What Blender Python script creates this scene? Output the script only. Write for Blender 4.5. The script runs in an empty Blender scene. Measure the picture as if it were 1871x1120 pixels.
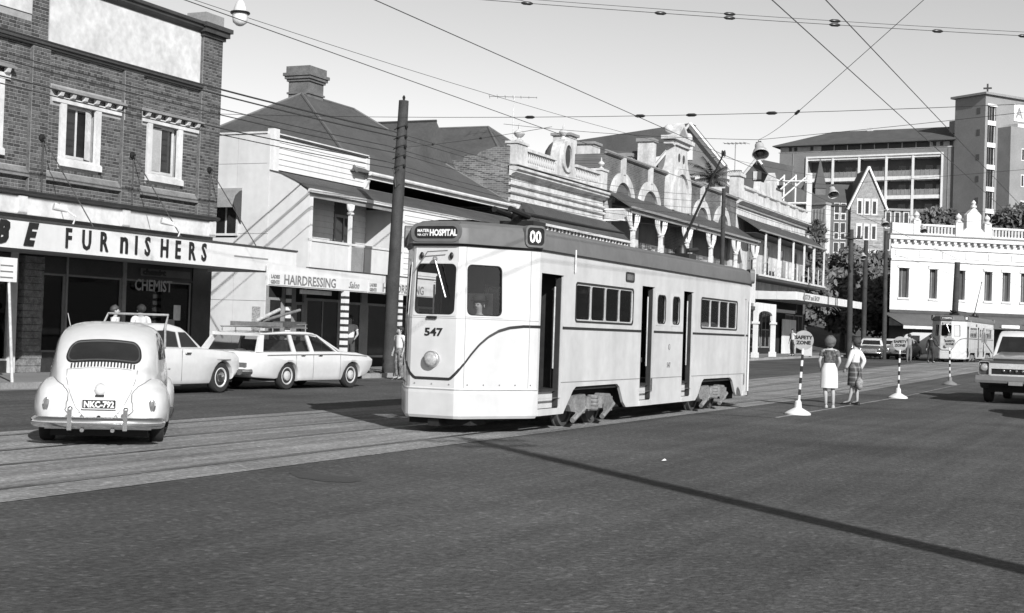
import bpy, bmesh, math, random
from mathutils import Vector, Matrix, noise
from mathutils.bvhtree import BVHTree
random.seed(7)
R = math.radians
scene = bpy.context.scene
COL = scene.collection

# ------------------------------------------------------------------ camera, sky, sun, exposure
cam_d = bpy.data.cameras.new("camera"); cam = bpy.data.objects.new("camera", cam_d); COL.objects.link(cam)
cam_d.sensor_width = 36.0; cam_d.lens = 50.03; cam_d.clip_start = 0.1; cam_d.clip_end = 3000
_cx = (0.90817542, 0.41728878, 0.03297698); _cy = (0.02264209, 0.02969405, -0.99930256); _cz = (-0.41797697, 0.90828868, 0.01751912)
cam.matrix_world = Matrix(((_cx[0], -_cy[0], -_cz[0], 0), (_cx[1], -_cy[1], -_cz[1], 0), (_cx[2], -_cy[2], -_cz[2], 1.5), (0, 0, 0, 1)))
scene.camera = cam

SUN_EL = R(28.5)
SUN_TO = Vector((0.733, -0.680, 0)).normalized()          # horizontal direction towards the sun
world = bpy.data.worlds.new("World"); scene.world = world; world.use_nodes = True
_nt = world.node_tree; _nt.nodes.clear()
_sky = _nt.nodes.new("ShaderNodeTexSky"); _sky.sky_type = 'NISHITA'; _sky.sun_disc = False
_sky.sun_elevation = SUN_EL; _sky.sun_rotation = math.atan2(SUN_TO.x, SUN_TO.y)
_sky.air_density = 1.0; _sky.dust_density = 0.0; _sky.ozone_density = 1.0
_sp = _nt.nodes.new("ShaderNodeSeparateColor"); _nt.links.new(_sky.outputs[0], _sp.inputs[0])
_bw = _nt.nodes.new("ShaderNodeMath"); _bw.operation = 'MULTIPLY_ADD'; _b2 = _nt.nodes.new("ShaderNodeMath"); _b2.operation = 'MULTIPLY'     # film sees the blue of the sky as pale grey
_b2.inputs[1].default_value = 0.9; _bw.inputs[1].default_value = 0.1; _nt.links.new(_sp.outputs[1], _b2.inputs[0]); _nt.links.new(_sp.outputs[2], _bw.inputs[0]); _nt.links.new(_b2.outputs[0], _bw.inputs[2])
_bg = _nt.nodes.new("ShaderNodeBackground"); _bg.inputs[1].default_value = 0.105
_wo = _nt.nodes.new("ShaderNodeOutputWorld")
_nt.links.new(_bw.outputs[0], _bg.inputs[0]); _nt.links.new(_bg.outputs[0], _wo.inputs[0])
sun_d = bpy.data.lights.new("sun", 'SUN'); sun_d.energy = 5.0; sun_d.angle = R(0.55); sun_d.color = (1.0, 1.0, 1.0)
sun = bpy.data.objects.new("sun", sun_d); COL.objects.link(sun); sun.location = (30, -28, 40)
_sd = Vector((SUN_TO.x * math.cos(SUN_EL), SUN_TO.y * math.cos(SUN_EL), math.sin(SUN_EL)))
sun.rotation_euler = _sd.to_track_quat('Z', 'Y').to_euler()
scene.view_settings.view_transform = 'Standard'; scene.view_settings.look = 'None'
scene.view_settings.exposure = 0.36; scene.view_settings.gamma = 1.0; scene.view_settings.use_curve_mapping = False
scene.cycles.max_bounces = 6; scene.cycles.transparent_max_bounces = 12

# ------------------------------------------------------------------ materials (all greys: the photograph is black and white)
_mats = {}
def mat(name, v, rough=0.7, var=0.18, scale=1.5, fine=25.0, bump=0.0, bscale=40.0, metal=0.0, spec=0.4, streak=0.0, coat=0.0, emit=0.0):
    """grey Principled material: two noises for tone and wear, optional vertical streaks and fine relief"""
    if name in _mats: return _mats[name]
    m = bpy.data.materials.new(name); m.use_nodes = True; nt = m.node_tree; N = nt.nodes; L = nt.links
    p = N["Principled BSDF"]; p.inputs["Roughness"].default_value = rough; p.inputs["Metallic"].default_value = metal
    p.inputs["Specular IOR Level"].default_value = spec
    if coat: p.inputs["Coat Weight"].default_value = coat; p.inputs["Coat Roughness"].default_value = 0.05
    if emit:
        p.inputs["Emission Color"].default_value = (1, 1, 1, 1); p.inputs["Emission Strength"].default_value = emit
    tc = N.new("ShaderNodeTexCoord")
    n1 = N.new("ShaderNodeTexNoise"); n1.inputs["Scale"].default_value = scale; n1.inputs["Detail"].default_value = 5; n1.inputs["Roughness"].default_value = 0.62
    n2 = N.new("ShaderNodeTexNoise"); n2.inputs["Scale"].default_value = fine; n2.inputs["Detail"].default_value = 3
    L.new(tc.outputs["Object"], n1.inputs[0]); L.new(tc.outputs["Object"], n2.inputs[0])
    mr = N.new("ShaderNodeMapRange"); mr.inputs[1].default_value = 0.28; mr.inputs[2].default_value = 0.72
    mr.inputs[3].default_value = v * (1 - var); mr.inputs[4].default_value = v * (1 + var)
    L.new(n1.outputs[0], mr.inputs[0])
    mr2 = N.new("ShaderNodeMapRange"); mr2.inputs[1].default_value = 0.3; mr2.inputs[2].default_value = 0.7
    mr2.inputs[3].default_value = 1 - var * 0.6; mr2.inputs[4].default_value = 1 + var * 0.6
    L.new(n2.outputs[0], mr2.inputs[0])
    mu = N.new("ShaderNodeMath"); mu.operation = 'MULTIPLY'; L.new(mr.outputs[0], mu.inputs[0]); L.new(mr2.outputs[0], mu.inputs[1])
    out = mu.outputs[0]
    if streak:
        mp = N.new("ShaderNodeMapping"); mp.inputs["Scale"].default_value = (1.7, 1.7, 0.22); L.new(tc.outputs["Object"], mp.inputs[0])
        n3 = N.new("ShaderNodeTexNoise"); n3.inputs["Scale"].default_value = 1.4; n3.inputs["Detail"].default_value = 6; L.new(mp.outputs[0], n3.inputs[0])
        mr3 = N.new("ShaderNodeMapRange"); mr3.inputs[1].default_value = 0.42; mr3.inputs[2].default_value = 0.75; mr3.inputs[3].default_value = 1; mr3.inputs[4].default_value = 1 - streak
        L.new(n3.outputs[0], mr3.inputs[0]); mu3 = N.new("ShaderNodeMath"); mu3.operation = 'MULTIPLY'
        L.new(out, mu3.inputs[0]); L.new(mr3.outputs[0], mu3.inputs[1]); out = mu3.outputs[0]
    cc = N.new("ShaderNodeCombineColor"); [L.new(out, cc.inputs[i]) for i in range(3)]
    L.new(cc.outputs[0], p.inputs["Base Color"])
    if bump:
        n4 = N.new("ShaderNodeTexNoise"); n4.inputs["Scale"].default_value = bscale; n4.inputs["Detail"].default_value = 4; L.new(tc.outputs["Object"], n4.inputs[0])
        bp = N.new("ShaderNodeBump"); bp.inputs["Strength"].default_value = bump; bp.inputs["Distance"].default_value = 0.02
        L.new(n4.outputs[0], bp.inputs["Height"]); L.new(bp.outputs[0], p.inputs["Normal"])
    _mats[name] = m
    return m
def wave_bump(m, axis, scale, strength=0.5, dist=0.03, profile='SIN'):
    """corrugation or course lines as fine relief on surfaces too far off to model each rib"""
    nt = m.node_tree; N = nt.nodes; L = nt.links; p = N["Principled BSDF"]
    tc = N.new("ShaderNodeTexCoord"); w = N.new("ShaderNodeTexWave"); w.bands_direction = axis; w.wave_profile = profile
    w.inputs["Scale"].default_value = scale; w.inputs["Distortion"].default_value = 0.0
    L.new(tc.outputs["Object"], w.inputs[0]); bp = N.new("ShaderNodeBump"); bp.inputs["Strength"].default_value = strength; bp.inputs["Distance"].default_value = dist
    L.new(w.outputs[1], bp.inputs["Height"]); L.new(bp.outputs[0], p.inputs["Normal"])
    return m
def thin_glass(name, tint=0.55, refl=0.12):
    """thin window pane: mostly see-through, with a Fresnel reflection"""
    if name in _mats: return _mats[name]
    m = bpy.data.materials.new(name); m.use_nodes = True; nt = m.node_tree; N = nt.nodes; L = nt.links; N.remove(N["Principled BSDF"])
    t = N.new("ShaderNodeBsdfTransparent"); t.inputs[0].default_value = (tint, tint, tint, 1)
    g = N.new("ShaderNodeBsdfGlossy"); g.inputs["Roughness"].default_value = 0.03; g.inputs[0].default_value = (1, 1, 1, 1)
    fr = N.new("ShaderNodeFresnel"); fr.inputs[0].default_value = 1.5
    ad = N.new("ShaderNodeMath"); ad.operation = 'MULTIPLY_ADD'; ad.inputs[1].default_value = 1.0; ad.inputs[2].default_value = -0.012; L.new(fr.outputs[0], ad.inputs[0])
    mx = N.new("ShaderNodeMixShader"); L.new(ad.outputs[0], mx.inputs[0]); L.new(t.outputs[0], mx.inputs[1]); L.new(g.outputs[0], mx.inputs[2])
    L.new(mx.outputs[0], N["Material Output"].inputs[0]); _mats[name] = m
    return m

def brick_tex(name, plane, light=.26, dark=.10, mortar=.34):
    """brick courses as a texture for walls too far off to model each brick"""
    m = mat(name, .15, .9, .2, 1, 9); nt = m.node_tree; N = nt.nodes; L = nt.links; p = N["Principled BSDF"]
    tc = N.new("ShaderNodeTexCoord"); sx = N.new("ShaderNodeSeparateXYZ"); cb = N.new("ShaderNodeCombineXYZ"); L.new(tc.outputs["Object"], sx.inputs[0])
    L.new(sx.outputs[plane[0]], cb.inputs[0]); L.new(sx.outputs[2], cb.inputs[1])
    t = N.new("ShaderNodeTexBrick"); L.new(cb.outputs[0], t.inputs[0]); t.inputs["Scale"].default_value = 1.0; t.inputs["Brick Width"].default_value = .24; t.inputs["Row Height"].default_value = .086; t.inputs["Mortar Size"].default_value = .011
    for k, v in (("Color1", light), ("Color2", dark), ("Mortar", mortar)): t.inputs[k].default_value = (v, v, v, 1)
    n = N.new("ShaderNodeTexNoise"); n.inputs["Scale"].default_value = .9; n.inputs["Detail"].default_value = 6; L.new(tc.outputs["Object"], n.inputs[0]); mr = N.new("ShaderNodeMapRange"); mr.inputs[1].default_value = .3; mr.inputs[2].default_value = .7; mr.inputs[3].default_value = .6; mr.inputs[4].default_value = 1.25; L.new(n.outputs[0], mr.inputs[0])
    mx = N.new("ShaderNodeVectorMath"); mx.operation = 'SCALE'; L.new(t.outputs[0], mx.inputs[0]); L.new(mr.outputs[0], mx.inputs["Scale"]); L.new(mx.outputs[0], p.inputs["Base Color"])
    return m
WHITE = mat("white_paint", 0.64, 0.55, 0.10, 0.8, 12, streak=0.14)
CREAM = mat("weathered_white_paint", 0.56, 0.65, 0.14, 1.2, 9, streak=0.22)
STUCCO = mat("weathered_stucco", 0.50, 0.85, 0.20, 1.1, 6, bump=0.2, streak=0.35); STUCCO_W = mat("white_stucco", 0.58, 0.8, 0.12, 0.9, 6, bump=0.15, streak=0.16)
TRIM = mat("grey_trim_paint", 0.22, 0.6, 0.2, 2, 20)
DARKTRIM = mat("dark_trim_paint", 0.045, 0.55, 0.25, 2, 20)
BLACK = mat("black_paint", 0.012, 0.45, 0.3, 3, 20)
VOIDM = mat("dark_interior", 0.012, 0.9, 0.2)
BRICK = mat("dark_clay_brick", 0.115, 0.85, 0.35, 2.2, 14, bump=0.25, bscale=60)
MORTAR = mat("pale_mortar", 0.29, 0.95, 0.2, 3, 40, bump=0.2)
IRON = mat("painted_iron_roof", 0.085, 0.6, 0.22, 0.7, 8, streak=0.2)
IRON_L = mat("faded_iron_roof", 0.15, 0.6, 0.22, 0.7, 8, streak=0.2)
METAL = mat("bare_steel", 0.45, 0.35, 0.2, 4, 30, metal=0.8)
CHROME = mat("chrome", 0.75, 0.12, 0.08, 5, 40, metal=1.0)
RUBBER = mat("tyre_rubber", 0.022, 0.85, 0.2, 6, 60, bump=0.2)
CONC = mat("kerb_concrete", 0.24, 0.9, 0.25, 1.3, 20, bump=0.3, bscale=60)
WOODP = mat("weathered_pole_timber", 0.042, 0.85, 0.35, 2.5, 30, bump=0.4, bscale=25, streak=0.35)
CARW = mat("white_car_enamel", 0.56, 0.25, 0.05, 1.2, 9, coat=0.6)
GLASS = thin_glass("window_glass", 0.6)
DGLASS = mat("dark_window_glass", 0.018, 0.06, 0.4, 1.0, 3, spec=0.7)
SKIN = mat("skin", 0.33, 0.55, 0.08, 6, 40)
HAIRM = mat("dark_hair", 0.03, 0.6, 0.4, 20, 90, bump=0.6, bscale=90)
CABLE = mat("black_cable", 0.03, 0.6, 0.2)
PORC = mat("dark_insulator", 0.02, 0.3, 0.2)

# ------------------------------------------------------------------ mesh builder
class B:
    def __init__(s): s.v = []; s.f = []
    def add(s, V, F):
        k = len(s.v); s.v += [tuple(p) for p in V]; s.f += [tuple(i + k for i in q) for q in F]; return s
    def box(s, x0, x1, y0, y1, z0, z1):
        if x0 > x1: x0, x1 = x1, x0
        if y0 > y1: y0, y1 = y1, y0
        if z0 > z1: z0, z1 = z1, z0
        return s.add([(x0, y0, z0), (x1, y0, z0), (x1, y1, z0), (x0, y1, z0), (x0, y0, z1), (x1, y0, z1), (x1, y1, z1), (x0, y1, z1)],
                     [(0, 3, 2, 1), (4, 5, 6, 7), (0, 1, 5, 4), (1, 2, 6, 5), (2, 3, 7, 6), (3, 0, 4, 7)])
    def poly(s, P): return s.add(P, [tuple(range(len(P)))])
    def prism(s, P, ax, a, b):
        """extrude a 2D outline along an axis: 'x' takes (y,z), 'y' takes (x,z), 'z' takes (x,y)"""
        g = {'x': lambda p, t: (t, p[0], p[1]), 'y': lambda p, t: (p[0], t, p[1]), 'z': lambda p, t: (p[0], p[1], t)}[ax]
        n = len(P); A = sum(P[i][0] * P[(i + 1) % n][1] - P[(i + 1) % n][0] * P[i][1] for i in range(n))
        if (A < 0) != (ax == 'y'): P = P[::-1]
        if a > b: a, b = b, a
        V = [g(p, a) for p in P] + [g(p, b) for p in P]
        return s.add(V, [tuple(range(n))[::-1], tuple(range(n, 2 * n))] + [(i, (i + 1) % n, n + (i + 1) % n, n + i) for i in range(n)])
    def loft(s, loops, cap=(True, True), closed=True):
        n = len(loops[0]); V = [p for l in loops for p in l]; F = []
        for k in range(len(loops) - 1):
            for i in range(n if closed else n - 1):
                j = (i + 1) % n; F.append((k * n + i, k * n + j, (k + 1) * n + j, (k + 1) * n + i))
        if closed and cap[0]: F.append(tuple(range(n))[::-1])
        if closed and cap[1]: F.append(tuple(range((len(loops) - 1) * n, len(loops) * n)))
        return s.add(V, F)
    def tube(s, path, r, n=8, cap=True):
        P = [Vector(p) for p in path]; rr = r if isinstance(r, (list, tuple)) else [r] * len(P); loops = []
        t0 = (P[1] - P[0]).normalized(); up = Vector((0, 0, 1)) if abs(t0.z) < 0.9 else Vector((1, 0, 0)); u = t0.cross(up).normalized()
        for i, p in enumerate(P):
            t = (P[min(i + 1, len(P) - 1)] - P[max(i - 1, 0)]).normalized(); u = (u - t * u.dot(t)).normalized(); w = t.cross(u)
            loops.append([p + (u * math.cos(2 * math.pi * k / n) + w * math.sin(2 * math.pi * k / n)) * rr[i] for k in range(n)])
        return s.loft(loops, (cap, cap))
    def lathe(s, prof, c=(0, 0, 0), n=16, ax='z', sx=1.0, sy=1.0):
        """turn (radius, height) pairs about an axis through c"""
        loops = []
        for r, h in prof:
            r = max(r, 1e-4); l = []
            for k in range(n):
                a = 2 * math.pi * k / n; x, y = r * math.cos(a) * sx, r * math.sin(a) * sy
                l.append({'z': (c[0] + x, c[1] + y, c[2] + h), 'x': (c[0] + h, c[1] + x, c[2] + y), 'y': (c[0] + y, c[1] + h, c[2] + x)}[ax])
            loops.append(l)
        return s.loft(loops)
    def ball(s, c, r, n=10, m=7, sc=(1, 1, 1)):
        loops = []
        for j in range(m + 1):
            t = math.pi * j / m; q = max(math.sin(t), 1e-3)
            loops.append([(c[0] + r * sc[0] * q * math.cos(2 * math.pi * k / n), c[1] + r * sc[1] * q * math.sin(2 * math.pi * k / n), c[2] - r * sc[2] * math.cos(t)) for k in range(n)])
        return s.loft(loops)
    def mesh(s, name, m, smooth=None):
        me = bpy.data.meshes.new(name); me.from_pydata(s.v, [], s.f); me.materials.append(m)
        if smooth is not None:
            me.polygons.foreach_set("use_smooth", [True] * len(me.polygons)); me.set_sharp_from_angle(angle=R(smooth))
        me.update(); return me
    def o(s, name, m, parent=None, smooth=None, kind=None, label=None):
        return link(name, s.mesh(name, m, smooth), parent, kind, label)
def link(name, me, parent=None, kind=None, label=None):
    ob = bpy.data.objects.new(name, me); COL.objects.link(ob)
    if parent is not None:
        ob.parent = parent
        if parent.get("_w"): ob.matrix_parent_inverse = Matrix.Translation(-Vector(parent["_w"]))
        elif parent.parent is not None and parent.parent.get("_w"): pass
    if kind: ob["kind"] = kind
    if label: ob["label"] = label
    return ob
def thing(name, label, cat, loc=(0, 0, 0), rz=0.0, group=None, world=False):
    """an Empty at a thing's base; world=True: its parts are given in world coordinates"""
    e = bpy.data.objects.new(name, None); COL.objects.link(e); e.location = loc; e.rotation_euler = (0, 0, rz); e.empty_display_size = 0.2
    e["label"] = label; e["category"] = cat
    if group: e["group"] = group
    if world: e["_w"] = tuple(loc)
    return e
def tag(ob, label, cat, group=None, kind=None):
    ob["label"] = label; ob["category"] = cat
    if group: ob["group"] = group
    if kind: ob["kind"] = kind
    return ob
def copy_tree(o, parent=None, label=None):
    c = o.copy(); COL.objects.link(c); c.parent = parent
    if parent is not None: c.matrix_parent_inverse = o.matrix_parent_inverse.copy()
    if label: c["label"] = label
    for ch in o.children: copy_tree(ch, c)
    return c
def box(name, m, parent, *a): return B().box(*a).o(name, m, parent)
def inst(name, me, parent, M_, kind=None):
    ob = link(name, me, parent, kind); ob.matrix_basis = M_; return ob
def holed(b, P0, d, u0, u1, z0, z1, holes, depth=0.2):
    """wall face from plan point P0 along plan direction d (right, seen from outside) with real openings and their reveals"""
    d = Vector((d[0], d[1], 0)).normalized(); nn = d.cross(Vector((0, 0, 1))); O = Vector((P0[0], P0[1], 0))
    g = lambda u, z, q=0.0: O + d * u + Vector((0, 0, z)) - nn * q
    us = sorted({u0, u1} | {min(max(h[k], u0), u1) for h in holes for k in (0, 1)}); zs = sorted({z0, z1} | {min(max(h[k], z0), z1) for h in holes for k in (2, 3)})
    for i in range(len(us) - 1):
        for j in range(len(zs) - 1):
            uc, zc = (us[i] + us[i + 1]) / 2, (zs[j] + zs[j + 1]) / 2
            if any(h[0] < uc < h[1] and h[2] < zc < h[3] for h in holes): continue
            b.poly([g(us[i], zs[j]), g(us[i + 1], zs[j]), g(us[i + 1], zs[j + 1]), g(us[i], zs[j + 1])])
    for a, c, e, f in holes:
        for p, q in (((a, e), (a, f)), ((a, f), (c, f)), ((c, f), (c, e)), ((c, e), (a, e))):
            b.poly([g(*p), g(*q), g(q[0], q[1], depth), g(p[0], p[1], depth)])
    return b
def frame_box(b, P0, d, u0, u1, z0, z1, q0, q1):
    """box on a wall: u along it, z up, q outwards from the wall face"""
    d = Vector((d[0], d[1], 0)).normalized(); nn = d.cross(Vector((0, 0, 1))); O = Vector((P0[0], P0[1], 0))
    V = [O + d * u + nn * q + Vector((0, 0, z)) for z in (z0, z1) for (u, q) in ((u0, q1), (u1, q1), (u1, q0), (u0, q0))]
    return b.add(V, [(0, 3, 2, 1), (4, 5, 6, 7), (0, 1, 5, 4), (1, 2, 6, 5), (2, 3, 7, 6), (3, 0, 4, 7)])
def sash(name, parent, P0, d, u0, u1, z0, z1, fm, gm, q=-0.12, w=0.06, mull=1, trans=1, th=0.05):
    """window: frame with glazing bars, its pane a child"""
    b = B(); frame_box(b, P0, d, u0, u0 + w, z0, z1, q, q + th); frame_box(b, P0, d, u1 - w, u1, z0, z1, q, q + th)
    frame_box(b, P0, d, u0 + w, u1 - w, z0, z0 + w, q, q + th); frame_box(b, P0, d, u0 + w, u1 - w, z1 - w, z1, q, q + th)
    for k in range(mull):
        c = u0 + (u1 - u0) * (k + 1) / (mull + 1); frame_box(b, P0, d, c - w * .35, c + w * .35, z0 + w, z1 - w, q + 0.004, q + th - 0.006)
    for k in range(trans):
        c = z0 + (z1 - z0) * (k + 1) / (trans + 1); frame_box(b, P0, d, u0 + w, u1 - w, c - w * .35, c + w * .35, q + 0.008, q + th - 0.01)
    f = b.o(name, fm, parent); g = B(); frame_box(g, P0, d, u0 + w * .5, u1 - w * .5, z0 + w * .5, z1 - w * .5, q + .018, q + .024); g.o("pane", gm, f)
    return f
def text(name, s, size, m, parent, pos, right=(0, 1), ext=0.01, bold=0.0, shear=0.0, sx=1.0, align='LEFT', label=None):
    """flat or raised lettering as a mesh; right = direction in plan that the line of writing runs"""
    cu = bpy.data.curves.new("t", 'FONT'); cu.body = s; cu.size = size; cu.extrude = ext; cu.offset = bold; cu.shear = shear; cu.align_x = align; cu.resolution_u = 2
    ob = bpy.data.objects.new("t", cu); COL.objects.link(ob); dg = bpy.context.evaluated_depsgraph_get()
    me = bpy.data.meshes.new_from_object(ob.evaluated_get(dg)); bpy.data.objects.remove(ob); bpy.data.curves.remove(cu)
    r = Vector((right[0], right[1], 0)).normalized(); z = Vector((0, 0, 1)); nn = r.cross(z)
    Mx = Matrix(((r.x * sx, z.x, nn.x, pos[0]), (r.y * sx, z.y, nn.y, pos[1]), (0, 1, nn.z, pos[2]), (0, 0, 0, 1)))
    me.transform(Mx); me.materials.clear(); me.materials.append(m); me.name = name
    return link(name, me, parent, None, label)
def rrect(w, h, r, n=4):
    """rounded rectangle outline centred on the origin"""
    P = []
    for cx_, cy_, a0 in ((w / 2 - r, h / 2 - r, 0), (-w / 2 + r, h / 2 - r, 90), (-w / 2 + r, -h / 2 + r, 180), (w / 2 - r, -h / 2 + r, 270)):
        for k in range(n + 1):
            a = R(a0 + 90 * k / n); P.append((cx_ + r * math.cos(a), cy_ + r * math.sin(a)))
    return P
def ring_frame(b, outer, inner, f0, f1):
    """frame between two matching outlines; f0/f1 map a 2D point to back and front 3D positions"""
    n = len(outer); V = [f1(p) for p in outer] + [f1(p) for p in inner] + [f0(p) for p in inner] + [f0(p) for p in outer]
    F = []
    for i in range(n):
        j = (i + 1) % n
        for k in range(4):
            a, c = k * n, ((k + 1) % 4) * n; F.append((a + i, a + j, c + j, c + i))
    return b.add(V, F)
def ground_z(y):
    """the street climbs very gently beyond the tram"""
    t = max(0.0, y - 42.0); return min(0.0085 * t, 0.4 + 0.004 * max(0, t - 47))
def wire(name, a, b_, label, sag=0.0, r=0.006, n=14, group=None, m=None, cat="wire"):
    a, b_ = Vector(a), Vector(b_)
    P = [a.lerp(b_, i / n) - Vector((0, 0, sag * 4 * (i / n) * (1 - i / n))) for i in range(n + 1)]
    ob = B().tube(P, r, 5).o(name, m or CABLE); return tag(ob, label, cat, group)

# ================================================================== the setting
def asphalt(name, v, var, along=0.0):
    m = mat(name, v, 0.88, var, 0.35, 48, bump=1.0, bscale=20, spec=0.12)
    nt = m.node_tree; N = nt.nodes; L = nt.links; cc = next(n for n in N if n.type == 'COMBINE_COLOR'); src = cc.inputs[0].links[0].from_socket
    tc = N.new("ShaderNodeTexCoord")
    sp = N.new("ShaderNodeTexNoise"); sp.inputs["Scale"].default_value = 15; sp.inputs["Detail"].default_value = 4; sp.inputs["Roughness"].default_value = 0.75; L.new(tc.outputs["Object"], sp.inputs[0])
    mr = N.new("ShaderNodeMapRange"); mr.inputs[1].default_value = 0.34; mr.inputs[2].default_value = 0.68; mr.inputs[3].default_value = 0.66; mr.inputs[4].default_value = 1.34; L.new(sp.outputs[0], mr.inputs[0])
    mu = N.new("ShaderNodeMath"); mu.operation = 'MULTIPLY'; L.new(src, mu.inputs[0]); L.new(mr.outputs[0], mu.inputs[1])
    vo = N.new("ShaderNodeTexVoronoi"); vo.inputs["Scale"].default_value = 24; L.new(tc.outputs["Object"], vo.inputs[0])          # pale and dark stones in the mix
    vs = N.new("ShaderNodeSeparateColor"); L.new(vo.outputs["Color"], vs.inputs[0]); mv = N.new("ShaderNodeMapRange"); mv.inputs[1].default_value = 0.86; mv.inputs[2].default_value = 1.0; mv.inputs[3].default_value = 1.0; mv.inputs[4].default_value = 1.55; L.new(vs.outputs[0], mv.inputs[0])
    m9 = N.new("ShaderNodeMath"); m9.operation = 'MULTIPLY'; L.new(mu.outputs[0], m9.inputs[0]); L.new(mv.outputs[0], m9.inputs[1]); mu = m9
    bg_ = N.new("ShaderNodeTexNoise"); bg_.inputs["Scale"].default_value = 0.22; bg_.inputs["Detail"].default_value = 6; bg_.inputs["Roughness"].default_value = 0.65; L.new(tc.outputs["Object"], bg_.inputs[0])   # stains and worn areas
    mb = N.new("ShaderNodeMapRange"); mb.inputs[1].default_value = 0.3; mb.inputs[2].default_value = 0.7; mb.inputs[3].default_value = 0.70; mb.inputs[4].default_value = 1.26; L.new(bg_.outputs[0], mb.inputs[0])
    m8 = N.new("ShaderNodeMath"); m8.operation = 'MULTIPLY'; L.new(mu.outputs[0], m8.inputs[0]); L.new(mb.outputs[0], m8.inputs[1]); mu = m8
    if along:   # tyre and rail wear drawn out along the street
        mp = N.new("ShaderNodeMapping"); mp.inputs["Scale"].default_value = (3.2, 0.07, 1); L.new(tc.outputs["Object"], mp.inputs[0])
        st = N.new("ShaderNodeTexNoise"); st.inputs["Scale"].default_value = 1.0; st.inputs["Detail"].default_value = 5; st.inputs["Roughness"].default_value = 0.6; L.new(mp.outputs[0], st.inputs[0])
        m2 = N.new("ShaderNodeMapRange"); m2.inputs[1].default_value = 0.36; m2.inputs[2].default_value = 0.62; m2.inputs[3].default_value = 1 - along; m2.inputs[4].default_value = 1.08; L.new(st.outputs[0], m2.inputs[0])
        mu2 = N.new("ShaderNodeMath"); mu2.operation = 'MULTIPLY'; L.new(mu.outputs[0], mu2.inputs[0]); L.new(m2.outputs[0], mu2.inputs[1]); mu = mu2
    for i in range(3): L.new(mu.outputs[0], cc.inputs[i])
    return m
ASPHALT = asphalt("worn_asphalt", 0.080, 0.20, 0.14)
TRACKBED = asphalt("pale_tramway_concrete", 0.25, 0.14, 0.36)
GROUNDM = mat("dry_ground", 0.11, 0.95, 0.3, 0.3, 6)
HILLM = mat("hillside_grass", 0.055, 0.95, 0.4, 0.4, 5, bump=0.4, bscale=3)
PATHM = mat("footpath_asphalt", 0.20, 0.9, 0.2, 0.6, 25, bump=0.4, bscale=60)
LINEM = mat("worn_road_paint", 0.22, 0.8, 0.45, 2.5, 9)
def strip(x0, x1, ya, yb, dz, step=4.0, nx=1):
    b = B(); ys = [ya + (yb - ya) * i / max(1, math.ceil((yb - ya) / step)) for i in range(math.ceil((yb - ya) / step) + 1)]
    xs = [x0 + (x1 - x0) * i / nx for i in range(nx + 1)]
    b.v = [(x, y, ground_z(y) + dz) for y in ys for x in xs]; n = nx + 1
    b.f = [(j * n + i, j * n + i + 1, (j + 1) * n + i + 1, (j + 1) * n + i) for j in range(len(ys) - 1) for i in range(nx)]
    return b
strip(-700, 700, -120, 1400, -0.10, 40, 6).o("ground", GROUNDM, kind="structure")
road = strip(-21.1, 34, -25, 117, 0.0).o("road", ASPHALT, kind="structure")
strip(-60, 70, 117, 140, 0.004).o("cross_street", ASPHALT, kind="structure")
tramway = strip(-13.47, -8.40, -25, 117, 0.006).o("tramway", TRACKBED, kind="structure")
RAILM = mat("worn_rail_steel", 0.10, 0.38, 0.3, 3, 30, metal=0.7)
for x in (-9.03, -10.47, -11.58, -13.02):
    b = B(); b.v = []; pr = strip(x - 0.034, x + 0.034, -25, 117, 0.010); pr.o("rail", RAILM, tramway)
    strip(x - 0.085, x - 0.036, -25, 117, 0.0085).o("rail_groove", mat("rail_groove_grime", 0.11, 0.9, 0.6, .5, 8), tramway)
fp = strip(-25.6, -21.25, -25, 112.5, 0.13).o("footpath", PATHM, kind="structure")
kb = B()
for k in range(46):           # kerb stones, each with its joint
    y0 = -20 + k * 2.9; z = ground_z(y0)
    if y0 < 112: B().box(-21.25, -21.10, y0 + 0.01, y0 + 2.885, z - 0.1, z + 0.135).o("kerb_stone", CONC, fp)
strip(-21.1, -20.75, -25, 112.5, 0.005).o("gutter_channel", mat("gutter_concrete", 0.17, 0.85, 0.3, 1, 20), fp)
strip(14, 30, -25, 112, 0.13).o("footpath_opposite", PATHM, kind="structure")
# painted edge of the safety zone
b = B()
for k in range(44):
    y0 = 27.2 + k * 0.62; w = 0.05 + 0.012 * math.sin(k * 1.7); b.poly([(-6.82 - w, y0, ground_z(y0) + .005), (-6.82 + w, y0, ground_z(y0) + .005), (-6.82 + w, y0 + .60, ground_z(y0) + .005), (-6.82 - w, y0 + .60, ground_z(y0) + .005)])
b.o("safety_zone_line", LINEM, kind="structure")
zone = strip(-8.40, -6.9, 27.2, 60, 0.005).o("safety_zone_surface", asphalt("zone_asphalt", 0.088, 0.2, 0.15), kind="structure")
B().poly([(x, y, .004) for x, y in [(-8.01, 12.15), (-8.0, 12.3), (-7.6, 12.24), (-7.21, 12.18), (-7.06, 11.99), (-7.07, 11.79), (-7.32, 11.7), (-7.68, 11.82)]]).o("road_patch", mat("tar_patch", 0.046, 0.8, 0.2, 2, 30, bump=.3), kind="structure")
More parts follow.
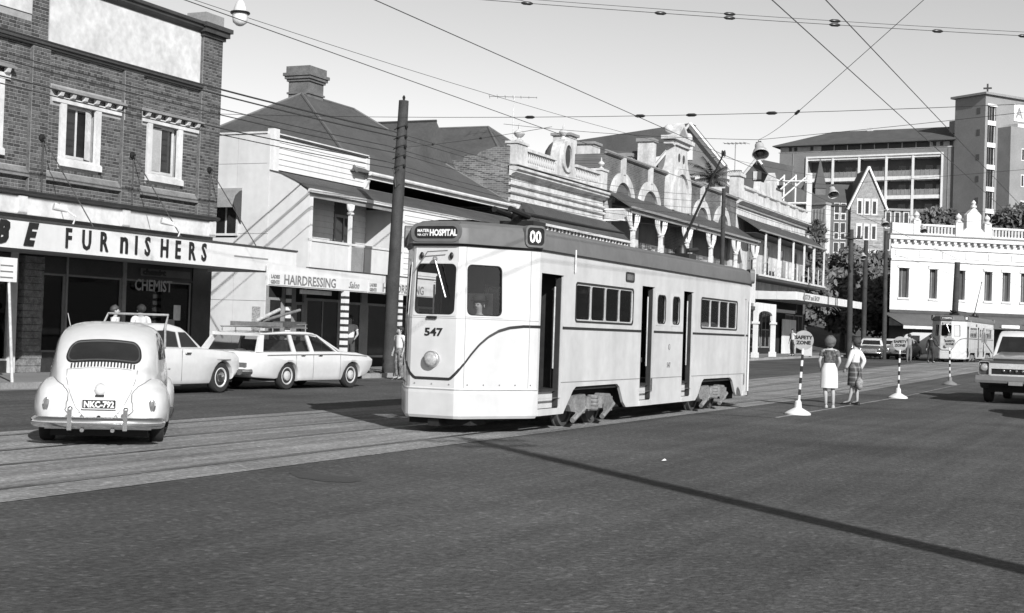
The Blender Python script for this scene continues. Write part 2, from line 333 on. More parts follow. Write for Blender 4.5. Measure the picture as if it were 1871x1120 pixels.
# hillside beyond the shops
def hill_z(x, y):
    s = lambda t: max(0, min(1, t)) ** 2 * (3 - 2 * max(0, min(1, t)))
    z = 13 * s((y - 124) / 105) + 9 * s((-x - 27) / 22) * s((y - 66) / 70)
    return z + 0.6 * noise.noise(Vector((x * .06, y * .06, 0))) * s((y - 124) / 40)
b = B(); NX, NY = 40, 40
b.v = [(x, y, hill_z(x, y) - 0.06 + ground_z(y)) for y in [112 + 12 * j for j in range(NY)] for x in [-230 + 9 * i for i in range(NX)]]
b.f = [(j * NX + i, j * NX + i + 1, (j + 1) * NX + i + 1, (j + 1) * NX + i) for j in range(NY - 1) for i in range(NX - 1)]
b.o("hillside", HILLM, kind="structure", smooth=60)

rc = random.Random(12)
for k in range(3):        # thin tar-filled cracks in the carriageway
    x, y, a = rc.uniform(-7.5, -1), rc.uniform(7, 30), rc.uniform(0, 6.3); P = []
    for j in range(rc.randint(8, 18)): P.append((x, y)); a += rc.uniform(-.5, .5); x += math.cos(a) * .22; y += math.sin(a) * .22
    b = B()
    for p, q in zip(P, P[1:]):
        d = Vector((q[0] - p[0], q[1] - p[1])).normalized() * rc.uniform(.002, .005); b.poly([(p[0] - d.y, p[1] + d.x, .0035), (p[0] + d.y, p[1] - d.x, .0035), (q[0] + d.y, q[1] - d.x, .0035), (q[0] - d.y, q[1] + d.x, .0035)])
    b.o("road_crack", mat("tar_crack", 0.022, .7), road)

# ================================================================== brick furniture shop with its awning
FX = -24.8; FD = (0, 1)
shop = thing("brick_furniture_shop", "two storey dark brick shop with blank white parapet panel and long white awning", "building", (-30, 24, 0), world=True)
W0, W1, W2 = (23.3, 24.98, 5.38, 7.0), (27.06, 28.32, 5.36, 6.74), (30.34, 31.63, 5.36, 6.74)
b = B(); holed(b, (FX, 0), FD, 12, 33.3, 4.0, 9.6, [W0, W1, W2], 0.22); b.poly([(FX, 33.3, 0), (-40, 33.3, 0), (-40, 33.3, 9.6), (FX, 33.3, 9.6)]); b.poly([(FX, 12, 9.6), (FX, 33.3, 9.6), (-40, 33.3, 9.6), (-40, 12, 9.6)])
b.o("wall", MORTAR, shop)
BR = [mat("clay_brick_%d" % i, v, 0.85, 0.3, 9, 40, bump=0.3, bscale=70) for i, v in enumerate((0.082, 0.062, 0.105, 0.042))]
def brick_mesh(L_, m):
    b = B(); h = 0.072; p = 0.011; e = 0.004
    b.add([(p, e, e), (p, L_ - e, e), (p, L_ - e, h - e), (p, e, h - e), (0, 0, 0), (0, L_, 0), (0, L_, h), (0, 0, h)], [(0, 1, 2, 3), (4, 5, 1, 0), (5, 6, 2, 1), (6, 7, 3, 2), (7, 4, 0, 3)])
    return b.mesh("brick", m)
BM = {(l, i): brick_mesh(L_, BR[i]) for l, L_ in (('s', .228), ('h', .108)) for i in range(4)}
holes = [(26.62, 29.24, 6.70, 7.12), (29.9, 32.5, 6.66, 7.08), (26.95, 28.42, 5.2, 6.8), (30.24, 31.74, 5.2, 6.8), (22.9, 25.05, 5.2, 7.1), (26.47, 29.2, 4.84, 5.05), (29.93, 32.4, 4.84, 5.05), (20, 25.97, 4.84, 5.05), (26.47, 32.42, 7.95, 9.7), (12, 25.9, 8.6, 9.7)]
piers = [(25.9, 26.47), (29.2, 29.93), (32.42, 33.3)]
cand = []
zc = 4.46; row = 0
while zc < 9.6:
    edges = [23.0] + [e for p in piers for e in p]
    segs = []
    for a, c in zip(edges, edges[1:]):
        inp = (a, c) in piers; cuts = [] if inp and a > 32 else [(h[0], h[1]) for h in holes if zc + .074 > h[2] and zc < h[3] and not (inp and h[3] < 5.1)]
        free = [(a, c)]
        for h0, h1 in cuts: free = [q for f0, f1 in free for q in ((f0, min(f1, h0)), (max(f0, h1), f1)) if q[1] - q[0] > .03]
        segs += [(f0, f1, inp) for f0, f1 in free]
    for a, c, inp in segs:
        unit = 0.118 if row % 2 else 0.238; n = max(1, round((c - a) / unit)); Lb = (c - a) / n
        for k in range(n):
            xx = FX + 0.11 if inp and (zc < 7.95 or a > 32) else FX
            i = random.choices((0, 1, 2, 3), (5, 4, 3, 2 if Lb > .15 else 5))[0]; y = a + k * Lb
            cand.append((xx, y, zc, 's' if Lb > .15 else 'h', i, Lb - .012))
    zc += 0.085; row += 1
for p in piers:
    top = 7.95 if p[0] < 32 else 9.62
    B().box(FX - .02, FX + 0.10, p[0] - .004, p[1] + .004, 4.42, top).o("pier", wave_bump(mat("pier_return_brick", 0.12, .9, .35, 5, 20), 'Z', 11.6, .6, .01), shop); B().box(FX + .10, FX + .1085, p[0], p[1], 4.42, top).o("pier_face", MORTAR, shop)
stret = sorted([c for c in cand if c[3] == 's'], key=lambda c: -c[1])[:300]
ss = set(stret); rest = [c for c in cand if c not in ss]
for c in stret: inst("brick", BM[('s', c[4])], shop, Matrix.Translation((c[0], c[1], c[2])) @ Matrix.Diagonal((1, c[5] / .228, 1, 1)))
b = B(); mi = []
for x, y, z, l, i, Lb in rest:
    me = BM[(l, i)]; sc_ = Lb / (.228 if l == 's' else .108); b.add([(v.co.x + x, v.co.y * sc_ + y, v.co.z + z) for v in me.vertices], [tuple(q.vertices) for q in me.polygons]); mi += [i] * 5
me = b.mesh("brickwork", BR[0]); [me.materials.append(q) for q in BR[1:]]; me.polygons.foreach_set("material_index", mi); link("brickwork", me, shop, "stuff")
# parapet
PANEL = mat("blotched_white_render", 0.50, 0.85, 0.20, 1.3, 5, bump=.2)
box("parapet_panel", PANEL, shop, FX - .05, FX + .03, 26.5, 32.40, 8.14, 9.58)
box("parapet_panel", PANEL, shop, FX - .05, FX + .03, 12, 25.88, 8.7, 9.58)
def mould(name, m, y0, y1, z0, prof):
    """moulding run along the facade from (outward, height) steps"""
    b = B(); P = [(FX - .02, z0)] + [(FX + q, z0 + h) for q, h in prof] + [(FX - .02, z0 + prof[-1][1])]
    b.prism(P, 'y', y0, y1); return b.o(name, m, shop)
mould("string_moulding", DARKTRIM, 12, 32.42, 7.96, [(.10, 0), (.10, .05), (.16, .07), (.16, .14), (.06, .18)])
mould("parapet_cornice", DARKTRIM, 12, 32.42, 9.58, [(.06, 0), (.12, .05), (.20, .10), (.20, .17), (.27, .19), (.27, .27), (.05, .31)])
b = B(); b.box(FX - .5, FX + .17, 32.36, 33.36, 9.50, 9.60); b.box(FX - .55, FX + .27, 32.28, 33.42, 9.602, 9.74); b.box(FX - .58, FX + .33, 32.22, 33.48, 9.742, 9.86); b.o("pier_cap", DARKTRIM, shop)
box("pier_block", TRIM, shop, FX - .5, FX + .15, 32.42, 33.26, 9.862, 10.18)
mould("sill_moulding", DARKTRIM, 12, 33.36, 4.36, [(.12, 0), (.20, .04), (.20, .09), (.14, .11)])
for y0, y1 in ((14, 25.97), (26.47, 29.2), (29.93, 32.42)):
    B().prism([(FX - .02, 4.80), (FX + .12, 4.80), (FX + .12, 4.84), (FX - .02, 5.06)], 'y', y0, y1).o("sloping_sill", mat("sloped_brick_sill", 0.16, .85, .25, 3, 20, bump=.3), shop)
b = B(); b.prism([(FX - .02, 3.9), (FX + .06, 3.9), (FX + .06, 4.32), (FX - .02, 4.36)], 'y', 12, 33.3); b.o("signboard_band", CREAM, shop)
for y in (14.5, 18.2, 21.9, 25.6, 29.3, 33.0): box("band_pilaster", CREAM, shop, FX + .06, FX + .12, y, y + .28, 3.9, 4.33)
# windows with dentilled white heads
for (y0, y1, z0, z1), hy in ((W0, (22.6, 25.3)), (W1, (26.64, 29.22)), (W2, (29.92, 32.48))):
    f = sash("window", shop, (FX, 0), FD, y0 + .1, y1 - .1, z0 + .08, z1, CREAM, DGLASS, -.16, .07, 1, 0)
    B().box(FX - .02, FX + .05, y0 - .10, y0 + .1, z0, z1).o("window_jamb", CREAM, f); B().box(FX - .02, FX + .05, y1 - .1, y1 + .10, z0, z1).o("window_jamb", CREAM, f)
    b = B(); b.prism([(FX - .02, z0 - .16), (FX + .11, z0 - .16), (FX + .11, z0 - .02), (FX - .02, z0 + .06)], 'y', y0 - .12, y1 + .12); b.o("window_sill", CREAM, f)
    b = B(); b.box(FX - .02, FX + .06, hy[0] + .05, hy[1] - .05, z1 + .01, z1 + .15); b.o("window_head", CREAM, f)
    b = B(); b.prism([(FX - .02, z1 + .28), (FX + .20, z1 + .26), (FX + .20, z1 + .31), (FX - .02, z1 + .40)], 'y', hy[0], hy[1]); b.o("window_hood", TRIM, f)
    for k in range(6):
        yy = hy[0] + .22 + k * (hy[1] - hy[0] - .44) / 5
        B().prism([(FX + .062, z1 + .14), (FX + .15, z1 + .16), (FX + .19, z1 + .255), (FX + .062, z1 + .255)], 'y', yy - .055, yy + .055).o("hood_bracket", CREAM, f)
b = B(); b.box(FX - .14, FX - .11, 30.55, 30.98, 5.5, 6.7); b.o("open_casement", mat("window_sash_grey", .35, .5), shop); b = B(); b.add([(FX - .1, 28.2, 5.46), (FX + .02, 27.86, 5.46), (FX + .02, 27.86, 6.66), (FX - .1, 28.2, 6.66)], [(0, 1, 2, 3)]); b.o("curtain", mat("pale_curtain", .6, .9, .2, 3, 9), shop)
# awning
AWF = mat("white_fascia_paint", 0.60, 0.5, 0.06, 0.8, 5, streak=0.10)
b = B(); b.prism([(FX, 2.98), (-21.62, 2.93), (-21.62, 3.44), (FX, 3.60)], 'y', 10, 32.73); aw = b.o("awning", mat("awning_soffit_grey", 0.30, 0.8, 0.2, .8, 8), shop)
b = B(); b.box(-21.62, -21.58, 10, 28.94, 2.88, 3.46); b.o("fascia_board", AWF, aw); b = B(); b.box(-21.62, -21.583, 28.955, 32.75, 2.88, 3.46); b.o("fascia_board", AWF, aw)
box("fascia_board", AWF, aw, FX + .3, -21.62, 32.732, 32.77, 2.90, 3.46)
box("fascia_flashing", DARKTRIM, aw, -21.70, -21.56, 10, 32.78, 3.462, 3.51)
box("fascia_strip", TRIM, aw, -21.583, -21.576, 29.9, 31.4, 3.17, 3.21)
for ch, y in [("F", 23.76), ("U", 24.28), ("R", 24.86), ("n", 25.52), ("I", 26.03), ("S", 26.39), ("H", 26.95), ("E", 27.50), ("R", 28.02), ("S", 28.53)]:
    text("letter", ch, 0.60 if ch != "n" else 0.76, BLACK, aw, (-21.57, y, 2.995), FD, 0.018, 0.012, 0, 0.72 if ch not in "In" else 0.8)
text("letter", "E", 0.62, BLACK, aw, (-21.57, 22.55, 2.985), FD, 0.018, 0.035, 0.35, 0.85); text("letter", "B", 0.62, BLACK, aw, (-21.57, 21.72, 2.985), FD, 0.018, 0.035, 0.35, 0.95)
for y in (22.6, 26.25, 29.55, 32.85):
    B().lathe([(.09, 0), (.09, .05), (.04, .07), (.03, .12)], (FX + .11, y, 5.78), 10, 'x').o("stay_anchor", BLACK, shop)
    B().tube([(FX + .18, y, 5.78), (-22.9, y, 3.52)], .014, 6).o("awning_stay", DARKTRIM, shop)
    B().tube([(FX + .135, y + .05, 5.70), (FX + .135, y + .05, 4.5)], .022, 6).o("down_conduit", DARKTRIM, shop)
for y in (24.55, 28.25):
    b = B(); b.tube([(-22.1, y, 3.50), (-22.0, y, 3.72), (-22.15, y - .15, 3.86)], .02, 6); s_ = b.o("floodlight", WHITE, aw, 40)
    B().tube([(-22.14, y - .13, 3.85), (-22.3, y - .38, 3.92)], [.05, .09], 10).o("lamp_hood", WHITE, s_, 40)
# shopfront under the awning
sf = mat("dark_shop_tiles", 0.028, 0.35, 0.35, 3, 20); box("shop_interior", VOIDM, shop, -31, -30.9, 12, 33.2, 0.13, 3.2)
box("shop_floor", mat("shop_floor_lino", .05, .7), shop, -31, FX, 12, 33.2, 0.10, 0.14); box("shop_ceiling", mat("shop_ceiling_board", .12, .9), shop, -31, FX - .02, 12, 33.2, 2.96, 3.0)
for y0, y1, m in ((25.55, 25.78, CREAM), (32.45, 33.3, sf), (29.52, 29.66, TRIM), (27.42, 27.48, TRIM), (20.2, 20.3, TRIM)): box("shop_pillar", m, shop, FX - .12, FX + .01, y0, y1, .13, 3.0)
rs = mat("rough_stone_pier", 0.17, 0.9, .45, 7, 30, bump=.8, bscale=14)
for k in range(17):
    B().box(FX - .3, FX + .03 + .02 * random.random(), 25.95 + .02 * random.random(), 26.62 - .03 * random.random(), .135 + k * .165, .135 + k * .165 + .155).o("stone", rs, shop)
for y0, y1 in ((12, 20.2), (20.3, 25.55), (26.64, 27.42), (27.48, 29.52), (29.66, 32.45)):
    box("stall_riser", sf, shop, FX - .14, FX - .02, y0, y1, .13, .62 if y0 > 26 else .42); f = sash("shop_window", shop, (FX, 0), FD, y0, y1, .62 if y0 > 26 else .42, 2.55, TRIM, thin_glass("shop_glass", .35), -.10, .045, 0, 0)
    box("shop_transom", mat("transom_grey", .05, .6), shop, FX - .12, FX + .0, y0, y1, 2.56, 2.62); box("shop_fascia", DARKTRIM, shop, FX - .1, FX - .02, y0, y1, 2.62, 2.98)
box("signboard", mat("chemist_board_grey", .10, .6), shop, FX - .02, FX + .03, 30.2, 32.3, 2.66, 2.86, ); text("lettering", "chemist", .21, BLACK, shop, (FX + .034, 30.27, 2.70), FD, .004, .012, 0, 1.45)
text("lettering", "CHEMIST", .42, mat("faded_gold_lettering", .34, .6), shop, (FX + .012, 29.98, 2.27), FD, .004, .008, 0, .92)
box("fluorescent_tube", mat("fluorescent_tube", .8, .4, emit=1.5), shop, FX - .9, FX - .8, 28.2, 28.9, 2.72, 2.78)
for y, z, m in ((31.75, 1.5, CREAM), (31.5, 1.1, TRIM), (31.95, .75, CREAM)): box("poster", m, shop, FX - .075, FX - .07, y, y + .30, z, z + .42)

# ================================================================== white weatherboard hairdressing shop with upstairs verandah
IRON_A = wave_bump(mat("corrugated_roof_a", 0.082, 0.55, 0.2, 0.5, 8, streak=.15), 'X', 8, .35, .03)
IRON_B = wave_bump(mat("corrugated_roof_b", 0.068, 0.55, 0.2, 0.5, 8, streak=.15), 'Y', 8, .35, .03)
BOARD = mat("white_weatherboard", 0.60, 0.6, 0.08, 0.8, 8, streak=.12); SHEET = mat("white_fibro_sheet", 0.54, 0.75, 0.07, 0.6, 5, streak=.10)
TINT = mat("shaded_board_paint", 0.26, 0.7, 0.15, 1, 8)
hs = thing("weatherboard_hairdressing_shop", "white weatherboard hairdressing shop with hipped iron roof, chimney and upstairs verandah", "building", (-30, 45, 0), world=True)
b = B(); b.box(-36, FX - .03, 36.06, 53.2, 0, 6.2); b.o("wall_core", mat("dark_joint", .10, .9), hs)
xs = [-24.8, -25.98, -27.2, -28.4, -29.6, -30.8, -32.0, -33.2, -34.4, -35.6]; zs = [.13, 2.18, 4.22, 6.36, 7.27]
for i in range(len(xs) - 1):
    for j in range(4):
        if i == 1 and j == 1:
            B().box(xs[i + 1] + .006, xs[i] - .006, 36.0, 36.05, zs[1] + .006, 4.1).o("wall_sheet", SHEET, hs); continue
        B().box(xs[i + 1] + .006, xs[i] - .006, 36.0, 36.05, zs[j] + .006, zs[j + 1] - .006).o("wall_sheet", SHEET, hs)
box("coping", CREAM, hs, -35.6, FX - .1, 35.96, 36.10, 7.272, 7.33)
# hooded window in the side wall
wd = (-26.72, -25.86); f = sash("side_window", hs, (-26.75, 36.0), (1, 0), 0, .90, 4.15, 5.15, CREAM, DGLASS, .02, .07, 1, 0)
b = B(); P = [(36.0, 5.62), (35.85, 5.6), (35.62, 5.42), (35.48, 5.12), (35.46, 4.98), (35.50, 4.98), (35.55, 5.12), (35.66, 5.36), (35.88, 5.52), (36.0, 5.54)]
b.prism(P, 'x', -26.85, -25.78); b.o("window_hood", TRIM, f, 30)
for x in (-26.85, -25.80): B().prism([(36.0, 5.54), (35.88, 5.52), (35.66, 5.36), (35.55, 5.12), (36.0, 4.5)], 'x', x, x + .02).o("hood_bracket", DARKTRIM, f)
# parapet with boards
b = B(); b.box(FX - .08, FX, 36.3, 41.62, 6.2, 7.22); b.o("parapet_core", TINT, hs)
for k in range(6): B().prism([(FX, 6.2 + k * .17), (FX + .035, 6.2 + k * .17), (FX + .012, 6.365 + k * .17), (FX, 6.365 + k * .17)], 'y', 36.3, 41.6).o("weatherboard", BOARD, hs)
box("parapet_coping", DARKTRIM, hs, FX - .2, FX + .08, 36.3, 41.68, 7.222, 7.27); box("parapet_coping_cap", CREAM, hs, FX - .2, FX + .10, 36.3, 41.70, 7.271, 7.31)
box("parapet_post", BOARD, hs, FX - .12, FX + .12, 36.01, 36.30, 6.1, 7.42); box("parapet_post", BOARD, hs, FX - .12, FX + .08, 41.60, 41.78, 6.15, 7.26)
# verandah
VX = -23.36
b = B(); P = [(FX, 6.17), (-24.4, 6.08), (-23.9, 5.86), (VX - .01, 5.60), (VX - .01, 5.56), (-23.9, 5.82), (-24.4, 6.04), (FX, 6.13)]
b.prism(P, 'y', 36.0, 53.2); b.o("verandah_roof", IRON_B, hs, 40)
box("verandah_gutter", CREAM, hs, VX - .04, VX + .05, 36.0, 53.2, 5.47, 5.58); box("verandah_beam", TRIM, hs, VX - .10, VX - .03, 36.05, 53.2, 5.33, 5.468)
b = B(); b.poly([(FX, 36.02, 2.95), (VX, 36.02, 2.95), (VX, 36.02, 5.46), (-23.9, 36.02, 5.82), (-24.4, 36.02, 6.04), (FX, 36.02, 6.13)]); b.poly([(FX, 36.05, 2.95), (FX, 36.05, 6.13), (-24.4, 36.05, 6.04), (-23.9, 36.05, 5.82), (VX, 36.05, 5.46), (VX, 36.05, 2.95)])
b.o("verandah_side_sheet", SHEET, hs)
box("verandah_floor", TRIM, hs, FX, VX + .06, 36.0, 53.2, 2.82, 2.95)
for y in (36.06, 38.35, 41.72, 45.3, 49.0): box("verandah_post", BOARD, hs, VX - .05, VX + .05, y, y + .11, 2.95, 5.33)
for y in (38.35, 45.3):
    b = B(); b.lathe([(.09, 0), (.12, .03), (.12, .07), (.07, .1)], (VX, y + .055, 4.98), 10)
    for s in (-1, 1): b.tube([(VX, y + .055 + s * .05, 5.08), (VX, y + .055 + s * .14, 5.18), (VX, y + .055 + s * .16, 5.32)], [.03, .045, .05], 6)
    b.o("post_capital", CREAM, hs, 40)
for y0, y1 in ((36.17, 37.5), (37.52, 38.34), (39.32, 41.7)): box("balustrade_sheet", SHEET, hs, VX - .02, VX + .02, y0, y1, 2.96, 4.02)
box("balustrade_panel", TRIM, hs, VX - .03, VX + .03, 38.5, 39.3, 2.96, 4.0); box("balustrade_rail", CREAM, hs, VX - .05, VX + .06, 36.05, 41.72, 4.02, 4.09)
for k in range(16): B().prism([(FX, 2.95 + k * .19), (FX + .03, 2.95 + k * .19), (FX + .01, 3.135 + k * .19), (FX, 3.135 + k * .19)], 'y', 36.06, 39.7).o("weatherboard", BOARD, hs)
for k in range(16): B().prism([(FX, 2.95 + k * .19), (FX + .03, 2.95 + k * .19), (FX + .01, 3.135 + k * .19), (FX, 3.135 + k * .19)], 'y', 40.9, 41.75).o("weatherboard", BOARD, hs)
sash("verandah_door", hs, (FX, 0), FD, 39.72, 40.88, 2.96, 5.15, TRIM, DGLASS, .0, .09, 1, 0)
box("verandah_partition", SHEET, hs, FX, VX, 41.75, 41.80, 2.95, 5.45)
for k in range(14): B().prism([(VX - .02, 2.95 + k * .18), (VX + .03, 2.95 + k * .18), (VX + .008, 3.125 + k * .18), (VX - .02, 3.125 + k * .18)], 'y', 41.84, 53.2).o("weatherboard", BOARD, hs)
for y in (43.2, 46.6, 50): sash("verandah_window", hs, (VX, 0), FD, y, y + 1.5, 4.05, 5.1, CREAM, DGLASS, .03, .07, 1, 0)
# eaves and roofs
box("eave_fascia", CREAM, hs, -24.62, -24.55, 41.5, 53.2, 6.48, 6.66); b = B(); b.tube([(-24.47, 41.4, 6.66), (-24.47, 53.2, 6.66)], .07, 8); b.o("eave_gutter", CREAM, hs, 40)
for y in (41.55,): B().prism([(FX - .1, 6.1), (FX + .02, 6.1), (-24.6, 6.42), (-24.6, 6.48), (FX - .1, 6.48)], 'y', y, y + .1).o("eave_bracket", CREAM, hs)
def hip(name, m, parent, x0, x1, y0, y1, ze, zr, ra, rb, ax='y'):
    """hipped roof: eaves rectangle, ridge from ra to rb along an axis"""
    if ax == 'y': A, Z = ((x0 + x1) / 2, ra, zr), ((x0 + x1) / 2, rb, zr)
    else: A, Z = (ra, (y0 + y1) / 2, zr), (rb, (y0 + y1) / 2, zr)
    b = B(); V = [(x0, y0, ze), (x1, y0, ze), (x1, y1, ze), (x0, y1, ze), A, Z]
    b.add(V, [(0, 1, 4), (1, 2, 5, 4), (2, 3, 5), (3, 0, 4, 5), (0, 3, 2, 1)] if ax == 'y' else [(0, 1, 5, 4), (1, 2, 5), (2, 3, 4, 5), (3, 0, 4), (0, 3, 2, 1)])
    r = b.o(name, m, parent); c = B()
    for p, q in ((V[0], A), (V[1], A if ax == 'y' else Z), (V[2], Z), (V[3], Z if ax == 'y' else A), (A, Z)): c.tube([p, q], .06, 6)
    c.o("ridge_capping", mat("ridge_capping", .11, .6), r, 40); return r
main_roof = hip("hip_roof", IRON_A, hs, -35.4, -24.5, 40.6, 53.2, 6.66, 10.24, 45.4, 49.2)
box("flat_roof", IRON_A, hs, -36, FX - .1, 36.1, 41, 6.3, 6.45)
B().add([(-36, 50.5, 9.84), (-26.85, 50.5, 9.84), (-26.85, 46.8, 7.4), (-36, 46.8, 7.4), (-26.85, 53.15, 7.4), (-36, 53.15, 7.4)], [(0, 3, 2, 1), (0, 1, 4, 5), (1, 2, 4)]).o("rear_roof", IRON_A, hs); B().tube([(-36, 50.5, 9.86), (-26.85, 50.5, 9.86)], .06, 6).o("ridge_capping", DARKTRIM, hs)
CHB = mat("chimney_brick", 0.12, .9, .3, 3, 25, bump=.4)
b = B(); b.box(-30.75, -29.85, 45.7, 46.75, 8.8, 10.78); ch = b.o("chimney", CHB, hs)
for e, z0, z1 in ((.05, 10.30, 10.37), (.06, 10.78, 10.87), (.12, 10.872, 10.98), (.17, 10.982, 11.10), (.08, 11.102, 11.36)): B().box(-30.75 - e, -29.85 + e, 45.7 - e, 46.75 + e, z0, z1).o("chimney_course", CHB, ch)
# street awning with the hairdressing boards and striped posts
b = B(); b.prism([(FX, 3.05), (-21.52, 2.72), (-21.52, 2.78), (FX, 3.12)], 'y', 36.0, 53.2); sa = b.o("street_awning", IRON_B, hs)
box("sign_fascia", AWF, sa, -21.52, -21.48, 31.25, 40.6, 2.50, 3.06); box("awning_fascia", CREAM, sa, -21.52, -21.485, 40.62, 53.2, 2.62, 2.95); box("fascia_capping", DARKTRIM, sa, -21.56, -21.46, 33.2, 53.2, 3.062, 3.09)
for y0, y1 in ((31.3, 36.4), (36.45, 40.5)): box("hairdressing_board", AWF, sa, -21.48, -21.455, y0, y1, 2.53, 2.86)
DL = mat("faded_sign_lettering", 0.16, .6, .2)
for y0 in (31.38, 36.5): text("lettering", "LADIES" if y0 > 36 else "LADIES", .13, DL, sa, (-21.45, y0, 2.70), FD, .003, .006); text("lettering", "GENTS", .13, DL, sa, (-21.45, y0, 2.56), FD, .003, .006)
text("lettering", "HAIRDRESSING", .36, DL, sa, (-21.45, 31.98, 2.57), FD, .003, .006, 0, 1.08); text("lettering", "Salon", .27, DL, sa, (-21.45, 35.3, 2.60), FD, .003, .004, .4); text("lettering", "HAIRDRESSING", .36, DL, sa, (-21.45, 37.25, 2.57), FD, .003, .006, 0, 1.08)
box("hanging_sign", CREAM, sa, -22.0, -21.95, 33.6, 35.2, 2.36, 2.48)
SB = mat("barber_black_band", .03, .5)
for y in (35.12, 38.3):
    b = B(); b.box(-21.58, -21.44, y, y + .22, .13, 2.5); p = b.o("striped_post", WHITE, hs)
    for k in range(11): B().box(-21.585, -21.435, y - .005, y + .225, .28 + k * .2, .28 + k * .2 + .075).o("black_band", SB, p)
b = B(); b.box(-24.72, -24.62, 37.0, 37.16, .13, 2.6); p = b.o("striped_post", WHITE, hs)
for k in range(8): B().box(-24.725, -24.612, 36.995, 37.165, .6 + k * .24, .72 + k * .24).o("black_band", SB, p)
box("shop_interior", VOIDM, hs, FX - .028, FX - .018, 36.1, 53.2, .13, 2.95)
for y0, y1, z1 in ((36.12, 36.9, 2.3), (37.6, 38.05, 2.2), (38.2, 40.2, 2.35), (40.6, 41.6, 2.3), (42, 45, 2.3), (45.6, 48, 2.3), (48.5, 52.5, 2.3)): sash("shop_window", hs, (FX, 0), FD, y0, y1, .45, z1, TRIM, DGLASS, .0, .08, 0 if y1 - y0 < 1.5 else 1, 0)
for y0, y1 in ((36.06, 36.12), (36.9, 37.6), (38.05, 38.2), (40.2, 40.6), (41.6, 42), (45, 45.6)): box("shop_pilaster", mat("shop_pilaster_grey", .22, .7), hs, FX - .01, FX + .05, y0, y1, .13, 2.9)
box("notice", mat("grey_notice", .30, .8, .5, 20, 60), hs, -25.25, -24.95, 35.99, 36.0, 1.2, 2.0)

# ================================================================== balustraded stucco shop
bs = thing("balustraded_stucco_shop", "white stucco shop front with parapet balustrade, round pediment and ball finials", "building", (-30, 59, 0), world=True)
SBR = brick_tex("side_brick", (0,), .19, .07, .24)
b = B(); b.box(-38, FX - .02, 53.45, 64.05, 0, 8.0); b.o("wall", STUCCO, bs)
P = [(-24.82, 0), (-24.82, 8.05), (-26.0, 8.05), (-26.1, 8.75), (-26.9, 8.85), (-27.0, 8.55), (-28.4, 8.78), (-38, 8.5), (-38, 0)]
b = B(); b.prism(P, 'y', 53.22, 53.43); b.o("brick_side_wall", SBR, bs)
P = [(-24.9, 8.0), (-24.9, 9.2), (-25.5, 9.15), (-26.2, 8.95), (-26.6, 8.6), (-26.6, 8.0)]
B().prism(P, 'y', 53.24, 53.42).o("scroll_buttress", SBR, bs)
def cornice(name, m, parent, y0, y1, z0, prof, x=FX):
    P = [(x - .02, z0)] + [(x + q, z0 + h) for q, h in prof] + [(x - .02, z0 + prof[-1][1])]
    return B().prism(P, 'y', y0, y1).o(name, m, parent)
cornice("main_cornice", STUCCO, bs, 53.2, 64.1, 7.95, [(.05, 0), (.12, .08), (.30, .14), (.30, .22), (.40, .26), (.40, .36), (.1, .42)])
cornice("cornice_flashing", TRIM, bs, 53.16, 64.1, 8.375, [(.42, 0), (.42, .02), (.0, .06)])
for z in (7.55, 7.25, 6.9): cornice("string_course", STUCCO, bs, 53.2, 64.1, z, [(.06, 0), (.1, .04), (.1, .1), (.04, .13)])
for y0, y1 in ((54.6, 57.9), (60.2, 63.2)):
    box("balustrade_plinth", STUCCO, bs, FX - .1, FX + .12, y0, y1, 8.44, 8.60); box("balustrade_coping", STUCCO, bs, FX - .1, FX + .14, y0, y1, 9.12, 9.24)
    prof = [(.05, 0), (.05, .05), (.03, .08), (.065, .2), (.06, .26), (.03, .38), (.045, .46), (.05, .47), (.05, .52)]
    me = B().lathe(prof, (0, 0, 0), 8).mesh("baluster", STUCCO, 40); n = int((y1 - y0) / .19)
    for k in range(n): inst("baluster", me, bs, Matrix.Translation((FX + .02, y0 + .1 + k * (y1 - y0 - .2) / (n - 1), 8.6)))
for y0, y1 in ((53.5, 54.6), (63.2, 64.05)): box("parapet_pier", STUCCO, bs, FX - .3, FX + .16, y0, y1, 8.44, 9.32); box("parapet_pier_cap", STUCCO, bs, FX - .36, FX + .22, y0 - .06, y1 + .06, 9.322, 9.42)
def urn(parent, x, y, z, s=1.0):
    return B().lathe([(.22 * s, 0), (.22 * s, .1 * s), (.1 * s, .16 * s), (.08 * s, .22 * s), (.2 * s, .3 * s), (.28 * s, .42 * s), (.26 * s, .5 * s), (.15 * s, .6 * s), (.06 * s, .66 * s), (.07 * s, .74 * s), (.02 * s, .95 * s)], (x, y, z), 12).o("ball_finial", STUCCO, parent, 40)
urn(bs, FX, 54.05, 9.42, .85); urn(bs, FX, 63.6, 9.42, .6)
ped = [(57.9, 8.44), (60.2, 8.44), (60.15, 8.9), (60.0, 9.1)] + [(59.05 + .95 * math.cos(R(a)), 9.25 + .95 * math.sin(R(a)) * 1.05) for a in range(5, 180, 12)] + [(58.1, 9.1), (57.95, 8.9)]
b = B(); b.prism(ped, 'x', FX - .3, FX + .1); pd = b.o("round_pediment", STUCCO, bs, 40)
b = B(); o_ = [(59.05 + .72 * math.cos(R(a)), 9.45 + .72 * math.sin(R(a))) for a in range(0, 360, 15)]; i_ = [(59.05 + .40 * math.cos(R(a)), 9.42 + .55 * math.sin(R(a))) for a in range(0, 360, 15)]
ring_frame(b, o_, i_, lambda p: (FX + .1, p[0], p[1]), lambda p: (FX + .2, p[0], p[1])); b.o("pediment_ring", STUCCO, pd)
b = B(); b.poly([(FX + .105, p[0], p[1]) for p in i_]); b.o("pediment_opening", DARKTRIM, pd)
urn(bs, FX - .1, 59.05, 10.22, .75)
hip("iron_roof", IRON_A, bs, -36, -25.0, 53.6, 62.5, 8.2, 10.75, -31.2, -28.2, 'x')
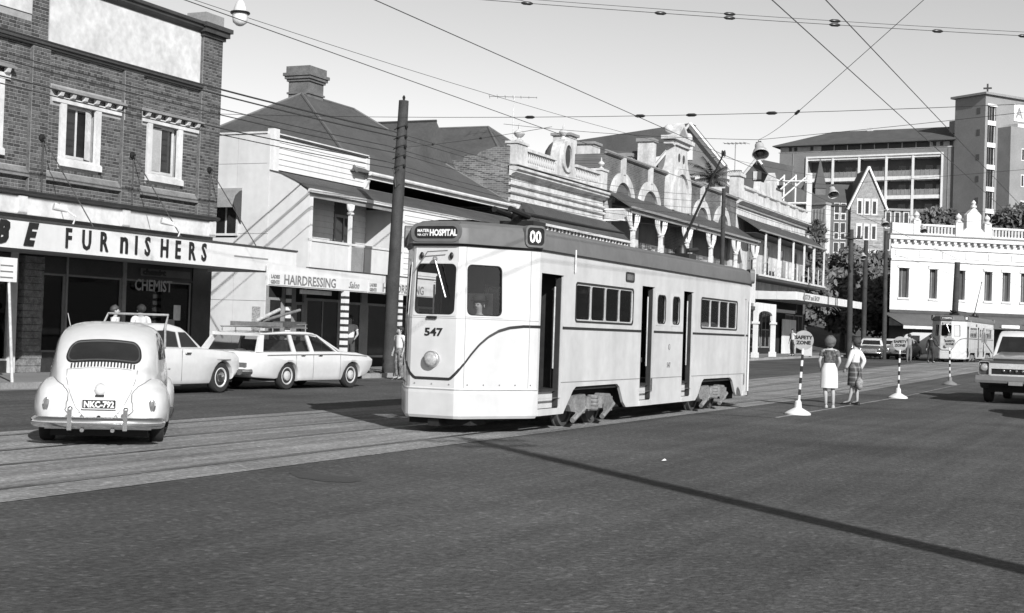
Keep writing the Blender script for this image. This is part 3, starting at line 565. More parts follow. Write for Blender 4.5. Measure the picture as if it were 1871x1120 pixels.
P = [(FX, 7.0), (-24.3, 6.8), (-23.7, 6.35), (-23.32, 5.95), (-23.32, 5.9), (-23.7, 6.3), (-24.3, 6.75), (FX, 6.95)]
b = B(); loops = [[(p[0], 54.6 + (p[0] - FX) * -.9 + (0 if i < 4 else .02), p[1]) for i, p in enumerate(P)], [(p[0], 64.0, p[1]) for p in P]]; b.loft(loops); b.poly([(p[0], 54.6 + (p[0] - FX) * -.9, p[1]) for p in P[:4]] + [(FX, 53.6, 5.95)]); b.o("verandah_roof", IRON_B, bs, 30)
box("verandah_gutter", CREAM, bs, -23.34, -23.22, 53.4, 64.0, 5.88, 5.98); box("verandah_floor", TRIM, bs, FX, -23.3, 53.4, 64, 3.3, 3.45); box("verandah_panel", SHEET, bs, -23.4, -23.34, 53.4, 64, 3.45, 5.2)
for k in range(13):
    y0 = 53.6 + k * .8; b = B(); b.box(-23.42, -23.33, y0, y0 + .1, 5.2, 5.88); b.box(-23.42, -23.33, y0 + .35, y0 + .43, 5.2, 5.88); b.box(-23.40, -23.335, y0 + .1, y0 + .8, 5.50, 5.56); q = b.o("verandah_sash", WHITE, bs); B().box(-23.39, -23.38, y0 + .1, y0 + .8, 5.2, 5.86).o("pane", DGLASS, q)
# television aerial on its roof
ae = thing("television_aerial", "thin television aerial on mast above the balustraded shop", "aerial", (-26.0, 56, 9.2), world=True)
B().tube([(-26.0, 56, 9.2), (-26.0, 56, 11.75)], .022, 6).o("mast", METAL, ae)
b = B(); b.tube([(-27.0, 55.6, 11.70), (-25.1, 56.4, 11.70)], .014, 5)
for k in range(7):
    c = Vector((-27.0, 55.6, 11.70)).lerp(Vector((-25.1, 56.4, 11.70)), k / 6); w = .55 - .05 * k; b.tube([c + Vector((.4 * w, -.92 * w, 0)), c - Vector((.4 * w, -.92 * w, 0))], .010, 5)
b.o("elements", METAL, ae)

# ================================================================== brick hotel with white arches
hb = thing("arched_brick_hotel", "brick hotel with white arches, tall scrolled gable and verandah on bracketed white posts", "building", (-30, 75, 0), world=True)
HBR = brick_tex("hotel_brick", (1,), .12, .07, .17)
b = B(); b.box(-40, FX, 64.1, 87.2, 0, 10.25); b.o("wall", HBR, hb)
cornice("parapet_coping", TRIM, hb, 64.05, 87.3, 10.25, [(.06, 0), (.16, .04), (.16, .14), (.06, .2)])
for y in (66.4, 70.5, 79.7, 83.9):
    b = B(); A = [R(a) for a in range(0, 181, 10)]
    o_ = [(y + 1.72 * math.cos(a), 7.95 + 1.6 * math.sin(a)) for a in A]; i_ = [(y + 1.22 * math.cos(a), 7.95 + 1.12 * math.sin(a)) for a in A]
    b.prism(o_ + i_[::-1], 'x', FX, FX + .16); a_ = b.o("arch", STUCCO, hb)
    b = B(); b.prism([(y + 1.22, 6.2)] + i_ + [(y - 1.22, 6.2)], 'x', FX, FX + .02); b.o("arch_infill", mat("dark_louvre_infill", .10, .7, .2), a_)
    box("arch_keystone", STUCCO, hb, FX, FX + .2, y - .14, y + .14, 9.45, 10.3)
for y in (64.5, 68.45, 72.6, 77.6, 81.8, 85.9): box("arch_pier", STUCCO, hb, FX, FX + .14, y - .32, y + .32, 6.0, 8.1); box("pier_capital", STUCCO, hb, FX, FX + .20, y - .38, y + .38, 8.1, 8.3)
g_ = [(73.1, 8.4), (73.1, 9.9), (73.3, 10.4), (73.75, 10.8), (74.0, 11.3), (74.0, 11.9), (73.6, 12.0), (73.6, 12.2), (75.15, 12.25), (76.7, 12.2), (76.7, 12.0), (76.3, 11.9), (76.3, 11.3), (76.55, 10.8), (77.0, 10.4), (77.2, 9.9), (77.2, 8.4)]
b = B(); b.prism(g_, 'x', FX - .3, FX + .22); gb = b.o("scrolled_gable", STUCCO, hb, 30)
b = B(); A = [R(a) for a in range(0, 181, 12)]; o_ = [(76.7, 8.4)] + [(75.15 + 1.55 * math.cos(a), 9.3 + 1.5 * math.sin(a)) for a in A] + [(73.6, 8.4)]; i_ = [(76.35, 8.4)] + [(75.15 + 1.2 * math.cos(a), 9.3 + 1.18 * math.sin(a)) for a in A] + [(73.95, 8.4)]
b.prism(o_ + i_[::-1], 'x', FX + .22, FX + .36); b.o("gable_arch", STUCCO, gb)
for y in (74.75, 75.55): B().lathe([(.16, 0), (.16, .03)], (FX + .222, y, 11.35), 12, 'x', 1, 1.5).o("gable_opening", DARKTRIM, gb)
b = B(); b.prism([(73.4, 12.25), (76.9, 12.25), (76.9, 12.45), (73.4, 12.45)], 'x', FX - .4, FX + .42); b.prism([(73.9, 12.452), (76.5, 12.452), (75.2, 13.35)], 'x', FX - .35, FX + .3); b.prism([(74.0, 11.98), (76.4, 11.98), (76.4, 12.1), (74.0, 12.1)], 'x', FX + .22, FX + .34); b.o("gable_pediment", STUCCO, gb)
B().prism([(74.4, 12.55), (76.0, 12.55), (75.2, 13.12)], 'x', FX + .3, FX + .31).o("pediment_recess", TRIM, gb); B().ball((FX, 73.5, 12.75), .28).o("ball_finial", STUCCO, gb, 40); B().ball((FX, 76.9, 12.75), .28).o("ball_finial", STUCCO, gb, 40)
for y in (64.6, 67.8, 86.8): box("hotel_chimney", STUCCO, hb, -27.8, -26.9, y, y + .95, 10.2, 11.25); box("chimney_cap", TRIM, hb, -27.9, -26.8, y - .1, y + 1.05, 11.252, 11.38)
P = [(FX, 8.55), (-23.3, 7.62), (-23.3, 7.57), (FX, 8.48)]; B().prism(P, 'y', 63.9, 87.4).o("verandah_roof", IRON_B, hb)
box("verandah_gutter", TRIM, hb, -23.33, -23.2, 63.9, 87.4, 7.55, 7.66); box("verandah_beam", TRIM, hb, -23.45, -23.35, 64.1, 87.2, 7.36, 7.55); box("verandah_floor", TRIM, hb, FX, -23.3, 64.1, 87.2, 3.55, 3.75)
FRB = B()
for y in (64.5, 68.65, 73.0, 77.4, 82.5, 86.8):
    b = B(); b.box(-23.48, -23.34, y - .16, y - .04, 3.75, 6.7); b.box(-23.48, -23.34, y + .04, y + .16, 3.75, 6.7); b.box(-23.5, -23.32, y - .24, y + .24, 6.55, 6.68); p = b.o("paired_post", WHITE, hb)
    for s in (-1, 1):
        for w, t in ((.34, .05), (.62, .045), (.9, .04)):
            B().tube([(-23.41, y + s * .06, 6.6), (-23.41, y + s * w * .55, 6.72), (-23.41, y + s * w * .9, 7.05), (-23.41, y + s * w, 7.36)], t, 6).o("fan_bracket", WHITE, p, 40)
for k in range(22): box("frieze_baluster", WHITE, hb, FX + .1 + k * .058, FX + .13 + k * .058, 64.12, 64.16, 7.05, 7.5)
box("frieze_rail", WHITE, hb, FX, -23.4, 64.10, 64.18, 7.5, 7.58); box("frieze_rail", WHITE, hb, FX, -23.4, 64.10, 64.18, 6.98, 7.05)
for k, (y0, y1) in enumerate(((64.8, 68.3), (69, 72.7), (73.4, 77.1), (77.8, 82.2), (82.8, 86.5))): box("balustrade_panel", SHEET, hb, -23.43, -23.38, y0, y1, 3.75, 4.75)
for y in (66.2, 70.4, 75, 79.6, 83.8): sash("verandah_door", hb, (FX, 0), FD, y - .7, y + .7, 3.8, 6.2, TRIM, DGLASS, .0, .12, 1, 1)
for y in (65.6, 69.6, 74.2, 78.9, 84.6): B().add([(FX + .03, y, 4.5), (FX + .6, y + .5, 4.5), (FX + .6, y + .5, 6.0), (FX + .03, y, 6.0)], [(0, 1, 2, 3), (3, 2, 1, 0)]).o("open_shutter", SHEET, hb)
b = B(); b.prism([(FX, 3.4), (-21.5, 3.2), (-21.5, 3.4), (FX, 3.55)], 'y', 53.4, 89.9); b.o("street_awning", IRON_B, hb)
box("awning_fascia", CREAM, hb, -21.5, -21.45, 53.4, 78.5, 3.12, 3.45)
for y in (80.3, 84.3):
    b = B(); z = ground_z(y) + .13; b.box(-21.6, -21.35, y - .13, y + .13, z, z + 3.15); b.box(-21.66, -21.29, y - .19, y + .19, z, z + .3); b.box(-21.66, -21.29, y - .19, y + .19, z + 1.95, z + 2.08); b.o("arcade_post", WHITE, hb)
A = [R(a) for a in range(0, 181, 15)]; z = ground_z(82)
B().prism([(84.18, z + 2.5), (84.18, z + 3.3), (80.42, z + 3.3), (80.42, z + 2.5)] + [(82.3 - 1.6 * math.cos(a), z + 2.35 + .5 * math.sin(a) ** .5 if 0 < a < 3.1 else z + 2.3) for a in A], 'x', -21.55, -21.42).o("arcade_valance", WHITE, hb)
for y0, y1 in ((64.5, 70), (70.5, 76), (76.5, 79), (79.5, 83), (83.6, 87)): sash("shop_window", hb, (FX, 0), FD, y0, y1, .6, 3.0, TRIM, DGLASS, .0, .1, 1, 0)

# ================================================================== stucco corner shops with thin-posted verandah
cs = thing("stucco_parapet_shops", "long white stucco parapet building with thin posted verandah and lettered street awning", "building", (-30, 96, 0), world=True)
b = B(); b.box(-38, FX, 87.25, 106.1, 0, 11.1); b.o("wall", STUCCO, cs)
cornice("upper_coping", STUCCO, cs, 87.2, 106.2, 11.1, [(.06, 0), (.15, .06), (.15, .18), (.05, .25)]); cornice("main_cornice", STUCCO, cs, 87.2, 106.3, 10.0, [(.06, 0), (.2, .12), (.42, .2), (.42, .3), (.1, .42)]); cornice("cornice_shadow_mould", TRIM, cs, 87.2, 106.2, 9.82, [(.05, 0), (.12, .05), (.12, .17)])
for y in (88.2, 91.5, 94.5, 97.5, 100.2, 102.9, 105.4): box("parapet_pilaster", STUCCO, cs, FX, FX + .14, y - .3, y + .3, 10.42, 11.1); box("wall_block", STUCCO, cs, FX, FX + .08, y + 1.2, y + 1.7, 9.2, 9.5)
b = B(); P = [(92.3, 11.3), (98.4, 11.3), (98.2, 11.9), (97.0, 12.0), (96.6, 12.7), (96.2, 13.0), (95.0, 12.2), (93.6, 12.0), (92.5, 12.0)]; b.prism(P, 'x', FX - .35, FX + .1); pd = b.o("raised_parapet", STUCCO, cs); box("raised_parapet_coping", DARKTRIM, pd, FX - .4, FX + .16, 96.6, 98.5, 11.9, 12.02)
box("gable_pier", STUCCO, cs, FX - .4, FX + .2, 86.9, 88.1, 10.4, 11.75); box("gable_pier_cap", STUCCO, cs, FX - .5, FX + .3, 86.8, 88.2, 11.752, 11.95)
P = [(FX, 9.35), (-24.1, 8.95), (-23.3, 8.42), (-23.3, 8.36), (-24.1, 8.88), (FX, 9.28)]; B().prism(P, 'y', 87.4, 106.6).o("verandah_roof", IRON_B, cs)
box("verandah_gutter", TRIM, cs, -23.34, -23.22, 87.4, 106.6, 8.33, 8.43); box("verandah_floor", DARKTRIM, cs, FX, -23.3, 87.4, 106.5, 5.35, 5.6); box("floor_edge", CREAM, cs, -23.3, -23.25, 87.4, 106.5, 5.52, 5.64)
for k, y in enumerate((89.3, 92.9, 96.75, 100.0, 103.1, 106.4)): box("verandah_post", WHITE, cs, -23.44 - (.04 if k in (1, 4) else 0), -23.34, y - .07, y + .07 + (.06 if k in (1, 4) else 0), 5.6, 8.34)
for k in range(11): box("baluster_post", WHITE, cs, -23.42, -23.37, 90.2 + k * 1.6, 90.27 + k * 1.6, 5.62, 6.75)
for y, w, m in ((94.2, 1.3, CREAM), (97.6, 1.6, mat("washing_pale", .5, .9, .3, 3, 9)), (95.8, .8, mat("washing_grey", .25, .9, .3, 3, 9)), (101.0, 1.1, mat("washing_grey", .25)), (90.5, 1.0, mat("washing_grey", .25))): box("screen_panel", m, cs, -23.9, -23.87, y, y + w, 5.62, 6.9)
box("verandah_ceiling", DARKTRIM, cs, FX + .01, -23.5, 87.5, 106.4, 8.2, 8.24)
for y in (90, 94, 98, 102): sash("verandah_door", cs, (FX, 0), FD, y, y + 1.5, 5.65, 7.9, TRIM, DGLASS, .0, .1, 1, 1)
b = B(); b.prism([(FX, 4.25), (-21.5, 4.22), (-21.5, 4.58), (FX, 4.7)], 'y', 90.02, 112.8); sa = b.o("street_awning", mat("awning_soffit_grey", .3), cs)
for y0, y1 in ((90.0, 97.9), (97.92, 105.4), (105.42, 112.8)): box("fascia_board", AWF, sa, -21.5, -21.46, y0, y1, 4.12, 4.64)
for x0, x1 in ((-25.2, -24.0), (-23.99, -22.75), (-22.74, -21.5)): box("fascia_board", AWF, sa, x0, x1, 89.97, 90.018, 4.12, 4.64)
text("lettering", "STOP and SHOP", .46, DL, sa, (-21.45, 92.3, 4.22), FD, .004, .012, 0, 1.35)
z = ground_z(95) + .13
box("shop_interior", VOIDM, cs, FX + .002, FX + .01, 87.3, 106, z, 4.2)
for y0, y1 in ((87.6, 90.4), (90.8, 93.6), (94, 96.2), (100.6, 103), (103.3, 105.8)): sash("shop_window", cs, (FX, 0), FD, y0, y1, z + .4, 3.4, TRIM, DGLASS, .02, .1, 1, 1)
for k in range(2): box("white_roller_door", WHITE, cs, -24.6, -24.55, 99 + k * 2.05, 101 + k * 2.05, z, 3.0)
box("hanging_sign", BLACK, cs, -23.4, -22.2, 93.2, 93.28, 3.35, 3.95); B().ball((-22.0, 96, 3.95), .16).o("awning_lamp", WHITE, cs, 40)
# billboard scaffold beyond
bb = thing("billboard_frame", "open timber frame backing a billboard behind the stucco parapet", "billboard", (-26, 106.6, 9), world=True)
for x, y0 in ((-26.9, 105.2), (-26.0, 106.4), (-25.1, 107.6)):
    b = B(); b.tube([(x, 107.6, 10), (x, 107.6, 14.2)], .07, 6); b.tube([(x, 107.6, 14.1), (x - 2.4, 106.4, 11.6)], .06, 6); b.o("prop", WHITE, bb)
b = B(); b.tube([(-27.6, 107.55, 12.0), (-25.1, 107.55, 12.0)], .09, 6); b.tube([(-27.0, 107.55, 13.7), (-25.1, 107.55, 13.7)], .07, 6); b.o("cross_rail", WHITE, bb); box("edge_board", WHITE, bb, -25.1, -24.75, 107.5, 107.7, 10.5, 14.3); box("billboard_back", mat("billboard_back", .10, .8), bb, -27.6, -25.1, 107.75, 107.85, 9.8, 12.0)

# ================================================================== far buildings
DBR = mat("hospital_brick", 0.17, .9, .15, .3, 4); TBR = mat("tower_brick", 0.22, .9, .12, .3, 4); TILE = mat("terracotta_tile_roof", 0.075, .85, .2, .5, 9, bump=.4, bscale=6)
def V2(a, k, d): return (a[0] + k * d[0], a[1] + k * d[1])
# hospital block with balconies
hd = Vector((.993, -.11, 0)).normalized(); HD = (hd.x, hd.y); HR = (-33.33, 248.30); HL = V2(HR, -30.7, HD); HP = V2(HR, -15, HD)
hq = thing("balconied_hospital_block", "long brick hospital block with white framed balconies and low tiled roof on the hill", "building", (HP[0], HP[1], 16), world=True)
hn = hd.cross(Vector((0, 0, 1)))
b = B(); holed(b, HL, HD, 0, 30.8, 10, 35.1, [(5.2, 28.9, 20.4, 34.0)], 2.4)
back = [(HL[0] + hd.x * u - hn.x * q, HL[1] + hd.y * u - hn.y * q) for u, q in ((0, 0), (30.8, 0), (30.8, 14), (0, 14))]
b.add([(x, y, z) for z in (10, 35.1) for x, y in back], [(0, 4, 7, 3), (3, 7, 6, 2), (2, 6, 5, 1), (4, 5, 6, 7)])
b.o("wall", DBR, hq)
def W(name, m, u0, u1, z0, z1, q0, q1, parent=None, P0=HL, D=HD):
    b = B(); frame_box(b, P0, D, u0, u1, z0, z1, q0, q1); return b.o(name, m, parent or hq)
W("balcony_back_wall", mat("balcony_wall_brick", .09, .9, .2, .5, 5), 5.2, 28.9, 20.4, 34.0, -2.45, -2.4)
for u0, u1, z0, z1 in ((5.0, 29.1, 33.95, 34.25), (5.0, 5.3, 20.4, 33.95), (28.8, 29.1, 20.4, 33.95)): W("balcony_surround", WHITE, u0, u1, z0, z1, -.05, .25)
for u in (9.9, 14.6, 19.4, 24.0): W("balcony_column", WHITE, u - .19, u + .19, 20.4, 33.95, -.1, .12)
RAILG = mat("frosted_balcony_rail", .20, .6, .2, 1, 5)
for z in (33.55, 29.75, 26.45, 23.05):
    for k in range(5):
        a = (5.3, 10.1, 14.8, 19.6, 24.2)[k]; c = (9.7, 14.4, 19.2, 23.8, 28.8)[k]
        W("balcony_slab", WHITE, a, c, z, z + (.38 if z > 33 else .62), -2.3, .02)
        if z < 33:
            r = W("balcony_rail", RAILG, a, c, z + .64, z + 1.62, -.08, -.05)
            for j in range(6): W("rail_post", METAL, a + (c - a) * (j + .5) / 6 - .03, a + (c - a) * (j + .5) / 6 + .03, z + .62, z + 1.7, -.04, 0, r)
        if z < 33: W("balcony_door", DGLASS, a + 1.3, a + 2.6, z + .65, z + 2.7, -2.4, -2.36); W("balcony_window", mat("balcony_window_pale", .22, .4), a + 3.2, a + 4.0, z + 1.4, z + 2.6, -2.4, -2.36)
W("balcony_floor_band", DBR, 5.2, 28.9, 20.2, 20.45, -.3, .06)  # band of the wall's own brick along the foot of the balcony opening
W("clerestory_sill", CREAM, -.2, 30.8, 35.1, 35.22, -.3, .08); W("clerestory_wall", mat("pale_clerestory", .42, .8), 0, 30.75, 35.2, 36.3, -.4, -.3)
for k in range(8):
    u = 7.6 + k * 2.4; f = W("clerestory_window", DARKTRIM, u, u + 2.3, 35.25, 36.3, -.3, -.26); W("mullion", WHITE, u + 2.3, u + 2.4, 35.24, 36.3, -.3, -.2, f)
for u in (1.6, 2.6, 5.6, 27.2, 28.4, 30): W("small_window", DARKTRIM, u, u + .55, 35.4, 36.1, -.3, -.27)
ew = [(HL[0] + hd.x * u + hn.x * q, HL[1] + hd.y * u + hn.y * q) for u, q in ((-1, 1.2), (31.2, 1.2), (31.2, -15), (-1, -15))]; rg = [(HL[0] + hd.x * u - hn.x * 6.5, HL[1] + hd.y * u - hn.y * 6.5) for u in (7.5, 31.2)]
b = B(); b.add([(x, y, 36.3) for x, y in ew] + [(x, y, 39.5) for x, y in rg] + [(x, y, 36.15) for x, y in ew], [(0, 1, 5, 4), (2, 3, 4, 5), (3, 0, 4), (1, 2, 5), (9, 8, 7, 6), (0, 6, 7, 1), (3, 9, 6, 0), (2, 8, 9, 3)]); b.o("tiled_roof", TILE, hq)
W("roof_vent", CREAM, 14, 15, 39.3, 39.9, -7, -6)
for u in (2.5, 29.9): W("downpipe", TRIM, u, u + .12, 16, 35, .0, .1)
# tower
dl = Vector((-.822, .570, 0)).normalized(); dr = Vector((-dl.y * -1, -dl.x, 0)) ; dr = Vector((.570, .822, 0)).normalized()
TC = Vector((-27.13, 237.97, 0)); DL_, DR_ = (-dl.x, -dl.y), (dr.x, dr.y)
tw = thing("brick_hospital_tower", "tall flat roofed brick hospital tower with stair window strip and roof cross", "building", (-27, 241, 16), world=True)
c4 = [TC, TC + dr * 13, TC + dr * 13 + dl * 6.3, TC + dl * 6.3]
b = B(); holed(b, (TC.x, TC.y), DR_, 0, 13, 12, 42.0, [(.55, 2.45, 19, 40.2)], .5); b.add([(p.x, p.y, z) for z in (12, 42.0) for p in c4], [(1, 2, 6, 5), (2, 3, 7, 6), (3, 0, 4, 7), (4, 5, 6, 7)]); b.o("wall", TBR, tw)
e4 = [TC - dr * .5 - dl * .5, TC + dr * 13.5 - dl * .5, TC + dr * 13.5 + dl * 6.9, TC - dr * .5 + dl * 6.9]
b = B(); b.add([(p.x, p.y, z) for z in (42.0, 42.35) for p in e4], [(0, 3, 2, 1), (4, 5, 6, 7), (0, 1, 5, 4), (1, 2, 6, 5), (2, 3, 7, 6), (3, 0, 4, 7)]); b.o("roof_slab", TRIM, tw)
t2 = TC + dl * 6.3; q4 = [t2 + dr * 2, t2 + dr * 9, t2 + dr * 9 + dl * 3, t2 + dr * 2 + dl * 3]
b = B(); b.add([(p.x, p.y, z) for z in (12, 38.9) for p in q4], [(1, 2, 6, 5), (2, 3, 7, 6), (3, 0, 4, 7), (4, 5, 6, 7), (0, 1, 5, 4)]); b.o("lift_block", TBR, tw)
TP = (TC.x, TC.y); wt = lambda n, m, u0, u1, z0, z1, q0, q1, par=tw: W(n, m, u0, u1, z0, z1, q0, q1, par, TP, DR_)
for k in range(6):
    z = 19.4 + k * 3.55; f = wt("stair_window", WHITE, .55, 2.45, z, z + .75, -.3, .06)
    wt("pane", DGLASS, .6, 2.4, z + .75, z + 3.5, -.35, -.3, f)
    for u in (.55, 1.1, 1.65, 2.35): wt("mullion", WHITE if u in (.55, 2.35) else METAL, u, u + .1, z + .75, z + 3.55, -.28, -.2, f)
wt("stair_window_head", WHITE, .4, 2.6, 40.2, 40.6, -.2, .12)
for z in (21, 24.5, 28, 31.5, 35.5, 39): W("vent_window", mat("tower_vent_grey", .09, .8), 4.6, 5.3, z, z + 1.0, -.02, .03, tw, (TC.x + dl.x * 6.3, TC.y + dl.y * 6.3), (-dl.x, -dl.y))
sg = wt("sign_panel", WHITE, 6.6, 11.6, 38.4, 41.2, .0, .12); text("lettering", "A", 2.4, TRIM, sg, (TC.x + dr.x * 7.0 + dr.y * .14, TC.y + dr.y * 7.0 - dr.x * .14, 39.0), DR_, .02, .04)
cr = TC + dr * 3.2 + dl * 2.5; b = B(); b.box(cr.x - .13, cr.x + .13, cr.y - .13, cr.y + .13, 42.3, 44.4); b.box(cr.x - .65, cr.x + .65, cr.y - .12, cr.y + .12, 43.55, 43.8); b.o("roof_cross", DARKTRIM, tw)
wc_ = TC + dr * 3.0 - dl * 2.6; wq = [wc_, wc_ + dr * 14, wc_ + dr * 14 + dl * 2.4, wc_ + dl * 2.55]
b = B(); b.add([(p.x, p.y, z) for z in (12, 36.9) for p in wq], [(0, 1, 5, 4), (1, 2, 6, 5), (3, 0, 4, 7), (4, 5, 6, 7)]); b.o("ward_wing", TBR, tw)
for z in (19, 23.2, 27.4, 31.6):
    for u in (2.6, 5.6, 8.6):
        f = W("ward_window", WHITE, u, u + 1.9, z, z + 2.0, -.02, .05, tw, (wc_.x, wc_.y), DR_)
        for j in range(3): W("pane", DGLASS, u + .12 + j * .6, u + .58 + j * .6, z + .15, z + 1.85, .05, .06, f, (wc_.x, wc_.y), DR_)
W("wing_parapet", CREAM, 1.5, 14, 36.9, 37.5, -2, .05, tw, (wc_.x, wc_.y), DR_)
tw.scale = (1.026, 1.026, 1.026); tw.location = (-27.70, 247.27, 16.38)     # the tower stands behind and above the balconied block
# gothic brick building
GB = (-32.05, 166.63); GD = (.9085, .4179); gq = thing("gothic_gabled_building", "brick gothic building with steep striped gable and tall windows on the slope", "building", (-32, 168, 8), world=True)
GBR = mat("gothic_brick", .13, .9, .15, .6, 6); GST = wave_bump(mat("striped_stone_brick", .26, .9, .25, 2, 8), 'Z', 2.2, .5, .05)
wg = lambda n, m, u0, u1, z0, z1, q0, q1, par=gq: W(n, m, u0, u1, z0, z1, q0, q1, par, GB, GD)
wg("wall", GBR, -4.3, 2.2, 5, 17.3, -9, 0); wg("wall", GBR, 2.2, 5.2, 5, 17.0, -3, -.6); wg("wing_eave", TRIM, 2.2, 5.4, 17.0, 17.25, -3, -.3)
g3 = Vector((.9085, .4179, 0)); gn = g3.cross(Vector((0, 0, 1)))
def gp(u, z, q): return (GB[0] + g3.x * u + gn.x * q, GB[1] + g3.y * u + gn.y * q, z)
b = B(); P = [(-1.75, 5), (2.05, 5), (2.05, 17.2), (.15, 21.3), (-1.75, 17.2)]; b.loft([[gp(u, z, 0.02) for u, z in P], [gp(u, z, .5) for u, z in P]]); b.o("gable_wall", GST, gq)
b = B()
for a, c in (((-2.15, 16.9), (.15, 21.9)), ((2.45, 16.9), (.15, 21.9))): b.tube([gp(a[0], a[1], .6), gp(c[0], c[1], .6)], .16, 4)
b.o("bargeboard", WHITE, gq)
b = B(); b.add([gp(-7.4, 17.3, .3), gp(2.2, 17.3, .3), gp(2.2, 20.3, -4.5), gp(-6.2, 20.3, -4.5), gp(-7.4, 17.3, -9), gp(2.2, 17.3, -9)], [(0, 1, 2, 3), (3, 2, 5, 4), (0, 3, 4), (1, 5, 2)]); b.add([gp(-2.0, 17.1, .6), gp(.15, 21.7, .6), gp(.15, 21.7, -4.5), gp(-2, 17.1, -4.5), gp(2.3, 17.1, .6), gp(2.3, 17.1, -4.5)], [(0, 1, 2, 3), (1, 4, 5, 2)]); b.o("tiled_roof", TILE, gq)
wg("spirelet_base", GBR, -5.4, -4.2, 17.3, 19.5, -3.2, -2); b = B(); b.add([gp(-5.5, 19.5, -1.9), gp(-4.1, 19.5, -1.9), gp(-4.1, 19.5, -3.3), gp(-5.5, 19.5, -3.3), gp(-4.8, 23.2, -2.6)], [(0, 1, 4), (1, 2, 4), (2, 3, 4), (3, 0, 4)]); b.o("spirelet", TILE, gq)
for z in (8.8, 11.1, 13.4, 15.65):
    for u in (-3.6, -2.85): f = wg("window", CREAM, u, u + .66, z, z + 2.0, .0, .06); wg("pane", DGLASS, u + .08, u + .58, z + .85, z + 1.92, .06, .07, f); wg("lower_pane", DGLASS, u + .12, u + .54, z + .08, z + .7, .06, .07, f)
for k in range(22):
    z = 6.3 + k * .5
    if z < 20.6: hw = 1.88 if z < 17.0 else max(.2, (21.2 - z) * .455); wg("stone_band", mat("pale_stone_band", .30, .9, .25, 2, 9), .15 - hw, .15 + hw, z, z + .17, .5, .515)
for z, h in ((10.4, 1.9), (13.4, 1.9), (16.3, 1.9)):
    for u in (-1.1, -.25, .6): f = wg("lancet_window", CREAM, u, u + .7, z, z + h, .5, .55); wg("pane", DGLASS, u + .16, u + .54, z + .15, z + h - .3, .55, .56, f)
for z in (9.2, 12.3, 14.9):
    for k in range(3): f = wg("wing_window", CREAM, 2.5 + k * 1.05, 3.2 + k * 1.05, z, z + 2.1, -.6, -.52); wg("pane", DGLASS, 2.62 + k * 1.05, 3.08 + k * 1.05, z + .15, z + 1.9, -.52, -.51, f)
wg("brick_turret", GBR, -5.3, -4.2, 5, 17.0, .0, .7)
# white wing on its left
LW = (-37.35, 161.4); ld = (.93, -.37); lw_ = B(); frame_box(lw_, LW, ld, 0, 2.3, 4, 17.0, -.9, 0); lw_.o("white_wing", STUCCO, gq)
W("wing_eave", TRIM, -.2, 2.4, 17.0, 17.25, -.9, .3, gq, LW, ld)
for k in range(5): f = W("arcade_window", TRIM, .22 + k * .42, .46 + k * .42, 15.0, 16.5, .0, .03, gq, LW, ld)
for z in (7.5, 11): 
    for k in range(2): W("arcade_window", DARKTRIM, .9 + k * .75, 1.3 + k * .75, z, z + 2.0, .0, .03, gq, LW, ld)
# white corner building beyond the junction
wb = thing("white_corner_building", "white two storey corner building with parapet balustrade, pediment and dark street awning", "building", (-15, 122, 0), world=True)
WP = (-20.36, 117.2); WD = (.787, .615); wz = ground_z(118)
ww = lambda n, m, u0, u1, z0, z1, q0, q1, par=wb: W(n, m, u0, u1, z0, z1, q0, q1, par, WP, WD)
wins = [(.75, 1.65), (3.5, 4.2), (5.95, 6.72), (8.5, 9.2), (10.15, 10.88), (11.85, 12.6), (14, 14.8), (16.5, 17.3)]
b = B(); holed(b, WP, WD, 0, 24, wz, 10.0, [(a, c, 5.3, 7.7) for a, c in wins], .4); wv = Vector((.787, .615, 0)).normalized(); wn = wv.cross(Vector((0, 0, 1)))
p0 = Vector((WP[0], WP[1], 0)); bk_ = Vector((1.0, 12, 0)); cor = [p0, p0 + bk_, p0 + bk_ + wv * 24, p0 + wv * 24]; b.add([(p.x, p.y, z) for z in (wz, 10.0) for p in cor], [(0, 4, 5, 1), (1, 5, 6, 2), (2, 6, 7, 3), (4, 7, 6, 5)]); b.o("wall", STUCCO_W, wb)
for a, c in wins: ww("window", DARKTRIM, a, c, 5.3, 7.7, -.42, -.38); ww("window_frame", TRIM, a + .5 * (c - a) - .03, a + .5 * (c - a) + .03, 5.3, 7.7, -.38, -.34); ww("window_sill", STUCCO_W, a - .1, c + .1, 5.14, 5.3, 0, .1); ww("window_head", STUCCO_W, a - .12, c + .12, 7.7, 7.95, 0, .08)
ww("cornice", STUCCO_W, -.3, 24, 10.0, 10.35, -.3, .4); ww("cornice_top", TRIM, -.35, 24, 10.352, 10.44, -.3, .5); ww("frieze", STUCCO_W, 0, 24, 8.3, 8.45, 0, .12); ww("frieze", STUCCO_W, 0, 24, 9.3, 9.42, 0, .12)
for k in range(40): ww("dentil", STUCCO_W, .05 + k * .6, .3 + k * .6, 9.78, 9.98, 0, .3)
for k in range(11): ww("frieze_panel", STUCCO_W, .4 + k * 2.1, 1.7 + k * 2.1, 8.6, 9.15, 0, .06)
ww("parapet", STUCCO_W, 0, 1.9, 10.44, 11.35, -.3, .1)
for u in (1.9, 5.7, 8.3): ww("parapet_pier", STUCCO_W, u - .02, u + .62, 10.44, 11.6, -.35, .16); q_ = p0 + wv * (u + .3) - wn * .05; B().lathe([(.3, 0), (.3, .12), (.14, .2), (.26, .42), (.2, .6), (.06, .7), (.02, .8)], (q_.x, q_.y, 11.6), 10).o("ball_finial", STUCCO_W, wb, 40)
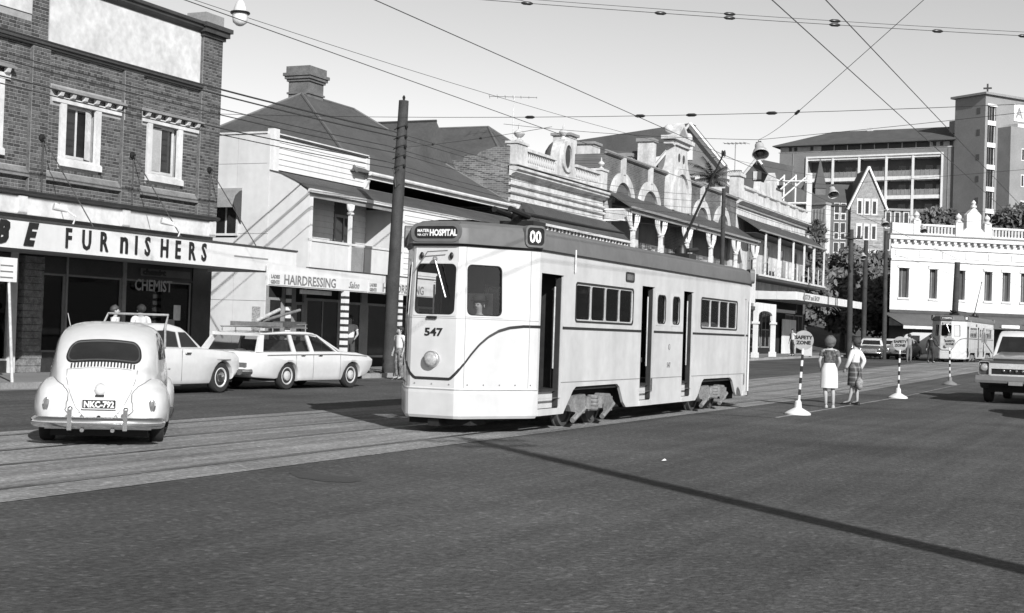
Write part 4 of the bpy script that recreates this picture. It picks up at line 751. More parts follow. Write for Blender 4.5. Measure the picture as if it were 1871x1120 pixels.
b = B(); P = [(6.3, 10.44), (8.3, 10.44), (8.3, 10.9), (7.95, 11.2), (7.95, 12.3), (7.3, 12.95), (6.65, 12.3), (6.65, 11.2), (6.3, 10.9)]; b.loft([[(p0 + wv * u - wn * .35 + Vector((0, 0, z))) for u, z in P], [(p0 + wv * u + wn * .14 + Vector((0, 0, z))) for u, z in P]]); b.o("pediment", STUCCO_W, wb)
b = B(); q_ = p0 + wv * 7.3; b.lathe([(.25, 0), (.25, .15), (.12, .2), (.2, .4), (.05, .6)], (q_.x, q_.y, 12.9), 10); b.o("ball_finial", STUCCO_W, wb, 40)
for a, c in ((2.55, 5.65), (9.0, 16), (16.3, 23.5)): ww("balustrade_rail", STUCCO_W, a, c, 11.18, 11.35, -.15, .1); ww("balustrade_base", STUCCO_W, a, c, 10.44, 10.6, -.15, .1)
bal = B().box(-.07, .07, -.07, .07, 0, .58).mesh("baluster", STUCCO_W)
for a, c in ((2.55, 5.65), (9.0, 16)):
    n = int((c - a) / .3)
    for k in range(n): q_ = p0 + wv * (a + .15 + k * .3) - wn * .02; inst("baluster", bal, wb, Matrix.Translation((q_.x, q_.y, 10.6)))
b = B(); P = [(0, 5.0), (3.4, 4.0), (3.4, 3.9), (0, 4.9)]; b.loft([[p0 + wv * u + wn * q + Vector((0, 0, z - .95)) for q, z in P] for u in (-.6, 24)]); b.o("street_awning", IRON_A, wb)
ww("awning_fascia", CREAM, -.6, 3.2, 2.75, 2.98, 3.4, 3.45); ww("wall_flashing", DARKTRIM, 0, 24, 4.05, 4.3, 0, .06); ww("shop_front", mat("far_shopfront", .03, .5), 0, 24, wz, 3.0, 0, .05)
for u in (1.2, 3.0, 5, 7.5): ww("shop_window", mat("far_shop_glass", .06, .1), u, u + 1.2, wz + .5, 2.3, .05, .08)
for u in (8, 11.5): ww("awning_sign", WHITE, u, u + 1.6, 3.05, 3.3, 3.4, 3.46)
sg = ww("lettered_sign", WHITE, 10.9, 14.5, 2.6, 3.95, 3.2, 3.3); ww("sign_frame", BLACK, 10.7, 10.9, 1.2, 4.0, 3.2, 3.32, sg)
q_ = p0 + wv * 11.0 + wn * 3.31; text("lettering", "TI", 1.25, BLACK, sg, (q_.x, q_.y, 2.82), WD, .01, .03, 0, .9)
for u in (11.75,): ww("sign_divider", BLACK, u + .12, u + .28, 2.6, 3.95, 3.3, 3.32, sg)
# houses on the rise behind the hotel
def gable_house(name, label, gx0, gx1, y0, y1, zb, ze, zr, m, depth_dir=-1):
    h = thing(name, label, "house", ((gx0 + gx1) / 2, y0, zb), world=True); mid = (gx0 + gx1) / 2
    b = B(); b.prism([(gx0, zb), (gx1, zb), (gx1, ze), (mid, zr), (gx0, ze)], 'y', y0, y1); b.o("wall", m, h)
    b = B(); e = .35
    for s, x in ((-1, gx0),):
        dx = (x - mid); zz = ze - (zr - ze) * e / abs(dx); b.add([(mid, y0 - .5, zr + .12), (mid, y1, zr + .12), (x + s * e, y1, zz + .12), (x + s * e, y0 - .5, zz + .12)], [(0, 1, 2, 3)])
    b.o("roof", TILE, h); b = B()
    for s, x in ((-1, gx0), (1, gx1)): b.tube([(mid, y0 - .52, zr + .05), (x + s * e, y0 - .52, ze - (zr - ze) * e / abs(x - mid) + .05)], .16, 4)
    b.o("bargeboard", WHITE, h); return h
h1 = gable_house("brick_gabled_house", "large brick gabled house with long dark roof above the hotel", -48.8, -41.8, 141.5, 143.2, 8, 19.5, 23.6, mat("house_brick", .17, .9, .2, 1, 8))
b = B(); b.add([(-48.4, 140.9, 20.3), (-45.4, 140.9, 23.65), (-60, 141.2, 22.0), (-60, 139.6, 18.2)], [(0, 1, 2, 3)]); b.o("side_roof", TILE, h1)
box("attic_window", WHITE, h1, -45.75, -45.05, 141.42, 141.48, 19.9, 21.8); box("window", CREAM, h1, -46.6, -44.2, 141.42, 141.48, 15.6, 18.3); box("pane", DGLASS, h1, -46.1, -44.7, 141.38, 141.42, 15.8, 18.1)
b = B(); b.prism([(-49.5, 12), (-46.9, 12), (-46.9, 17), (-49.5, 17)], 'y', 137, 141); b.o("side_bay", STUCCO, h1)
for x, z in ((-51.5, 20), (-49.2, 21.5)): box("house_chimney", STUCCO, h1, x - .8, x + .8, 138.4, 139.6, 16, z); box("chimney_cap", TRIM, h1, x - .95, x + .95, 138.2, 139.8, z, z + .35)
h2 = gable_house("small_gabled_house", "small dark roofed gabled house beside the palm", -41.7, -38.6, 149, 150.5, 10, 18.9, 20.8, mat("house_brick_dark", .11, .9))
b = B(); b.add([(-40.1, 148.9, 20.85), (-36.3, 149.2, 20.0), (-36.3, 147.4, 18), (-38.4, 147.2, 18.8)], [(0, 1, 2, 3)]); b.o("side_roof", TILE, h2); box("attic_window", CREAM, h2, -40.6, -39.7, 148.9, 148.98, 18.6, 19.5); box("side_wall", mat("house_brick_dark", .11), h2, -38.5, -36.4, 149.2, 155, 10, 18)
a2 = thing("roof_aerial", "thin television aerial on mast beside the palm", "aerial", (-40.1, 140, 14), world=True); B().tube([(-40.1, 140, 14), (-40.1, 140, 21.4)], .05, 5).o("mast", METAL, a2)
b = B(); b.tube([(-41.3, 140, 21.3), (-39.0, 140, 21.3)], .035, 5)
for k in range(6): x = -41.2 + k * .42; b.tube([(x, 139.3, 21.3), (x + .3, 140.7, 21.3)], .025, 5)
b.o("elements", METAL, a2)
# far domed turret peeping over the balustraded shop
tu = thing("domed_turret", "small dark domed turret showing above the roofs behind the balustraded shop", "turret", (-46, 108, 14), world=True)
B().lathe([(.95, 0), (.85, .5), (.55, 1.0), (.2, 1.35), (.1, 1.6), (.04, 2.0)], (-46.2, 108, 16.0), 12).o("dome", TILE, tu, 40); B().lathe([(.8, 0), (.8, 3)], (-46.2, 108, 13.0), 12).o("drum", STUCCO, tu, 40)

# ================================================================== trees
LEAF = [mat("leaf_%d" % i, v, .7, .35, 2, 12) for i, v in enumerate((0.085, 0.12, 0.055))]
BARK = mat("bark", .07, .9, .3, 5, 30)
def tree(label, base, crown, radii, n=3000, leaf=.28, clumps=34, seed=1, lean=(0, 0), nm="broadleaf_tree", grp="trees on the slope below the gothic building"):
    rnd = random.Random(seed); t = thing(nm, label, "tree", base, group=grp, world=True); bx, by, bz = base; cx_, cy_, cz_ = crown
    b = B(); b.tube([(bx, by, bz - .3), (bx * .6 + cx_ * .4, by * .6 + cy_ * .4, bz * .5 + cz_ * .5), (cx_, cy_, cz_ + radii[2] * .3)], [.26, .18, .06], 7)
    cl = []
    for k in range(clumps):
        while True:
            p = [rnd.uniform(-1, 1) for _ in range(3)]; q = sum(c * c for c in p)
            if .12 < q < 1: break
        cl.append((cx_ + p[0] * radii[0], cy_ + p[1] * radii[1], cz_ + p[2] * radii[2], rnd.uniform(.16, .34) * min(radii)))
    for c in cl[:9]: b.tube([(bx * .3 + cx_ * .7, by * .3 + cy_ * .7, bz * .35 + cz_ * .65), c[:3]], [.09, .03], 5)
    b.o("trunk", BARK, t, 40); g = B(); mi = []
    for k in range(n):
        c = cl[k % clumps]; r = c[3] * 2.1
        while True:
            p = [rnd.uniform(-1, 1) for _ in range(3)]
            if sum(v * v for v in p) < 1: break
        o = Vector((c[0] + p[0] * r, c[1] + p[1] * r, c[2] + p[2] * r * .8)); a = Vector((rnd.gauss(0, 1), rnd.gauss(0, 1), rnd.gauss(0, 1))).normalized(); w = a.orthogonal().normalized(); s = leaf * rnd.uniform(.6, 1.3)
        g.add([o - a * s, o + w * s * .55, o + a * s, o - w * s * .55], [(0, 1, 2, 3)]); mi.append((k % clumps) % 3)
    me = g.mesh("crown", LEAF[0]); [me.materials.append(x) for x in LEAF[1:]]; me.polygons.foreach_set("material_index", mi); link("crown", me, t, "stuff")
    return t
for k, (lab, base, cr, rd, n, lf) in enumerate([
    ("dark narrow tree at the end of the stucco parapet", (-26.4, 112.5, .5), (-26.3, 113, 8.6), (1.2, 1.2, 3.6), 2600, .24),
    ("broad leafy tree below the gothic gable, above the street awning", (-26.6, 130.5, 3), (-26.2, 130.5, 7.3), (2.8, 2.6, 2.5), 4200, .28),
    ("rounded tree below the right wing of the gothic building", (-24.2, 133, 3), (-24.2, 133, 7.2), (2.6, 2.4, 2.4), 4200, .28),
    ("low bushy tree beside the white corner building", (-22.6, 129.5, 2), (-22.9, 129.5, 5.4), (2.3, 1.8, 3.0), 4200, .26),
    ("spreading low tree on the bank above the far shops", (-25.6, 124.5, 1), (-25.4, 124.5, 5.0), (3.6, 2.0, 2.3), 5200, .26),
    ("scrubby tree between the verandah end and the bank", (-27.6, 118.5, 1), (-27.4, 118.6, 5.8), (2.0, 1.6, 2.6), 3000, .26)]):
    tree(lab, base, cr, rd, n, lf, 30, k + 3)
for k, (lab, base, cr, rd) in enumerate([("dark tree at the foot of the hospital balconies", (-30.6, 212, 14), (-30.6, 212, 18.6), (3.4, 2.4, 2.6)), ("dark tree in front of the hospital ward wing", (-19.6, 212, 14), (-19.6, 212, 18.4), (2.9, 2.4, 2.6))]):
    tree(lab, base, cr, rd, 2600, .42, 26, k + 30, grp="trees in front of the hospital")
# palm
pt = thing("palm_tree", "palm with drooping fronds behind the hotel parapet", "palm tree", (-35.4, 117, 6), world=True)
B().tube([(-35.4, 117, 5), (-35.5, 117, 11), (-35.4, 117, 15.0)], [.3, .24, .2], 8).o("trunk", BARK, pt, 40)
rnd = random.Random(5)
for k in range(26):
    a = k * 2.4; el = rnd.uniform(-.2, 1.2); L_ = rnd.uniform(2.0, 2.9); b = B(); pts = []
    for j in range(9):
        t = j / 8; rr = L_ * t; pts.append(Vector((-35.4 + math.cos(a) * rr * math.cos(el * (1 - t * .5)), 117 + math.sin(a) * rr * .8, 15.0 + math.sin(el) * rr * 1.1 - 1.1 * t * t)))
    b.tube(pts, .03, 4)
    for j in range(1, 9):
        d = (pts[j] - pts[j - 1]).normalized(); s = d.cross(Vector((0, 0, 1))).normalized()
        for q in (0, .5):
            c = pts[j - 1].lerp(pts[j], q)
            for sg_ in (-1, 1): tip = c + s * sg_ * .5 * (1 - .5 * j / 9) + d * .3 - Vector((0, 0, .25)); b.add([c - d * .05, c + d * .06, tip], [(0, 1, 2)])
    b.o("frond", LEAF[k % 3], pt)

# ================================================================== people
def skin_mesh(nodes, edges, mat_, root, sub=1):
    """grow one continuous skin over a skeleton: nodes name -> (pos, radius or (rx, ry))"""
    names = list(nodes); ix = {n: i for i, n in enumerate(names)}
    me = bpy.data.meshes.new("s"); me.from_pydata([nodes[n][0] for n in names], [(ix[a], ix[c]) for a, c in edges], [])
    ob = bpy.data.objects.new("s", me); COL.objects.link(ob); sk = ob.modifiers.new("k", 'SKIN'); sk.use_smooth_shade = True; sk.branch_smoothing = .4
    if not me.skin_vertices: return None
    for n, v in zip(names, me.skin_vertices[0].data):
        r = nodes[n][1]; v.radius = (r, r) if not isinstance(r, tuple) else r; v.use_root = (n == root); v.use_loose = False
    ss = ob.modifiers.new("s", 'SUBSURF'); ss.levels = ss.render_levels = sub
    dg = bpy.context.evaluated_depsgraph_get(); m2 = bpy.data.meshes.new_from_object(ob.evaluated_get(dg)); bpy.data.objects.remove(ob); bpy.data.meshes.remove(me)
    m2.materials.clear(); m2.materials.append(mat_); m2.polygons.foreach_set("use_smooth", [True] * len(m2.polygons)); return m2
def person(label, loc, rz=0.0, h=1.65, top=None, bottom=None, skirt=None, hem=.50, sleeves='short', hair=None, shoes=None, arms=None, feet=None, hat=None, group=None, female=False, seated=False, lean=0.0, bouffant=1.0):
    s = h / 1.65; t = thing("person", label, "person", loc, rz, group); S = lambda p: Vector((p[0], p[1] + lean * max(0, p[2] - .9), p[2])) * s
    A = arms or {}; F = feet or {}
    j = {'pelvis': ((0, 0, .93), (.135, .10)), 'spine': ((0, 0, 1.08), (.115 if female else .125, .085)), 'chest': ((0, .01, 1.24), (.135 if female else .155, .10)), 'collar': ((0, 0, 1.36), .075), 'neck': ((0, .0, 1.42), .05), 'jaw': ((0, .022, 1.485), .066), 'face': ((0, .018, 1.545), .085), 'crown': ((0, .0, 1.605), .066), 'nose': ((0, .118, 1.535), .012)}
    e = [('pelvis', 'spine'), ('spine', 'chest'), ('chest', 'collar'), ('collar', 'neck'), ('neck', 'jaw'), ('jaw', 'face'), ('face', 'crown'), ('face', 'nose')]
    for sd, k in ((1, 'R'), (-1, 'L')):
        el, wr = A.get(k, ((sd * .235, -.03, 1.09), (sd * .235, .05, .86))); kn, an = F.get(k, ((sd * .095, .02, .50), (sd * .095, -.01, .08)))
        sw = .165 if female else .185
        j.update({'sh' + k: ((sd * sw, 0, 1.345), .052), 'el' + k: (el, .038), 'wr' + k: (wr, .026), 'hip' + k: ((sd * .09, 0, .88), .088), 'kn' + k: (kn, .055), 'cf' + k: (((kn[0] + an[0]) / 2, (kn[1] + an[1]) / 2 - .02, kn[2] * .62 + an[2] * .38), .052), 'an' + k: (an, .034), 'toe' + k: ((an[0] + sd * .02, an[1] + .15, max(.03, an[2] - .05)), .032)})
        e += [('collar', 'sh' + k), ('sh' + k, 'el' + k), ('el' + k, 'wr' + k), ('pelvis', 'hip' + k), ('hip' + k, 'kn' + k), ('kn' + k, 'cf' + k), ('cf' + k, 'an' + k), ('an' + k, 'toe' + k)]
        d = (Vector(wr) - Vector(el)).normalized(); pm = Vector(wr) + d * .06; sdv = d.cross(Vector((0, 1, 0))).normalized() if abs(d.y) < .9 else Vector((1, 0, 0)); fw = sdv.cross(d).normalized()
        j['pm' + k] = (tuple(pm), (.033, .018)); e.append(('wr' + k, 'pm' + k))
        for q in range(4):
            off = fw * (.027 - .018 * q); L_ = (.070, .080, .075, .058)[q]; f1 = pm + d * .03 + off; f2 = f1 + d * L_ * .6 + Vector((-sd * .006, 0, 0)); j['f%d%s' % (q, k)] = (tuple(f1), .0085); j['g%d%s' % (q, k)] = (tuple(f2), .0075); e += [('pm' + k, 'f%d%s' % (q, k)), ('f%d%s' % (q, k), 'g%d%s' % (q, k))]
        th = Vector(wr) + d * .03 + fw * .035; j['t' + k] = (tuple(th), .010); j['u' + k] = (tuple(th + d * .035 + fw * .008), .008); e += [('wr' + k, 't' + k), ('t' + k, 'u' + k)]
    N_ = {k: (tuple(S(p)), (tuple(x * s for x in r) if isinstance(r, tuple) else r * s)) for k, (p, r) in j.items()}
    me = skin_mesh(N_, e, SKIN, 'pelvis'); body = link("body", me, t)
    def grow(name, keys, ee, m, add, root, cut=None):
        nd = {k: (N_[k][0], tuple(x + add * s for x in N_[k][1]) if isinstance(N_[k][1], tuple) else N_[k][1] + add * s) for k in keys}
        if cut: nd.update(cut)
        return link(name, skin_mesh(nd, ee, m, root), t)
    mid = lambda a, c, f: tuple(Vector(N_[a][0]).lerp(Vector(N_[c][0]), f))
    if top:
        keys = ['pelvis', 'spine', 'chest', 'collar']; ee = [('pelvis', 'spine'), ('spine', 'chest'), ('chest', 'collar')]; cut = {}
        for k in 'RL':
            keys.append('sh' + k); ee.append(('collar', 'sh' + k))
            if sleeves == 'long': keys += ['el' + k, 'wr' + k]; ee += [('sh' + k, 'el' + k), ('el' + k, 'wr' + k)]
            else: cut['c' + k] = (mid('sh' + k, 'el' + k, .62 if sleeves == 'short' else .25), .058 * s); ee.append(('sh' + k, 'c' + k))
        grow("shirt" if not female else "blouse", keys, ee, top, .022, 'chest', cut)
    if bottom:
        keys = ['pelvis', 'spine'] + [q + k for q in ('hip', 'kn', 'cf', 'an') for k in 'RL']; ee = [('spine', 'pelvis')] + [(a + k if a != 'pelvis' else a, c + k) for a, c in (('pelvis', 'hip'), ('hip', 'kn'), ('kn', 'cf'), ('cf', 'an')) for k in 'RL']
        grow("trousers", keys, ee, bottom, .026, 'pelvis')
    if skirt:
        b = B(); loops = []
        for z, rx, ry in ((1.06, .125, .105), (1.0, .15, .125), (.92, .185, .15), (.8, .20, .16), (.65, .205, .165), (hem, .21, .17), (hem + .005, .195, .155)):
            loops.append([S((rx * (1 + .03 * math.cos(9 * a) * (1.1 - z)) * math.cos(a), ry * (1 + .03 * math.cos(9 * a) * (1.1 - z)) * math.sin(a), z)) for a in [2 * math.pi * q / 36 for q in range(36)]])
        b.loft(loops, (True, False)); b.o("skirt", skirt, t, 60)
    hm = hair or HAIRM; b = B(); c = S((0, -.02, 1.575)); n, m = 20, 14; loops = []
    for q in range(m + 1):
        a = math.pi * q / m; rr = max(math.sin(a), .01); z = -math.cos(a); l = []
        for p_ in range(n):
            th = 2 * math.pi * p_ / n; x, y = rr * math.cos(th), rr * math.sin(th)
            k = .108 * s * bouffant * (1 + .13 * noise.noise(Vector((x * 3.2, y * 3.2, z * 3.2 + loc[1]))) + .07 * noise.noise(Vector((x * 9, y * 9, z * 9))))
            front = max(0, y - .15) * max(0, .45 - z); l.append(c + Vector((x * k, y * k * 1.04 - front * .075 * s * bouffant, z * k * (1.05 if z > 0 else (1.0 if female else .8)))))
        loops.append(l)
    b.loft(loops)
    if female: b.ball(tuple(S((0, -.055, 1.50))), .078 * s * bouffant, 12, 8, (1.05, .75, .8))
    b.o("hair", hm, t, 60)
    for sd in (-1, 1): B().ball(tuple(S((sd * .026, .098, 1.555))), .010 * s, 6, 4).o("eye", BLACK, body, 60); B().ball(tuple(S((sd * .088, .012, 1.535))), .022 * s, 6, 5, (.4, .8, 1.2)).o("ear", SKIN, body, 60)
    B().ball(tuple(S((0, .086, 1.488))), .02 * s, 8, 4, (1.1, .4, .3)).o("mouth", mat("lips", .18, .5), body, 60)
    if hat: b = B(); b.lathe([(.13 * s, 0), (.135 * s, .012), (.105 * s, .02), (.10 * s, .07), (.06 * s, .10), (.01, .105)], tuple(S((0, .0, 1.61))), 16); b.o("cap", hat, t, 50)
    if shoes and not seated:
        for k in 'RL':
            a, c = Vector(N_['an' + k][0]), Vector(N_['toe' + k][0]); d = (c - a); d.z = 0; L_ = d.length; d.normalize(); w = d.cross(Vector((0, 0, 1))); b = B(); z0 = .0; loops = []
            for f, ww, hh in ((-.07, .022, .03), (-.06, .034, .07), (.0, .038, .09), (.06, .042, .065), (.13, .046, .05), (.18, .04, .04), (.215, .015, .025)):
                p = Vector((a.x, a.y, 0)) + d * f * s; loops.append([p - w * ww * s + Vector((0, 0, z0)), p + w * ww * s + Vector((0, 0, z0)), p + w * ww * .9 * s + Vector((0, 0, hh * .6 * s)), p + w * ww * .4 * s + Vector((0, 0, hh * s)), p - w * ww * .4 * s + Vector((0, 0, hh * s)), p - w * ww * .9 * s + Vector((0, 0, hh * .6 * s))])
            b.loft(loops); b.o("shoe", shoes, t, 50)
    return t

# ================================================================== tram
TRW = mat("tram_cream_enamel", 0.51, 0.35, 0.06, .9, 6, coat=.3, streak=.12); TRS = mat("tram_side_enamel", 0.51, 0.4, 0.08, .9, 6, coat=.2, streak=.17)
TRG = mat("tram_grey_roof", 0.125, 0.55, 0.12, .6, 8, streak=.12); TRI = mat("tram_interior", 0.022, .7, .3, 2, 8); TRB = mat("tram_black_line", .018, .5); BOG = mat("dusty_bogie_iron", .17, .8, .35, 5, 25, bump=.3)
HALF = [(1.105, -5.86), (1.08, -5.95), (1.04, -6.04), None, None, (.465, -7.005), (.415, -7.05), (.36, -7.08), (.335, -7.08)]
_l = lambda t: (1.04 + (.465 - 1.04) * t, -6.04 + (-7.005 + 6.04) * t)
HALF[3], HALF[4] = _l(.43), _l(.992)
END = HALF + [(-x, y) for x, y in HALF[::-1]]                                 # right corner round the front to the left corner
def normals(P, closed):
    out = []
    for i in range(len(P)):
        a = Vector(P[i - 1] if (closed or i) else P[0]); c = Vector(P[(i + 1) % len(P)] if (closed or i < len(P) - 1) else P[-1]); d = (c - a).normalized(); out.append(Vector((-d.y, d.x)))
    return out
def make_tram(name, label, number, route, dest):
    t = thing(name, label, "tram")
    EN = normals(END, False)
    if EN[8].y > 0: EN = [-n for n in EN]
    EN[0] = Vector((1, -.12)).normalized(); EN[-1] = Vector((-1, -.12)).normalized()
    def pt(i, z, off=0.0, f=1): 
        rake = -.045 * max(0, z - 1.6) * max(0, min(1, (-END[i][1] - 5.86) / .5)); p = Vector(END[i]) + EN[i] * (off + rake); return (p.x * f, p.y * f, z)
    # end shells with real window openings
    Z = [.66, 1.1, 1.6, 1.69, 2.45, 2.72]; wins = {3, 8, 13}
    for f in (1, -1):
        b = B(); g = B()
        for i in range(len(END) - 1):
            for k in range(len(Z) - 1):
                if k == 3 and i in wins: continue
                b.poly([pt(i, Z[k], 0, f), pt(i + 1, Z[k], 0, f), pt(i + 1, Z[k + 1], 0, f), pt(i, Z[k + 1], 0, f)]); g.poly([pt(i, Z[k], -.04, f), pt(i + 1, Z[k], -.04, f), pt(i + 1, Z[k + 1], -.04, f), pt(i, Z[k + 1], -.04, f)])
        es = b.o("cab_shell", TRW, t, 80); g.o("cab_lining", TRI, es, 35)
        b = B()
        for i in range(len(END) - 1):
            for za, zb, oa, ob_ in ((.22, .26, -.01, .015), (.26, .58, .015, .025), (.58, .63, .025, .02), (.63, .66, .02, .0)): b.poly([pt(i, za, oa, f), pt(i + 1, za, oa, f), pt(i + 1, zb, ob_, f), pt(i, zb, ob_, f)])
        b.o("apron", TRW, t, 80)
        b = B()
        for i in range(len(END) - 1): b.poly([pt(i, .628, .026, f), pt(i + 1, .628, .026, f), pt(i + 1, .642, .02, f), pt(i, .642, .02, f)])
        b.o("apron_seam", TRIM, es)
        for i in wins:
            a, c = [Vector(pt(q, 1.69, 0, f)) for q in (i, i + 1)], [Vector(pt(q, 2.45, 0, f)) for q in (i, i + 1)]; w, hgt = (a[1] - a[0]).length, .76; cen = (a[0] + a[1] + c[0] + c[1]) / 4; ux = (a[1] - a[0]).normalized(); uz = (c[0] - a[0]).normalized(); un = ux.cross(uz)
            if un.dot(Vector((cen.x, cen.y, 0))) < 0: un = -un
            mp = lambda p, q: cen + ux * p[0] + uz * p[1] + un * q; b = B(); ring_frame(b, rrect(w + .02, hgt + .02, .02), rrect(w - .03, hgt - .03, .08), lambda p: mp(p, -.02), lambda p: mp(p, .008)); fr = b.o("windscreen", TRW, t)
            b = B(); ring_frame(b, rrect(w - .028, hgt - .028, .08), rrect(w - .055, hgt - .055, .075), lambda p: mp(p, -.01), lambda p: mp(p, .011)); b.o("rubber_seal", BLACK, fr); b = B(); b.poly([mp(p, -.012) for p in rrect(w - .06, hgt - .06, .085)]); b.o("pane", thin_glass("tram_windscreen_glass", .75), fr)
        # livery line sweeping down to a V under the headlight
        al = [0.0]
        for q in range(1, len(END)): al.append(al[-1] + (Vector(END[q]) - Vector(END[q - 1])).length)
        mid_ = al[-1] / 2; key = [(0, 1.575), (.30, 1.572), (.55, 1.545), (.75, 1.49), (.92, 1.405), (1.07, 1.29), (1.20, 1.155), (1.32, 1.01), (1.43, .87), (1.50, .80), (1.53, .785), (mid_ + .01, .785)]
        def zline(a):
            a = min(a, 2 * mid_ - a)
            for (a0, z0), (a1, z1) in zip(key, key[1:]):
                if a <= a1: return z0 + (z1 - z0) * (a - a0) / (a1 - a0)
            return .785
        def ps(a, z, off):
            i = max(q for q in range(len(al) - 1) if al[q] <= a + 1e-9); q = (a - al[i]) / (al[i + 1] - al[i]); return Vector(pt(i, z, off, f)).lerp(Vector(pt(i + 1, z, off, f)), q)
        fine = []
        for q in range(121): a = 2 * mid_ * q / 120; fine.append((min(a, al[-1] - 1e-6), zline(a)))
        b = B(); P3 = [ps(s_, z, .007) for s_, z in fine]; loops = []
        for i, (s_, z) in enumerate(fine):
            tg = (P3[min(i + 1, len(P3) - 1)] - P3[max(i - 1, 0)]).normalized(); nrm = Vector((P3[i].x, P3[i].y, 0)).normalized(); up = tg.cross(nrm).normalized() * .02; loops.append([P3[i] - up, P3[i] + up])
        b.loft(loops, closed=False); b.o("livery_line", TRB, t)
        hy = -7.10 * f
        b = B(); b.lathe([(.112, -.03), (.118, .0), (.118, .05), (.105, .06)], (0, 0, 0), 24, 'y'); me = b.mesh("headlamp", METAL, 40); hl = inst("headlamp", me, t, Matrix.Translation((0, hy, 1.06)) @ Matrix.Rotation(math.pi if f > 0 else 0, 4, 'Z'))
        b = B(); b.lathe([(.103, 0), (.094, .02), (.055, .036), (.01, .04)], (0, 0, 0), 24, 'y'); ln = inst("lens", b.mesh("lens", mat("headlamp_lens", .35, .08, .2, 20, 40, spec=.8), 50), hl, Matrix.Translation((0, .055, 0)))
        text("fleet_number", number, .155, BLACK, t, ((.0 if f > 0 else 0), hy + (.012 * f), 1.40), (f, 0), .003, .004, 0, 1.25, 'CENTER')
        for x in (-.24, .24): B().ball((x, hy + .035 * f, 2.55), .042, 10, 6, (.8, .5, 1.2)).o("marker_lamp", BLACK, t, 50)
        B().box(-.09, .09, hy - .0 * f, hy - .015 * f if f < 0 else hy + .0, 1.655, 1.69) if 0 else None
        b = B(); b.box(-.11, .05, min(hy + .01 * f, hy - .012 * f), max(hy + .01 * f, hy - .012 * f), 1.64, 1.675); b.o("vent_slot", BLACK, t)
        b = B(); b.tube([(.0, hy + .0 * f - .02 * f, 2.50), (.08, hy - .03 * f, 2.30), (.2, hy - .03 * f, 1.95)], .012, 6); b.ball((0, hy - .01 * f, 2.5), .04, 8, 5); b.tube([(-.3, hy - .01 * f, 2.36), (-.12, hy - .02 * f, 2.60), (.2, hy - .01 * f, 2.62)], .009, 5); b.o("windscreen_wiper", METAL, t)
        b = B(); ring_frame(b, rrect(.80, .27, .11), rrect(.70, .18, .08), lambda p: (p[0], hy + .08 * f, 2.88 + p[1]), lambda p: (p[0], hy - .02 * f, 2.88 + p[1])); ds = b.o("destination_box", TRG, t)
        b = B(); b.poly([(p[0], hy - .012 * f, 2.88 + p[1]) for p in rrect(.74, .22, .09)]); b.o("destination_blind", BLACK, ds); LT = mat("blind_lettering", .75, .5)
        text("lettering", dest, .125, LT, ds, (-.1 * f, hy - .016 * f, 2.835), (f, 0), .001, .006, 0, .78); text("lettering", "MATER", .06, LT, ds, (-.3 * f, hy - .016 * f, 2.885), (f, 0), .001, .002); text("lettering", "VIA CITY", .045, LT, ds, (-.3 * f, hy - .016 * f, 2.83), (f, 0), .001, .001)
        for k in range(13):   # bolt heads along the dash seam, and the panel joints
            p_ = ps(al[-1] * (k + .5) / 13, .71, .006); B().ball(tuple(p_), .012, 6, 4).o("bolt_head", TRIM, es)
        for zz in (1.655,):
            b = B(); loops = [[ps(al[-1] * min(q / 60, .99999), zz - .004, .003), ps(al[-1] * min(q / 60, .99999), zz + .004, .003)] for q in range(61)]; b.loft(loops, closed=False); b.o("panel_seam", mat("seam_grey", .3, .6), es)
        for ii in (2, 5, 12, 15):
            b = B(); b.loft([[Vector(pt(ii, .66, .004, f)), Vector(pt(ii, 1.1, .004, f)), Vector(pt(ii, 1.7, .004, f)), Vector(pt(ii, 2.68, .004, f))], [Vector(pt(ii, z_, .004, f)) + Vector((.007, 0, 0)) for z_ in (.66, 1.1, 1.7, 2.68)]], closed=False); b.o("panel_seam", mat("seam_grey", .3, .6), es)
        for sx in (1, -1):   # route number box on the corner of the roof
            c = Vector((1.06 * sx, -6.02 * f, 2.90)); n_ = Vector((.85 * sx, -.53 * f, 0)).normalized(); r_ = Vector((0, 0, 1)).cross(n_)
            b = B(); ring_frame(b, rrect(.36, .32, .08), rrect(.30, .26, .06), lambda p: c + r_ * p[0] + Vector((0, 0, p[1])) - n_ * .06, lambda p: c + r_ * p[0] + Vector((0, 0, p[1])) + n_ * .05); rb = b.o("route_box", TRG, t); b = B(); b.poly([c + r_ * p[0] + Vector((0, 0, p[1])) + n_ * .035 for p in rrect(.32, .28, .07)]); b.o("route_blind", BLACK, rb)
            q = c + n_ * .038 + Vector((0, 0, -.085)); text("lettering", route, .24, LT, rb, q, (r_.x, r_.y), .001, .008, 0, .85, 'CENTER')
        b = B(); b.box(-.5, .5, -6.8 if f > 0 else 6.3, -6.3 if f > 0 else 6.8, .12, .27); b.o("lifeguard_tray", VOIDM, t); b = B(); b.box(-.09, .09, (-7.0 if f > 0 else 6.4), (-6.4 if f > 0 else 7.0), .10, .20); b.o("coupler", BLACK, t)
    # sides
    doors = [(-5.79, -4.93), (-1.31, -.63), (1.09, 1.71), (5.48, 5.60)]; gw = [(-4.41, -1.79), (2.24, 4.83)]; sw_ = [(-.52, .05), (.36, .89)]
